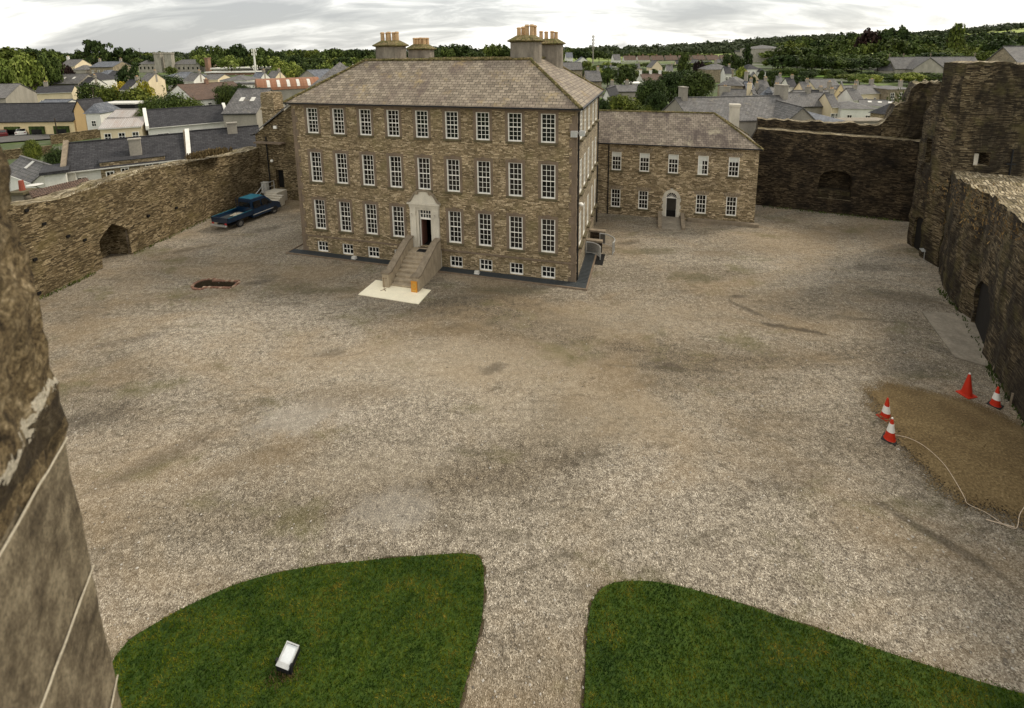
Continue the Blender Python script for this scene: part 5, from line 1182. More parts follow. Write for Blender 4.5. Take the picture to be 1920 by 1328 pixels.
# ---------------------------------------------------------------- town buildings
def eavept(px, py, eh, D=None):
    if D: d = ray(px, py); return EYE+d*D
    z = eh
    for _ in range(25):
        P = gp(px, py, min(z, 15.2)); z = .6*z+.4*(T(P.x, P.y)+eh)
    return P
def town(label, e0, e1, eh, depth, rise, wall, roof, kind='side', win=None, chim=(), D=None, cat='house', name='town_house', group=None, parapet=False, ov=.3, wz=None, rwin=0, door=None, sky_=0, wsz=(.9, 1.2), pots=True, wallmat2=None):
    D0, D1 = D if D else (None, None)
    A, B = eavept(*e0, eh, D0), eavept(*e1, eh, D1); d = B-A; d.z = 0; Lx = d.length; yaw = math.atan2(d.y, d.x); zb = (A.z+B.z)/2-eh
    t_ = thing(name, label, cat, (A.x, A.y, zb), yaw, group); w = MB(); z0 = -5; y1 = depth
    if rise > 30:
        pm = (A+B)/2+V((-d.y, d.x, 0)).normalized()*(depth/2); rise = min(7, max(.7, zat(pm, rise)-(A.z+B.z)/2))
    w.quad((0, 0, z0), (Lx, 0, z0), (Lx, 0, eh), (0, 0, eh)).quad((Lx, 0, z0), (Lx, y1, z0), (Lx, y1, eh), (Lx, 0, eh)).quad((Lx, y1, z0), (0, y1, z0), (0, y1, eh), (Lx, y1, eh)).quad((0, y1, z0), (0, 0, z0), (0, 0, eh), (0, y1, eh))
    r = MB(); zr = eh+rise
    def slope(p, q, r_, s, th=.14): r.prism([p, q, r_, s], (0, 0, th))
    if kind == 'side':
        w.add([(0, 0, eh), (0, y1, eh), (0, y1/2, zr)], [(0, 2, 1)]).add([(Lx, 0, eh), (Lx, y1, eh), (Lx, y1/2, zr)], [(0, 1, 2)])
        k = ov*rise/(y1/2); slope((-ov/2, -ov, eh-k), (Lx+ov/2, -ov, eh-k), (Lx+ov/2, y1/2, zr), (-ov/2, y1/2, zr)); slope((-ov/2, y1+ov, eh-k), (Lx+ov/2, y1+ov, eh-k), (Lx+ov/2, y1/2+.004, zr), (-ov/2, y1/2+.004, zr))
        r.box(-ov/2, Lx+ov/2, y1/2-.12, y1/2+.12, zr+.1, zr+.24)
    elif kind == 'front':
        w.add([(0, 0, eh), (Lx, 0, eh), (Lx/2, 0, zr)], [(0, 1, 2)]).add([(0, y1, eh), (Lx, y1, eh), (Lx/2, y1, zr)], [(0, 2, 1)])
        k = ov*rise/(Lx/2); slope((-ov, -ov/2, eh-k), (Lx/2, -ov/2, zr), (Lx/2, y1+ov/2, zr), (-ov, y1+ov/2, eh-k)); slope((Lx+ov, -ov/2, eh-k), (Lx/2+.004, -ov/2, zr), (Lx/2+.004, y1+ov/2, zr), (Lx+ov, y1+ov/2, eh-k))
        r.box(Lx/2-.12, Lx/2+.12, -ov/2, y1+ov/2, zr+.1, zr+.24)
    elif kind == 'hip':
        m = min(Lx, y1)/2; a, b = (m, Lx-m) if Lx >= y1 else (Lx/2, Lx/2); c, d2 = (y1/2, y1/2) if Lx >= y1 else (m, y1-m)
        if b-a < .5: a -= .25; b += .25
        cs = [(-ov, -ov, eh), (Lx+ov, -ov, eh), (Lx+ov, y1+ov, eh), (-ov, y1+ov, eh)]
        if Lx >= y1: r.add(cs+[(a, c, zr), (b, c, zr)], [(0, 1, 5, 4), (1, 2, 5), (2, 3, 4, 5), (3, 0, 4), (0, 3, 2, 1)]); r.box(a, b, c-.12, c+.12, zr-.03, zr+.12)
        else: r.add(cs+[(a, c, zr), (a, d2, zr)], [(0, 1, 4), (1, 2, 5, 4), (2, 3, 5), (3, 0, 4, 5), (0, 3, 2, 1)])
    elif kind == 'flat':
        r.box(-ov, Lx+ov, -ov, y1+ov, eh+.002, eh+.002+max(.2, rise))
    w.build('wall', M[wall], t_); ro = r.build('roof', M[roof], t_)
    def roofz(x, y):
        if kind == 'side': return eh+rise*(1-abs(y-y1/2)/(y1/2))
        if kind == 'front': return eh+rise*(1-abs(x-Lx/2)/(Lx/2))
        if kind == 'flat': return eh
        return eh+rise*min(1, min(x, Lx-x, y, y1-y)/(min(Lx, y1)/2))
    for c in chim:
        fx, fy, cw_, chh, cm = (list(c)+[None]*5)[:5]; x, y = Lx*fx, y1*fy; cw_ = cw_ or .9; chh = chh or 1.3; zt_ = max(zr, roofz(x, y))+chh
        if fy != .5 and kind != 'flat': zt_ = roofz(x, y)+chh+.3
        cb_ = MB().box(x-cw_/2, x+cw_/2, y-.35, y+.35, eh-.5, zt_).box(x-cw_/2-.07, x+cw_/2+.07, y-.42, y+.42, zt_, zt_+.14)
        co_ = cb_.build('chimney', M[cm or 'greywall'], ro)
        if pots: MB().tube((x-.18, y, zt_+.14), (x-.18, y, zt_+.5), .12, .1, 6).tube((x+.2, y, zt_+.14), (x+.2, y, zt_+.5), .12, .1, 6).build('chimney_pot', M['clay'], ro)
    if win:
        n, rr = win; zs = wz or ([1.0] if rr == 1 else [.9, 3.3])
        for z in zs:
            for i in range(n):
                x = Lx*(i+.5)/n
                if door and z == zs[0] and i == door-1: MB().box(x-.5, x+.5, -.06, .02, 0, 2.1).build('door', M['red'], t_); continue
                place_window(t_, (x, -.2, z), 0, wsz[0], wsz[1], 2, 2, True, .09, 0, 'whiteold' if eh > 4 else None, .05)
    for k in range(rwin):
        place_window(t_, (Lx+.2, y1*(k+.5)/rwin, 1.0 if eh < 4 else 3.2), math.pi/2, wsz[0], wsz[1], 2, 2, True, .09, 0, None, .05)
    if parapet:
        for x, s in ((-.05, -1), (Lx+.05, 1)):
            if parapet == 'L' and s > 0: continue
            MB().prism([(x-.22, -.35, eh-.4), (x-.22, -.35, eh+.25), (x-.22, y1/2, zr+.5), (x-.22, y1+.3, eh+.25), (x-.22, y1+.3, eh-.4)], (.44, 0, 0)).build('gable_parapet', M['whitewall'] if parapet != 'stone' else M['cut'], t_)
    if kind == 'side' and rise:
        MB().box(-.1, Lx+.1, -ov-.12, -ov, eh-ov*rise/(y1/2)-.05, eh-ov*rise/(y1/2)+.07).build('gutter', M['whiteold' if wall in ('whitewall', 'cream') else 'iron'], t_)
    for k in range(sky_):
        x = Lx*(k+1)/(sky_+1); y = y1*.22; z = roofz(x, y); sl__ = V((0, y1/2, rise)).normalized(); MB().frame(V((x-.35, y, z+.16)), (.7, 0, 0), sl__*1.1, V((0, -sl__.z, sl__.y))*.06).build('skylight', M['whiteold'], ro)
    return t_, Lx, eh
# --- left: houses outside the curtain wall
t1, Lx, eh = town('cottage with charcoal slate roof and white and rubble-stone back wall just beyond the curtain wall', (120, 320), (352, 296), 4.4, 7.5, 261, 'whitewall', 'slatedark', parapet='stone', chim=((.56, .16, 1.1, 1.5, 'greywall'),), pots=False)
sp0, sp1 = Lx*.27, Lx*.80
MB().box(sp0, sp1, -.14, 1.9, -4, eh+.45).build('stone_bay', M['wing'], t1); MB().prism([(sp0-.1, -.2, eh+.46), (sp1+.1, -.2, eh+.46), (sp1+.1, 2.2, eh+.9), (sp0-.1, 2.2, eh+.9)], (0, 0, .08)).build('bay_roof', M['slatedark'], t1)
for f, z, w_, h_ in ((.12, 2.35, .9, 1.2), (.34, 2.7, .75, 1.15), (.46, 2.9, .75, 1.15), (.66, 3.1, .75, 1.1), (.77, 3.2, .6, .95)):
    place_window(t1, (Lx*f, -.33 if sp0 < Lx*f < sp1 else -.19, z), 0, w_, h_, 2, 2, True, .1, 0, 'whiteold', .06)
MB().tube((.9, -.2, -2), (.9, -.2, 4.2), .07, .07, 8).build('drainpipe', M['white'], t1)
t2, Lx2, eh2 = town('charcoal-roofed house adjoining the cottage, at the end of the curtain wall', (356, 298), (492, 283), 4.4, 7.5, 243, 'greywall', 'slatedark', parapet='L', chim=((.62, .42, 1.1, .9, 'greywall'),), pots=False)
town('long white two-storey house with charcoal roof and white gable parapets', (277, 239), (428, 226), 4.6, 8, 203, 'whitewall', 'slatedark', win=(3, 1), wz=[2.4], parapet=True, wsz=(1.6, 1.1))
town('beige brick shed with grey roof and one skylight', (418, 214), (480, 210), 4.5, 11, 3.4, 'greywall', 'slategrey', sky_=2, D=(80, 80), name='shed', cat='shed')
town('white gabled house with brown tiled roof among the trees', (311, 184), (364, 184), 5.2, 13, 3.2, 'whitewall', 'tilebrown', kind='front', D=(128, 116), chim=((.5, .5, 1.2, 1.0, 'brick'),), rwin=2)
tE, LE, ehE = town('long yellow building with creeper-framed arches and dark slate roof behind the parked cars', (-90, 236), (137, 219), 3.5, 9, 195, 'yellow', 'slatedark', name='arcade_building', D=(98, 98))
for i in range(5):
    x = LE-2.6-i*4.9; MB().box(x-1.5, x+1.5, -.25, .03, 0, 2.4).build('creeper_panel', M['leaf_dark'], tE); MB().box(x-1.0, x+1.0, -.29, -.2, .6, 1.8).build('window', M['glass'], tE)
town('ochre gable-ended house at the end of the yellow building', (138, 206), (158, 208), 5.6, 4.5, 1.9, 'orange', 'slatedark', kind='front', D=(97, 96.6))
town('small pale house with blue-grey roof beside the ochre gable', (160, 213), (187, 213), 3.6, 6, 1.8, 'whitewall', 'slateblue', D=(95, 95.3), win=(1, 1), kind='hip')
g0, g1 = hit(138, 238), hit(183, 236); d = g1-g0; gt = thing('yard_gate', 'dark red double gate beside the ochre gable', 'gate', g0, math.atan2(d.y, d.x)); 
MB().box(0, d.length, -.05, .05, 0, 1.9).build('gate_panel', M['red'], gt); MB().box(-.3, 0, -.2, .2, 0, 2.3).box(d.length, d.length+.35, -.2, .2, 0, 3.0).build('gate_pier', M['cream'], gt)
for o in gt.children:
    if o.name.startswith('gate_pier'): pass
town('pale yellow cottage with grey slate roof behind the arcade', (66, 176), (134, 172), 4.2, 9, 162, 'cream', 'slatedark', win=(3, 1), chim=((.2, .5),), D=(140, 144))
town('grey rendered gable-ended house with faded white patches at the far left', (9, 179), (69, 178), 5.4, 10, 2.8, 'greywall', 'slategrey', kind='front', D=(116, 132))
town('low shed with pale blue tin roof behind the arcade roof', (68, 197), (118, 194), 2.6, 5, .7, 'whitewall', 'slateblue', D=(112, 112), name='shed', cat='shed')
town('low dark shed with long white flat roof', (184, 198), (252, 194), 3.2, 5, .3, 'iron', 'whiteold', kind='flat', D=(112, 112), name='shed', cat='shed')
town('low cottage with pale rusty corrugated roof beyond the curtain wall', (187, 242), (265, 236), 3.0, 6.5, 223, 'cream', 'tin', D=(74, 76), win=(3, 1), name='outbuilding', cat='outbuilding')
town('grey lean-to roof with orange patches behind the tin-roofed cottage', (205, 222), (245, 217), 3.0, 4, 1.0, 'greywall', 'tin', D=(88, 88), name='outbuilding', cat='outbuilding')
town('small grey-roofed house with satellite dish squeezed under the curtain wall', (8, 321), (62, 341), 4.2, 3.2, 1.3, 'whitewall', 'slategrey', D=(57, 52), sky_=1, ov=.2)
town('white low annex between the small house and the cottage', (82, 330), (122, 322), 3.7, 4, .3, 'whitewall', 'slatedark', kind='flat', D=(50, 51), name='annex', cat='annex')
town('grey slate house under the conifers at the far left', (112, 124), (140, 124), 5, 10, 112, 'cream', 'slategrey', D=(235, 235), chim=((.02, .5, 1, 1.5, 'whitewall'),))
town('stone house with blue-grey roof and two chimneys', (168, 127), (211, 125), 5.2, 12, 116, 'side', 'slateblue', D=(225, 225), win=(4, 1), wz=[2.6], chim=((.02, .5), (.95, .5)))
town('low grey-roofed annex left of the stone house', (136, 132), (160, 131), 3, 8, 2.2, 'greywall', 'slategrey', D=(228, 228), kind='hip', name='annex', cat='annex')
town('white bungalow with dark hipped roof below the stone house', (146, 152), (184, 150), 3, 10, 2.6, 'whitewall', 'slatedark', kind='hip', D=(178, 178), win=(3, 1), name='bungalow', cat='bungalow')
town('bungalow with light grey roof below the stone house', (176, 143), (206, 142), 3, 9, 2.2, 'cream', 'slateblue', kind='hip', D=(198, 198), name='bungalow', cat='bungalow')
town('dark-roofed cream bungalow behind the round dark tree', (196, 146), (222, 145), 3, 9, 2.2, 'cream', 'slatedark', D=(190, 190), name='bungalow', cat='bungalow')
town('grey roofed row between the trees left of the pale cottage', (92, 158), (146, 156), 3.6, 9, 2.8, 'greywall', 'slategrey', D=(160, 160), sky_=2)
town('wide bungalow with pale grey hipped roof and white gable', (300, 147), (366, 145), 3, 11, 135, 'whitewall', 'slateblue', kind='hip', D=(205, 205), win=(5, 1), name='bungalow', cat='bungalow')
town('small gabled porch wing of the wide bungalow', (322, 147), (342, 147), 3, 4, 1.8, 'whitewall', 'slateblue', kind='front', D=(200, 200), name='annex', cat='annex')
town('cream house with grey roof behind the brown-roofed house', (378, 150), (408, 148), 4, 9, 140, 'cream', 'slategrey', D=(170, 170), win=(2, 1))
town('dark-roofed house behind the hedge of conifers', (412, 152), (462, 150), 4, 10, 141, 'whitewall', 'slategrey', kind='hip', D=(160, 160))
town('long white yard wall building left of the rusty barn', (415, 160), (486, 158), 3.6, 6, .5, 'whitewall', 'slategrey', kind='flat', D=(140, 140), name='outbuilding', cat='outbuilding')
town('grey slate house behind the rusty barn', (556, 150), (600, 149), 4.5, 9, 3.0, 'greywall', 'slateblue', kind='front', D=(165, 160))
town('small white house among trees left of the big roof', (618, 137), (648, 135), 4, 8, 2.6, 'whitewall', 'slateblue', D=(230, 230), win=(3, 1))
town('tiny white house higher up among the trees', (640, 126), (658, 126), 4, 8, 2.4, 'whitewall', 'tilebrown', D=(300, 300))
# workhouse with towers
wk = thing('castellated_gatehouse', 'long grey stone building with two square battlemented towers in the distance', 'building', (0, 0, 0)); D_ = 320
def wp(px, py, D=D_): return EYE+ray(px, py)*D
def wbox(x0, x1, yt, yb, dep, name, m, par, D=D_, roofm=None, rise=0, nwin=0):
    A, B = wp(x0, yt, D), wp(x1, yt, D); zb = wp(x0, yb, D).z-4; o = MB().frame(V((A.x, A.y, zb)), V((B.x-A.x, B.y-A.y, 0)), V((0, dep, 0)), V((0, 0, A.z-zb))).build(name, M[m], par)
    if roofm:
        r = MB(); z = A.z; a = [(A.x-.4, A.y-.4, z), (B.x+.4, B.y-.4, z), (B.x+.4, B.y+dep, z), (A.x-.4, A.y+dep, z)]; q = min((B.x-A.x), dep)/2.2
        r.add(a+[(A.x+q, A.y+dep/2, z+rise), (B.x-q, B.y+dep/2, z+rise)], [(0, 1, 5, 4), (1, 2, 5), (2, 3, 4, 5), (3, 0, 4), (0, 3, 2, 1)]); r.build('roof', M[roofm], par)
    for i in range(nwin):
        x = A.x+(B.x-A.x)*(i+.5)/nwin
        MB().box(x-.5, x+.5, A.y-.06, A.y+.05, A.z-3.4, A.z-1.7).build('window', M['glass'], par)
    return A, B
wbox(259, 289, 120.5, 134, 9, 'left_range', 'fargrey', wk, roofm='slategrey', rise=3, nwin=4)
wbox(322, 374, 121, 137, 9, 'right_range', 'fargrey', wk, roofm='slategrey', rise=3, nwin=6)
wbox(300, 307, 118, 134, 3, 'gate_block', 'fargrey', wk)
for a, b in ((287.5, 300), (307, 320)):
    A, B = wbox(a, b, 102, 136, 3.2, 'tower', 'fargrey', wk, D_-4)
    mb = MB()
    for i in range(4): x = A.x-.2+(B.x-A.x-.5)*i/3; mb.box(x, x+.9, A.y-.2, A.y+.5, A.z+.3, A.z+1.2).box(x, x+.9, A.y+2.7, A.y+3.3, A.z+.3, A.z+1.2)
    mb.box(A.x-.3, B.x+.3, A.y-.3, A.y+3.4, A.z, A.z+.35); mb.build('battlement', M['fargrey'], wk)
town('big brown hipped-roof hall right of the battlemented towers', (340, 121), (402, 120), 6, 22, 108, 'side', 'slategrey', kind='hip', D=(335, 335), name='hall', cat='hall')
town('tall red brick chimney building in the distance', (383, 110), (389, 110), 9, 3, .5, 'brick', 'brick', kind='flat', D=(300, 300), name='boiler_chimney', cat='chimney')
town('modern low building with white flat roofs, upper level', (400, 131), (530, 128), 4, 14, .9, 'greywall', 'white', kind='flat', D=(300, 300), win=(9, 1), name='school', cat='school', ov=1.2)
town('lower white-roofed range in front of the modern building', (388, 137), (480, 136), 3.4, 8, .7, 'brick', 'white', kind='flat', D=(285, 285), win=(6, 1), name='school', cat='school', ov=.9)
# rusty barn (barrel roof)
A, B = eavept(485, 170, 5, 118), eavept(600, 168, 5, 125); d = B-A; d.z = 0
bt = thing('rusty_barn', 'barn with rust-orange barrel roof and pale skylight strips', 'barn', (A.x, A.y, A.z-5), math.atan2(d.y, d.x)); Lb = d.length
MB().box(0, Lb, 0, 9, -3, 5).build('wall', M['greywall'], bt); r = MB(); sg = 12
for i in range(sg):
    a, b = math.pi*i/sg, math.pi*(i+1)/sg; r.quad((-.3, 4.5-4.8*math.cos(a), 5+2.6*math.sin(a)), (Lb+.3, 4.5-4.8*math.cos(a), 5+2.6*math.sin(a)), (Lb+.3, 4.5-4.8*math.cos(b), 5+2.6*math.sin(b)), (-.3, 4.5-4.8*math.cos(b), 5+2.6*math.sin(b)))
r.add([(-.3, 4.5-4.8*math.cos(math.pi*i/sg), 5+2.6*math.sin(math.pi*i/sg)) for i in range(sg+1)], [tuple(range(sg+1))]).add([(Lb+.3, 4.5-4.8*math.cos(math.pi*i/sg), 5+2.6*math.sin(math.pi*i/sg)) for i in range(sg+1)], [tuple(range(sg+1))[::-1]])
br_ = r.build('roof', M['rust'], bt)
for f in (.14, .3, .46, .62, .8):
    s = MB()
    for i in (1, 2, 3):
        a, b = math.pi*i/sg, math.pi*(i+1)/sg; s.quad((Lb*f, 4.5-4.83*math.cos(a), 5.0+2.64*math.sin(a)), (Lb*f+.7, 4.5-4.83*math.cos(a), 5.0+2.64*math.sin(a)), (Lb*f+.7, 4.5-4.83*math.cos(b), 5+2.64*math.sin(b)), (Lb*f, 4.5-4.83*math.cos(b), 5+2.64*math.sin(b)))
    s.build('skylight', M['whiteold'], br_)
# --- right: town behind the wing
town('grey gabled house with a stone chimney just behind the wing roof', (1240, 219), (1296, 219), 6.4, 17, 2.6, 'greywall', 'slategrey', kind='front', D=(76, 66), chim=((.5, .06, 1.6, 1.3, 'greywall'), (.5, .95, 2.0, 1.3, 'greywall')), pots=False)
tV, LV, eV = town('large dark slate roofed hall with pale gable behind the wing chimney', (1352, 243), (1428, 252), 6.0, 9.5, 4.6, 'greywall', 'slategrey', D=(82, 64), name='hall', cat='hall')
MB().box(LV*.35-.4, LV*.35+.4, 4.3, 5.2, eV+4.4, eV+5.6).lathe([(.7, 0), (.05, .9)], (LV*.35, 4.75, eV+5.6), 6).build('roof_cupola', M['slateblue'], tV)
town('low stone cottage with a small window against the dark back wall', (1420, 262), (1460, 262), 4.5, 5, 2.0, 'wing', 'slategrey', D=(60, 59), win=(1, 1), wz=[2.6], wsz=(.7, .9))
town('brown-roofed house with a tall grey end chimney in the town centre', (1347, 189), (1404, 196), 5.5, 9, 169, 'whitewall', 'slategrey', D=(108, 104), chim=((.02, .4, 2.2, .8, 'greywall'),))
town('narrow yellow gabled house beside the brown-roofed house', (1398, 190), (1418, 192), 6.2, 8, 2.2, 'cream', 'slategrey', kind='front', D=(103, 102), chim=((.1, .5, .9, 1.2, 'cream'),))
town('stone house with pyramid slate roof above the town centre', (1346, 160), (1392, 161), 5.6, 10, 144, 'side', 'slategrey', kind='hip', D=(140, 136), chim=((.95, .5),))
town('grey hipped-roof stone house half way up the town', (1282, 146), (1338, 144), 5.5, 12, 136, 'side', 'slategrey', D=(175, 175), kind='hip')
town('pavilion-like house with dark hipped roof and chimney', (1326, 131), (1376, 130), 4.4, 11, 119, 'side', 'slategrey', kind='hip', D=(205, 205), chim=((.5, .5),))
town('white two-storey house with dark hipped roof below the wood', (1401, 130), (1424, 130), 6, 8, 2.2, 'whitewall', 'slatedark', kind='hip', D=(225, 225), win=(3, 2), wz=[1, 3.8], wsz=(.8, 1.1))
town('low white wing right of the white two-storey house', (1424, 135), (1436, 135), 4, 6, 1.6, 'whitewall', 'slatedark', kind='hip', D=(223, 223), win=(2, 1), name='annex', cat='annex')
town('cream gabled house below the white house', (1402, 153), (1426, 152), 5.6, 9, 2.6, 'cream', 'slategrey', kind='front', D=(164, 162.5), rwin=1)
town('crimson house with grey hipped roof', (1448, 183), (1507, 180), 3.6, 11, 164, 'pink', 'slategrey', kind='hip', D=(124, 130), win=(5, 1), wz=[.9], wsz=(.8, 1.3), chim=((.1, .5),))
town('grey slate house left of the crimson house', (1418, 180), (1450, 183), 4.6, 10, 3.0, 'side', 'slategrey', kind='hip', D=(127, 126))
town('long yellow terrace with slate roof and red ridge', (1583, 176), (1665, 175), 5.6, 9, 161, 'cream', 'slategrey', D=(138, 142), win=(5, 2), wz=[.8, 3.4], wsz=(.8, .9), chim=((.58, .5), (.93, .5, 1.1, 1.6), (-.04, .5)), door=3)
town('yellow gable end wall at the left of the long terrace', (1565, 174), (1585, 177), 5.6, 8, 2.8, 'yellow', 'slategrey', kind='front', D=(140, 138.6))
town('grey stone terrace house with white window surrounds', (1666, 168), (1716, 167), 6.6, 9, 162, 'side', 'slategrey', D=(138, 138), win=(3, 2), wz=[.8, 3.9], wsz=(1.1, 1.7), chim=((.9, .5),), kind='hip')
town('cream bungalow with grey roof and gables below the wood', (1529, 166), (1578, 164), 3.6, 9, 2.6, 'cream', 'slategrey', D=(165, 165), win=(4, 1))
town('black open shed below the cream bungalow', (1528, 176), (1570, 175), 3.2, 7, .4, 'iron', 'slatedark', kind='flat', D=(145, 145), name='shed', cat='shed')
town('white low house with grey hipped roof and two skylights', (1577, 205), (1646, 204), 4.0, 9, 191, 'whitewall', 'slategrey', kind='hip', D=(98, 96), win=(2, 1), wz=[1.6])
town('long grey slate roof behind the low white house', (1612, 198), (1690, 200), 4.4, 8, 189, 'whitewall', 'slategrey', D=(108, 104), sky_=3)
town('small rough stone outbuilding with dark roof near the dark back wall', (1632, 214), (1676, 214), 3.2, 6, 1.8, 'wing', 'slatedark', D=(88, 84), kind='hip', name='outbuilding', cat='outbuilding')
town('pale grey hipped-roof house with a red brick chimney', (1484, 231), (1592, 229), 5.4, 12, 204, 'whitewall', 'slateblue', kind='hip', D=(74, 74), chim=((.17, .3, 1.1, 1.8, 'brick'),))
town('flat pale roof beside the pale grey hipped roof', (1590, 229), (1668, 228), 4.6, 3, .2, 'greywall', 'concrete', kind='flat', D=(76, 76), name='outbuilding', cat='outbuilding')
town('white gable-ended house between the slate hall and the crimson house', (1466, 207), (1492, 207), 5.2, 3.5, 2.2, 'whitewall', 'slategrey', kind='front', D=(90, 89.5))
town('grey slate roofs row in front of the crimson house', (1455, 199), (1560, 200), 4.6, 8, 2.4, 'greywall', 'slategrey', D=(104, 104), chim=((.3, .5), (.75, .5)))
town('pale hipped roof house left of the slate roofs row', (1412, 196), (1460, 200), 4.6, 9, 2.6, 'side', 'slateblue', kind='hip', D=(100, 98), chim=((.9, .5),))
town('grey slate roofed terrace behind the long yellow terrace', (1500, 187), (1566, 186), 4.4, 7, 1.8, 'greywall', 'slategrey', D=(118, 118))
# centre-right distance
town('white gabled cottage beside the big house roof', (1127, 191), (1147, 189), 4.8, 9, 2.6, 'whitewall', 'slatedark', kind='front', D=(108, 107))
town('long grey-brown slate house right of the big house', (1148, 172), (1206, 172), 4.6, 10, 160, 'greywall', 'slategrey', D=(140, 140), chim=((.1, .5), (.6, .5)))
town('stone cottage with a brown roof close beside the big roof', (1100, 152), (1128, 152), 4.6, 9, 3, 'side', 'slategrey', D=(160, 160), kind='side', chim=((.9, .5),))
town('low white flat-roofed building among the trees', (1182, 158), (1206, 158), 3.2, 7, .4, 'whitewall', 'white', kind='flat', D=(170, 170), name='outbuilding', cat='outbuilding')
town('brown-roofed house with white chimneys among the trees', (1206, 151), (1246, 151), 4.6, 10, 139, 'whitewall', 'tilebrown', D=(190, 190), chim=((.02, .5, 1, 1.4, 'whitewall'), (.5, .5, 1, 1.4, 'whitewall'), (.95, .5, 1, 1.4, 'whitewall')))
town('grey slate house left of the tall trees', (1050, 131), (1092, 131), 4.6, 10, 3, 'side', 'slategrey', D=(215, 215), kind='side')
town('cream house on the slope behind the wing trees', (1222, 126), (1242, 126), 5, 9, 3, 'cream', 'slategrey', D=(240, 240), kind='front')
far = [(1062, 1074, 108, 'white house left in the far group right of the chimneys', 'slateblue'), (1080, 1106, 117, 'white gabled bungalow in the far group right of the chimneys', 'slateblue'), (1151, 1164, 112, 'pale cream far house with a steep gable beside the terrace row', 'slategrey'), (1300, 1316, 122, 'small white house below the red-roofed terraces', 'slategrey'), (1322, 1338, 125, 'small grey-white house below the red-roofed terraces, further right', 'slategrey'), (1382, 1398, 116, 'pale cottage beneath the ruined stone fort', 'slategrey')]
for k, (a, b, y, lb, rm) in enumerate(far): town(lb, (a, y), (b, y-.3), 4.6, 9, 3.2, 'whitewall', rm, kind='front' if k % 2 else 'side', D=(330-k*6, 330-k*6), win=(2, 1))
for k in range(8):
    a = 1171+k*26; town('brown-roofed terrace house in the far row below the green field', (a, 113-.2*k), (a+22, 112.8-.2*k), 5, 9, 3.4, 'whitewall' if k < 2 else 'greywall', 'tilebrown', D=(400, 400), win=(3, 1), wz=[2.8], group='brown-roofed terraces below the green field', chim=((.5, .5, 1, .8, 'brick'),))
town('massive grey stone fort-like building with a pale curved roof below the hill', (1388, 92), (1458, 91), 16, 26, 2.6, 'fargrey', 'slategrey', D=(360, 345), kind='hip', name='stone_fort', cat='fort', win=(5, 2), wz=[5, 10], wsz=(.9, 1.6))
town('squat stone block left of the fort-like building', (1378, 98), (1392, 97), 12, 14, 1.0, 'fargrey', 'slategrey', D=(365, 360), kind='flat', name='stone_fort', cat='fort')
for (x0, x1, y, D, w, r, lb, g) in (
  [(a, a+b, y, D, w, r, 'small pale house among the trees on the far slope right of the big roof', 'far slope houses') for a, b, y, D, w, r in ((1092, 12, 126, 300, 'whitewall', 'slategrey'), (1133, 14, 133, 260, 'cream', 'slateblue'), (1160, 14, 141, 210, 'whitewall', 'slatedark'), (1188, 12, 128, 290, 'cream', 'slategrey'), (1250, 12, 132, 260, 'whitewall', 'slategrey'), (1268, 14, 121, 320, 'cream', 'slatedark'), (1344, 12, 119, 320, 'whitewall', 'slategrey'), (1360, 12, 138, 190, 'whitewall', 'slatedark'))]
 +[(a, a+b, y, D, w, r, 'small pale rendered house in the crowded rooftops below the hillside wood', 'crowded rooftops right') for a, b, y, D, w, r in ((1428, 16, 168, 145, 'cream', 'slategrey'), (1455, 16, 158, 165, 'whitewall', 'slategrey'), (1480, 14, 163, 150, 'whitewall', 'slatedark'), (1508, 16, 172, 140, 'cream', 'slategrey'), (1402, 14, 172, 135, 'whitewall', 'slateblue'), (1535, 18, 193, 112, 'whitewall', 'slatedark'), (1560, 14, 200, 100, 'cream', 'slategrey'), (1600, 18, 187, 120, 'whitewall', 'slategrey'))]
 +[(a, a+b, y, D, w, r, 'small pale rendered house in the rooftops left of the castle wall', 'rooftops left') for a, b, y, D, w, r in ((225, 16, 168, 135, 'whitewall', 'slatedark'), (262, 16, 152, 165, 'cream', 'slategrey'), (345, 18, 152, 165, 'whitewall', 'slategrey'), (470, 16, 150, 170, 'whitewall', 'slateblue'), (500, 16, 146, 190, 'cream', 'slategrey'), (14, 18, 164, 160, 'whitewall', 'slategrey'), (148, 14, 161, 160, 'whitewall', 'slatedark'), (592, 14, 136, 230, 'cream', 'slategrey'))]):
    town(lb, (x0, y), (x1, y), 3.6, 7, 2.4, w, r, D=(D, D*.998), group=g, win=(2, 1), chim=((.9, .5, .8, .8),))
# church
tC, LC, eC = town('long stone church with slate roof and gable crosses in front of the wood', (1678, 130), (1842, 128), 7.5, 13, 5.4, 'fargrey', 'slategrey', D=(240, 232), name='church', cat='church', chim=())
def cross(x, y, z, par): MB().box(x-.1, x+.1, y-.08, y+.08, z, z+2.0).box(x-.45, x+.45, y-.08, y+.08, z+1.2, z+1.42).tube((x, y-.05, z+1.3), (x, y+.05, z+1.3), .35, .35, 10).build('cross', M['cut'], par)
for x, y, z in ((0, 6.5, eC+5.4), (LC*.17, 6.5, eC+5.5), (LC, 6.5, eC+5.4)): cross(x, y, z, tC)
cx2 = LC*.31; w_ = 6.5; MB().prism([(cx2-w_, -6, -3), (cx2+w_, -6, -3), (cx2+w_, -6, eC), (cx2, -6, eC+5.2), (cx2-w_, -6, eC)], (0, 8, 0)).build('transept', M['fargrey'], tC)
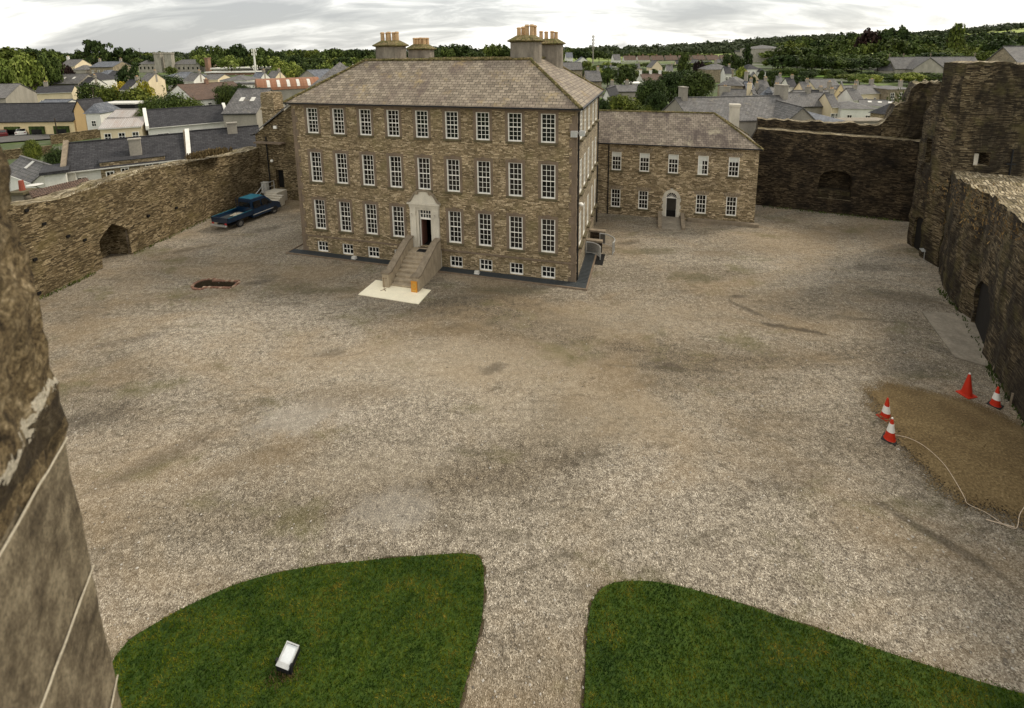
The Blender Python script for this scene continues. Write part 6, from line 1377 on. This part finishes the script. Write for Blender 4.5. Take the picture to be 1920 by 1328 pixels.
MB().prism([(cx2-w_-.4, -6.3, eC-.3), (cx2, -6.3, eC+5.3), (cx2, -6.3, eC+5.6), (cx2-w_-.4, -6.3, eC)], (0, 12, 0)).prism([(cx2+w_+.4, -6.3, eC-.3), (cx2+.01, -6.3, eC+5.3), (cx2+.01, -6.3, eC+5.6), (cx2+w_+.4, -6.3, eC)], (0, 12, 0)).build('transept_roof', M['slategrey'], tC)
cross(cx2, -6, eC+5.6, tC); MB().box(cx2-1.1, cx2+1.1, -6.08, -5.95, 2, 6).build('transept_window', M['glass'], tC)
for x in (-1.5, 3, 5.5): MB().box(x, x+.8, -.08, .05, 2, 5).build('lancet_window', M['glass'], tC) if x > 0 else None
MB().prism([(0, 1, -3), (0, 12, -3), (-5, 9, -3), (-5, 4, -3)], (0, 0, 3+6.5)).build('apse', M['fargrey'], tC)
MB().add([(0.02, .6, 6.5), (.02, 12.4, 6.5), (-5.4, 9.3, 6.5), (-5.4, 3.7, 6.5), (.02, 6.5, 11.2)], [(0, 4, 3), (3, 4, 2), (2, 4, 1), (0, 3, 2, 1)]).build('apse_roof', M['slategrey'], tC)
town('stone gable rising just above the ruined tower top', (1846, 120), (1914, 120), 14, 12, 2.9, 'side', 'slategrey', kind='front', D=(92, 80), name='stone_gable_building', cat='house', parapet=False)
town('second smaller stone gable behind the ruined tower, at the right edge', (1906, 112), (1960, 112), 14, 12, 2.6, 'side', 'slategrey', kind='front', D=(100, 90), name='stone_gable_building', cat='house')
# ---------------------------------------------------------------- trees
def crown_mesh(name, mat, nclump, nleaf, ls, shape='round', seed=0):
    rng = np.random.RandomState(seed); cl = []
    for i in range(nclump):
        u = rng.uniform(-.75, 1); th = rng.uniform(0, 6.283); rr = math.sqrt(max(0, 1-u*u))
        R = rng.uniform(.52, .82)
        if shape == 'round': c = np.array([R*rr*math.cos(th), R*rr*math.sin(th), .60+.36*R*u]); cr_ = rng.uniform(.16, .34)*np.array([1, 1, .62])
        elif shape == 'tall': c = np.array([.75*R*rr*math.cos(th)*(1-.35*u), .75*R*rr*math.sin(th)*(1-.35*u), .55+.42*u]); cr_ = rng.uniform(.2, .32)*np.array([1, 1, .6])
        elif shape == 'cedar': z = rng.uniform(.3, .97); w_ = (.95 if z > .55 else .75)*rng.uniform(.2, 1); c = np.array([w_*math.cos(th), w_*math.sin(th), z]); cr_ = rng.uniform(.2, .36)*np.array([1, 1, .22])
        else: c = np.array([R*rr*math.cos(th), R*rr*math.sin(th), .45+.4*R*u]); cr_ = rng.uniform(.25, .45)*np.array([1, 1, .8])
        cl.append((c, cr_))
    if shape in ('round', 'bush', 'tall'): cl.append((np.array([0, 0, .55]), np.array([.55, .55, .3])))
    ci = rng.randint(0, len(cl), nleaf); C = np.array([c for c, _ in cl])[ci]; Rr = np.array([r for _, r in cl])[ci]
    d = rng.randn(nleaf, 3); d[:, 2] += .35; d /= np.linalg.norm(d, axis=1)[:, None]
    f = rng.uniform(.78, 1.06, nleaf)[:, None]; P = C+d*Rr*f
    nrm = d*np.array([1, 1, 1.3])+rng.randn(nleaf, 3)*.45; nrm /= np.linalg.norm(nrm, axis=1)[:, None]
    a = np.cross(nrm, rng.randn(nleaf, 3)); a /= np.linalg.norm(a, axis=1)[:, None]; b = np.cross(nrm, a)
    s = (ls*rng.uniform(.5, 1.3, nleaf))[:, None]; s2 = s*rng.uniform(.5, 1, (nleaf, 1)); a = a*s; b = b*s2; a[:, 2] *= .7; b[:, 2] *= .7
    v = np.stack([P-a, P-b*.9, P+a, P+b], 1).reshape(-1, 3)
    me = bpy.data.meshes.new(name); me.vertices.add(nleaf*4); me.vertices.foreach_set('co', v.ravel()); me.loops.add(nleaf*4); me.loops.foreach_set('vertex_index', np.arange(nleaf*4))
    me.polygons.add(nleaf); me.polygons.foreach_set('loop_start', np.arange(0, nleaf*4, 4)); me.polygons.foreach_set('loop_total', np.full(nleaf, 4)); me.update(); me.materials.append(mat); return me
def trunk_mesh(seed, shape):
    random.seed(seed); mb = MB(); top = .55
    pts = [V((0, 0, -.12)), V((.01, .01, .15)), V((.02, -.01, .35)), V((0, .02, top))]; rs = [.07, .05, .04, .025]
    for i in range(3): mb.tube(pts[i], pts[i+1], rs[i], rs[i+1], 7)
    for i in range(7):
        a = i*2.4+random.random(); z = random.uniform(.25, .5); q = V((math.cos(a)*.5, math.sin(a)*.5, z+random.uniform(.12, .3))); mb.tube((0, 0, z), q, .022, .007, 5)
    return mb.mesh('trunk', M['bark'])
TRK = [trunk_mesh(s, 'round') for s in (1, 2)]
PRO = {}
def crown(kind, lod, var):
    k = (kind, lod, var)
    if k not in PRO:
        mat, shape = {'mid': ('leaf_mid', 'round'), 'dark': ('leaf_dark', 'round'), 'light': ('leaf_light', 'round'), 'gold': ('leaf_gold', 'bush'), 'copper': ('leaf_copper', 'round'), 'cedar': ('leaf_dark', 'cedar'), 'bush': ('leaf_mid', 'bush'), 'dbush': ('leaf_dark', 'bush'), 'lbush': ('leaf_light', 'bush'), 'tall': ('leaf_mid', 'tall'), 'con': ('leaf_dark', 'tall')}[kind]
        nl, ls, nc = {0: (9000, .042, 70), 1: (2600, .07, 40), 2: (1100, .10, 28)}[lod]
        PRO[k] = crown_mesh('crown', M[mat], nc, nl, ls, shape, 10+len(PRO))
    return PRO[k]
NT = [0]
def tree(px, D, ytop, wpx, kind, label, group=None, base=None):
    hor = 93-.012*(px-960); d = ray(px, hor); P = EYE+d*D; zb = T(P.x, P.y) if base is None else base; zt_ = zat(P, ytop); h = max(2.0, zt_-zb); w = wpx*D/916/2
    lod = 0 if D < 125 else (1 if D < 240 else 2); NT[0] += 1; bush = 'bush' in kind or kind == 'gold'
    if h > w*3.2 and not bush: w = max(w, h/3.4)
    t_ = link('shrub' if bush else 'tree', None); tag(t_, label, 'shrub' if bush else 'tree', group); t_.location = (P.x, P.y, zb); t_.rotation_euler = (0, 0, random.uniform(0, 6.28)); t_.empty_display_size = .5
    c = link('crown', crown(kind, lod, NT[0] % 2), t_); c.scale = (w, w*random.uniform(.9, 1.1), h)
    if not bush: tr = link('trunk', TRK[NT[0] % 2], t_); tr.scale = (h*.5, h*.5, h)
    return t_
def trees(lst, D, kind, label, group):
    for q in lst:
        kd = q[3] if len(q) > 3 else kind; tree(q[0], D*random.uniform(.95, 1.05), q[1], q[2], kd, label, group)
def line(x0, x1, step, tops, D, kinds, wf, label, group, jit=3):
    x = x0
    while x < x1:
        for (a, ya), (b, yb) in zip(tops, tops[1:]):
            if a <= x <= b: y = ya+(yb-ya)*(x-a)/(b-a); break
        w = step*wf*random.uniform(.8, 1.3); tree(x+random.uniform(-3, 3), D*random.uniform(.93, 1.07), y+random.uniform(-jit, jit), w, random.choice(kinds), label, group); x += step*random.uniform(.75, 1.25)
random.seed(21)
# left side singles
tree(22, 300, 88, 78, 'mid', 'broad tree on the skyline at the far left edge'); tree(50, 305, 89, 52, 'dark', 'dark tree on the skyline, second from the left edge'); tree(88, 330, 91, 42, 'mid', 'round tree alone on the skyline above the far left rooftops')
tree(12, 150, 108, 62, 'light', 'pale green tree behind the road at the far left edge'); tree(46, 148, 105, 60, 'light', 'pale green tree behind the road, between its two neighbours'); tree(80, 158, 100, 54, 'mid', 'bright green spreading tree left of the copper tree'); tree(113, 185, 119, 34, 'copper', 'dark copper-leaved tree below the grey slate house')
tree(148, 255, 99, 38, 'con', 'dense dark conifer left of the flat-topped cedar'); tree(176, 250, 78, 52, 'cedar', 'tall flat-topped cedar standing above the skyline'); tree(232, 262, 92, 46, 'cedar', 'smaller flat-topped cedar left of the battlemented towers')
tree(234, 150, 124, 36, 'dark', 'dense round dark green tree in front of the bungalows'); tree(160, 142, 152, 46, 'dbush', 'dark shrub right of the pale yellow cottage'); tree(192, 135, 158, 42, 'bush', 'green shrub beneath the golden shrubs'); tree(215, 138, 154, 34, 'gold', 'golden yellow shrub, left of two'); tree(262, 136, 150, 30, 'gold', 'golden yellow shrub, right of two'); tree(240, 130, 165, 52, 'bush', 'wide green shrub between the two golden shrubs')
tree(283, 170, 136, 40, 'bush', 'grey-green shrub left of the wide bungalow'); tree(278, 103, 178, 56, 'bush', 'large green bush behind the long white house, left end'); tree(312, 100, 174, 62, 'bush', 'large green bush behind the long white house, middle'); tree(346, 101, 180, 48, 'bush', 'large green bush behind the long white house, right end')
tree(254, 88, 205, 34, 'bush', 'green bush by the orange-patched lean-to'); tree(420, 118, 158, 44, 'dbush', 'dark shrub row behind the grey shed, left end'); tree(446, 115, 156, 40, 'dark', 'dark shrubby tree behind the grey shed, middle'); tree(472, 112, 164, 40, 'dbush', 'dark shrub row behind the grey shed, right end'); tree(404, 122, 162, 34, 'bush', 'green shrub right of the brown-roofed house')
tree(512, 200, 126, 34, 'light', 'pale green tree in front of the white-roofed school'); tree(545, 205, 132, 32, 'light', 'pale green shrubby tree right of the white-roofed school'); tree(315, 290, 124, 22, 'bush', 'green bush at the foot of the battlemented towers'); tree(75, 62, 275, 44, 'dbush', 'dark shrub in the garden left of the cottage'); tree(310, 196, 141, 60, 'dbush', 'dark clipped hedge before the wide bungalow')
tree(28, 70, 262, 30, 'bush', 'small scrubby bush by the road at the left edge')
line(0, 300, 17, [(0, 98), (150, 100), (215, 95), (300, 99)], 400, ['mid', 'dark'], 1.9, 'tree in the far skyline line left of the battlemented towers', 'skyline trees left')
line(200, 345, 15, [(0, 104), (200, 104), (345, 106)], 350, ['mid', 'dark', 'bush'], 2.0, 'tree in the belt behind the battlemented towers', 'trees behind the towers')
line(370, 545, 17, [(370, 92), (385, 88), (420, 82), (450, 85), (480, 92), (545, 94)], 345, ['mid', 'dark', 'mid'], 2.1, 'tall tree in the clump behind the white-roofed school', 'tall clump behind the school', 4)
line(372, 700, 18, [(372, 104), (450, 104), (540, 104), (600, 106), (700, 104)], 310, ['mid', 'dark', 'light', 'mid'], 2.0, 'tree in the second row behind the white-roofed school and barn', 'second row behind the school')
line(540, 705, 17, [(540, 90), (570, 91), (600, 93), (640, 87), (705, 98)], 380, ['mid', 'dark'], 2.0, 'skyline tree left of the big house chimneys', 'skyline trees left of the chimneys')
line(530, 680, 20, [(530, 116), (680, 118)], 235, ['mid', 'dark', 'light', 'bush'], 1.9, 'tree in the green slope above the rusty barn', 'trees above the rusty barn')
line(750, 965, 17, [(750, 96), (800, 95), (830, 88), (860, 83), (890, 93), (930, 84), (965, 90)], 360, ['mid', 'dark'], 2.1, 'skyline tree between the two chimney groups', 'skyline trees between the chimneys', 4)
line(560, 690, 16, [(560, 130), (690, 138)], 195, ['mid', 'dbush', 'bush'], 1.9, 'shrubby tree just behind the left end of the big roof', 'shrubs behind the big roof')
line(1040, 1140, 14, [(1040, 97), (1085, 88), (1110, 90), (1140, 99)], 380, ['mid', 'dark'], 2.2, 'skyline tree in the clump around the tall mast', 'skyline clump at the mast')
line(1135, 1330, 15, [(1135, 101), (1200, 97), (1330, 98)], 460, ['mid', 'dark', 'mid'], 1.9, 'tree in the thin skyline line above the terraces', 'skyline trees above the terraces')
line(1045, 1400, 16, [(1045, 118), (1150, 118), (1250, 121), (1400, 118)], 290, ['mid', 'dark', 'light', 'bush'], 1.7, 'small tree among the far houses right of the big roof', 'trees among the far houses', 4)
line(1100, 1330, 18, [(1100, 130), (1200, 128), (1330, 135)], 225, ['mid', 'dark', 'dbush', 'light'], 1.8, 'tree on the slope between the far houses and the wing', 'trees on the middle slope', 5)
tree(1140, 185, 128, 36, 'tall', 'upright mid-green tree right of the big roof'); tree(1120, 175, 138, 28, 'dark', 'dark tree close beside the right slope of the big roof'); tree(1175, 165, 124, 44, 'dark', 'dark tree above the long grey-brown slate house'); tree(1285, 200, 102, 34, 'con', 'dark pointed conifer above the town'); tree(1313, 215, 112, 22, 'copper', 'dark copper-leaved tree right of the pointed conifer')
tree(1168, 96, 178, 76, 'mid', 'broad bushy green tree behind the left of the wing roof'); tree(1130, 92, 186, 30, 'dark', 'small dark tree against the corner of the big house'); tree(1222, 104, 146, 66, 'dark', 'big dark tree behind the wing, left of the group'); tree(1262, 118, 136, 70, 'dark', 'big dark tree behind the wing, middle of the group'); tree(1308, 116, 132, 72, 'dark', 'big dark tree behind the wing, right of the group'); tree(1236, 90, 172, 50, 'dark', 'dark tree low behind the middle of the wing roof'); tree(1285, 150, 132, 60, 'dark', 'dark tree high behind the group above the wing'); tree(1218, 88, 196, 36, 'bush', 'small light bush directly above the wing ridge')
tree(1374, 230, 100, 44, 'dark', 'rounded dark tree before the ruined fort'); tree(1402, 260, 88, 18, 'con', 'narrow pointed conifer before the ruined fort'); tree(1392, 175, 126, 26, 'light', 'light green tree right of the pavilion-like house'); tree(1408, 160, 140, 30, 'dark', 'dark tree above the cream gabled house'); tree(1432, 175, 134, 16, 'con', 'small dark cypress right of the white house'); tree(1452, 165, 140, 14, 'con', 'smaller dark cypress further right of the white house')
tree(1500, 155, 141, 46, 'dark', 'spreading dark tree behind the crimson house'); tree(1560, 175, 139, 20, 'bush', 'round bush on the bank below the wood'); tree(1445, 180, 150, 22, 'light', 'pale shrub below the small cypresses')
sky4 = [(1440, 90), (1450, 80), (1480, 73), (1520, 72), (1560, 69), (1600, 60), (1640, 54), (1690, 56), (1720, 68), (1760, 66), (1840, 62), (1940, 62)]
g4 = 'hillside wood'
line(1450, 1940, 21, sky4, 390, ['dark', 'mid', 'dark', 'mid'], 2.1, 'tree in the top row of the hillside wood at the right', g4+' top row', 4)
tree(1626, 340, 56, 46, 'copper', 'tall dark copper beech at the top of the hillside wood'); tree(1680, 330, 49, 62, 'dark', 'tallest spreading tree of the hillside wood'); tree(1793, 330, 46, 30, 'tall', 'lone upright tree standing out of the wood against the field')
line(1455, 1940, 23, [(x, y+17) for x, y in sky4], 330, ['mid', 'dark', 'mid'], 2.1, 'tree in the second row of the hillside wood at the right', g4+' second row', 5)
line(1450, 1940, 24, [(1450, 108), (1640, 98), (1940, 92)], 285, ['mid', 'dark', 'mid'], 2.0, 'tree in the middle row of the hillside wood at the right', g4+' middle row', 5)
line(1470, 1660, 23, [(1450, 100), (1660, 112)], 245, ['dark', 'dark', 'mid'], 2.0, 'large dark tree in the front row of the hillside wood', g4+' front row', 4)
line(1455, 1640, 15, [(1455, 128), (1640, 134)], 232, ['dbush', 'bush'], 2.2, 'undergrowth shrub along the lower edge of the hillside wood', 'undergrowth below the hillside wood')
line(1596, 1770, 24, [(1596, 138), (1770, 135)], 188, ['mid', 'dark', 'bush', 'light'], 2.0, 'bushy tree in the row below the church', 'trees below the church')
# distant woodland and hedges on the hills
def woodland():
    rng = np.random.RandomState(5); C = []; R = []
    def add(px, D, h, w):
        P = EYE+ray(px, 93-.012*(px-960))*D; C.append((P.x, P.y, T(P.x, P.y)+h*.35)); R.append((w, w, h*.65))
    for _ in range(520): px = rng.uniform(-200, 2100); add(px, rng.uniform(960, 1120), rng.uniform(8, 15), rng.uniform(7, 14))
    for _ in range(260): px = rng.uniform(-100, 1300); add(px, rng.uniform(480, 760), rng.uniform(7, 12), rng.uniform(6, 11))
    for (a, b, d0, d1, n) in ((1240, 1520, 700, 760, 60), (1200, 1400, 560, 600, 50), (1560, 1960, 620, 650, 70), (1700, 1960, 820, 840, 50), (1330, 1560, 900, 940, 60)):
        for i in range(n): f = i/n; add(a+(b-a)*f+rng.uniform(-4, 4), d0+(d1-d0)*f, rng.uniform(6, 11), rng.uniform(6, 10))
    C = np.array(C); R = np.array(R); k = 70; n = len(C)*k; Ci = np.repeat(C, k, 0); Ri = np.repeat(R, k, 0)
    d = rng.randn(n, 3); d[:, 2] = np.abs(d[:, 2])-.25; d /= np.linalg.norm(d, axis=1)[:, None]; P = Ci+d*Ri*rng.uniform(.75, 1.08, (n, 1))
    nrm = d+rng.randn(n, 3)*.4; nrm /= np.linalg.norm(nrm, axis=1)[:, None]; a = np.cross(nrm, rng.randn(n, 3)); a /= np.linalg.norm(a, axis=1)[:, None]; b = np.cross(nrm, a); s = rng.uniform(1.2, 2.6, (n, 1))
    v = np.stack([P-a*s, P-b*s, P+a*s, P+b*s], 1).reshape(-1, 3)
    me = bpy.data.meshes.new('woodland'); me.vertices.add(n*4); me.vertices.foreach_set('co', v.ravel()); me.loops.add(n*4); me.loops.foreach_set('vertex_index', np.arange(n*4)); me.polygons.add(n)
    me.polygons.foreach_set('loop_start', np.arange(0, n*4, 4)); me.polygons.foreach_set('loop_total', np.full(n, 4)); me.update(); me.materials.append(M['leaf_far']); o = link('woodland', me); tag(o, 'distant belts of trees and hedges along the hill crests', 'woodland', kind='stuff')
M['leaf_far'] = leafmat('foliage_far', (.018, .03, .018), (.035, .052, .028), (.06, .08, .04))
woodland()
# ---------------------------------------------------------------- road, cars, poles, signs, masts
q0, q1, q2, q3 = hit(-150, 268), hit(190, 246), hit(200, 232), hit(-150, 240)
rp_ = [hit(-260, 275), hit(-20, 272), hit(110, 262), hit(200, 240), hit(200, 226), hit(130, 236), hit(-20, 252), hit(-260, 258)]
mb = MB(); mb.add([V((p.x, p.y, T(p.x, p.y)+.25)) for p in rp_], [(0, 1, 6, 7), (1, 2, 5, 6), (2, 3, 4, 5)]); o = mb.build('road', M['asphalt']); struct(o)
def gwall(name, a, b, h, mat, label, th=.4):
    A, B = hit(*a), hit(*b); d = B-A; d.z = 0; t_ = MB().box(0, d.length, 0, th, -1.5, h).box(-.04, d.length+.04, -.05, th+.05, h, h+.1).build(name, M[mat]); t_.location = A; t_.rotation_euler = (0, 0, math.atan2(d.y, d.x)); tag(t_, label, 'wall'); return t_
gwall('garden_wall', (98, 272), (190, 258), 1.6, 'curtain', 'low rubble garden wall between the road and the cottage roof')
gwall('garden_wall', (188, 232), (256, 222), 2.2, 'greywall', 'grey yard wall behind the corrugated cottage roof')
gwall('garden_wall', (10, 300), (100, 290), 1.4, 'curtain', 'stone garden wall left of the cottage gable')
def car(px, py, yaw_, paint_, label, hatch=True):
    P = hit(px, py); t_ = thing('parked_car', label, 'car', P, yaw_, 'cars parked by the arcade'); z = .3
    pr = [(-2.1, .35), (2.1, .35), (2.15, .75), (1.2, .95), (.6, 1.42), (-1.2, 1.45), (-1.9, 1.0), (-2.15, .9)]
    n = len(pr); vs = [(x, s*(.86 if zz < 1 else .68), zz) for s in (-1, 1) for x, zz in pr]; mb_ = MB().add(vs, [tuple(range(n)), tuple(range(n, 2*n))[::-1]]+[(i, i+n, (i+1) % n+n, (i+1) % n) for i in range(n)]); mb_.build('body', paint_, t_)
    for s in (-1, 1): MB().prism([(-1.15, s*.80, .98), (1.0, s*.80, .98), (.55, s*.72, 1.36), (-1.1, s*.72, 1.38)], (0, s*.03, 0)).build('side_window', M['glass'], t_)
    MB().prism([(-1.86, -.66, 1.06), (-1.86, .66, 1.06), (-1.27, .6, 1.42), (-1.27, -.6, 1.42)], (-.03, 0, .03)).build('rear_window', M['glass'], t_)
    MB().prism([(1.16, -.68, 1.0), (1.16, .68, 1.0), (.64, .6, 1.4), (.64, -.6, 1.4)], (.03, 0, .03)).build('windscreen', M['glass'], t_)
    for s in (-1, 1): MB().box(-2.17, -2.12, s*.65-.12, s*.65+.12, .7, .85).build('tail_light', M['red'], t_)
    for x in (-1.3, 1.35):
        for s in (-1, 1): wheel(x, s*.8, .32, .2, t_, s)
whp = paint('white_car_paint', (.7, .68, .62)); dkp = paint('black_car_paint', (.015, .016, .02)); gyp = paint('silver_car_paint', (.25, .26, .28))
car(44, 254, 2.2, whp, 'white parked car facing the creeper arches'); car(78, 251, 2.0, dkp, 'black parked car right of the white car'); car(110, 248, 1.9, gyp, 'dark silver parked car nearest the round road signs'); car(6, 257, 2.3, paint('maroon_car_paint', (.12, .02, .02)), 'maroon parked car cut by the tower wall at the left edge')
car(435+1, 133, .2, whp, 'tiny white car among the far roofs') if False else None
def pole(px, py, ytop, label, name='telegraph_pole', r=.12, arms=True, mat='bark', D=None):
    P = hit(px, py) if D is None else (lambda q: V((q.x, q.y, T(q.x, q.y))))(EYE+ray(px, py)*D); h = zat(P, ytop)-P.z; t_ = thing(name, label, name.replace('_', ' '), P)
    MB().tube((0, 0, -.5), (0, 0, h), r, r*.7, 8).build('pole', M[mat], t_)
    if arms: MB().box(-.8, .8, -.05, .05, h-.5, h-.38).build('crossarm', M[mat], t_)
    return t_, h
pole(108, 256, 222, 'short wooden pole at the kerb before the parked cars', arms=False); pole(181, 215, 163, 'wooden telegraph pole right of the red gate'); pole(10, 172, 118, 'pale pole in front of the pale green trees at the far left', arms=False); pole(45, 166, 122, 'wooden pole between the pale green trees', arms=False); pole(265, 120, 90, 'wooden pole on the skyline left of the battlemented towers', D=340)
def roundsign(px, py, ytop, label, colm, n=2):
    t_, h = pole(px, py, ytop, label, 'road_sign', .05, False, 'galv')
    for k in range(n):
        z = h-.3-k*.75; MB().tube((0, -.09, z), (0, -.06, z), .33, .33, 16).build('sign_rim', M['conered'] if colm == 'r' else M['yellowsign'], t_)
        if colm == 'r': MB().tube((0, -.12, z), (0, -.095, z), .23, .23, 16).build('sign_face', M['white'], t_); MB().frame((-.2, -.125, z-.14), (.07, 0, 0), (0, .02, 0), (.33, 0, .3)).build('sign_bar', M['conered'], t_)
M['yellowsign'] = plain('yellow_sign', (.75, .42, .03), .6, .1, 5, 0)
roundsign(127, 242, 212, 'post with two round red-ringed signs beside the red gate', 'r'); roundsign(17, 170, 148, 'yellow warning sign by the far road, left one', 'y', 1); roundsign(38, 168, 146, 'yellow warning sign by the far road, right one', 'y', 1)
# street lamp white post left garden
pole(52, 305, 287, 'small white lamp post in the garden left of the cottage', 'lamp_post', .06, False, 'white')
# phone masts
def mast(px, D, ytop, label, r, mat, seg):
    P = EYE+ray(px, 100)*D; P.z = T(P.x, P.y); h = zat(P, ytop)-P.z; t_ = thing('phone_mast', label, 'mast', P); MB().tube((0, 0, 0), (0, 0, h), r, r*.75, 8).build('pole', M[mat], t_)
    for k, f in enumerate(seg):
        for a in (0, 2.1, 4.2): MB().box(math.cos(a)*r*2-.2, math.cos(a)*r*2+.2, math.sin(a)*r*2-.15, math.sin(a)*r*2+.15, h*f, h*f+h*.09).build('antenna', M[mat], t_)
mast(476, 262, 92, 'white phone mast with antennas standing above the white-roofed school', .55, 'white', (.9, .78, .35, .28)); mast(1112, 370, 66, 'tall grey lattice-like mast on the skyline right of the chimneys', .5, 'greywall', (.9, .78, .66, .5))
# satellite dish and chimney with red pot at the small house
P = EYE+ray(66, 350)*48; t_ = thing('satellite_dish', 'round satellite dish on the small house below the curtain wall top', 'satellite dish', P)
MB().lathe([(.05, 0), (.35, .05), (.62, .17), (.64, .19)], (0, 0, 0), 18).build('dish', M['whiteold'], t_); MB().tube((0, 0, 0), (0, 0, -1.6), .04, .04, 6).build('arm', M['iron'], t_)
t_.children[0].rotation_euler = (1.2, 0, .5)
P = EYE+ray(47, 383)*40; t_ = thing('chimney_stack', 'squat grey chimney with a red clay pot poking above the curtain wall', 'chimney', P)
MB().box(-.5, .5, -.5, .5, -2, .95).build('stack', M['concrete'], t_); MB().box(-.68, .68, -.68, .68, .95, 1.18).build('cap', M['sill'], t_); MB().tube((0, 0, 1.18), (0, 0, 2.0), .2, .16, 10).build('pot', plain('red_clay_pot', (.3, .08, .05), .8, .2, 5), t_)
# red pantile lean-to just behind the wall top
A, B = EYE+ray(62, 372)*39, EYE+ray(172, 345)*42; d = B-A; t_ = MB(); 
nrm_ = V((-d.y, d.x, 0)).normalized(); t_.add([A, B, B+nrm_*1.0+V((0, 0, .34)), A+nrm_*1.0+V((0, 0, .34))], [(0, 1, 2, 3)]).add([A-V((0, 0, .12)), B-V((0, 0, .12)), B+nrm_*1.0+V((0, 0, .24)), A+nrm_*1.0+V((0, 0, .24))], [(3, 2, 1, 0)])
n_ = 26
for i in range(n_): p = A.lerp(B, (i+.5)/n_); t_.tube(p, p+nrm_*1.0+V((0, 0, .36)), .1, .1, 6)
t_.quad(A-V((0, 0, 1.6)), B-V((0, 0, 1.6)), B-V((0, 0, .1)), A-V((0, 0, .1))); o = t_.build('pantile_roof', M['tilebrown']); tag(o, 'narrow reddish-brown pantile roof along the outer side of the curtain wall', 'roof')
# bright lawn patches seen between the trees
for (x0, y0, x1, y1, lb) in ((1122, 186, 1165, 196, 0), (1440, 140, 1560, 146, 0)):
    p = [hit(x0, y1), hit(x1, y1), hit(x1, y0), hit(x0, y0)]; mb = MB().add([V((q.x, q.y, T(q.x, q.y)+.3)) for q in p], [(0, 1, 2, 3)]); struct(mb.build('grass_field', M['field']))

# ---------------------------------------------------------------- camera
cd = bpy.data.cameras.new('Camera'); co = link('camera', cd)
cd.sensor_fit = 'HORIZONTAL'; cd.sensor_width = 36; cd.lens = FPX/1920*36; cd.clip_start = .05; cd.clip_end = 9000
cd.shift_x = -(CX-960)/1920; cd.shift_y = (CY-664)/1920
m3 = Matrix((CR, CU, -FW)).transposed(); co.matrix_world = Matrix.Translation(EYE) @ m3.to_4x4()
S.camera = co
cd.dof.use_dof = True; cd.dof.focus_distance = 32; cd.dof.aperture_fstop = 3.2
S.view_settings.view_transform = 'Standard'; S.view_settings.look = 'None'; S.view_settings.exposure = 0.58; S.view_settings.gamma = 1
S.render.engine = 'CYCLES'; S.cycles.max_bounces = 5; S.cycles.diffuse_bounces = 3; S.cycles.glossy_bounces = 2
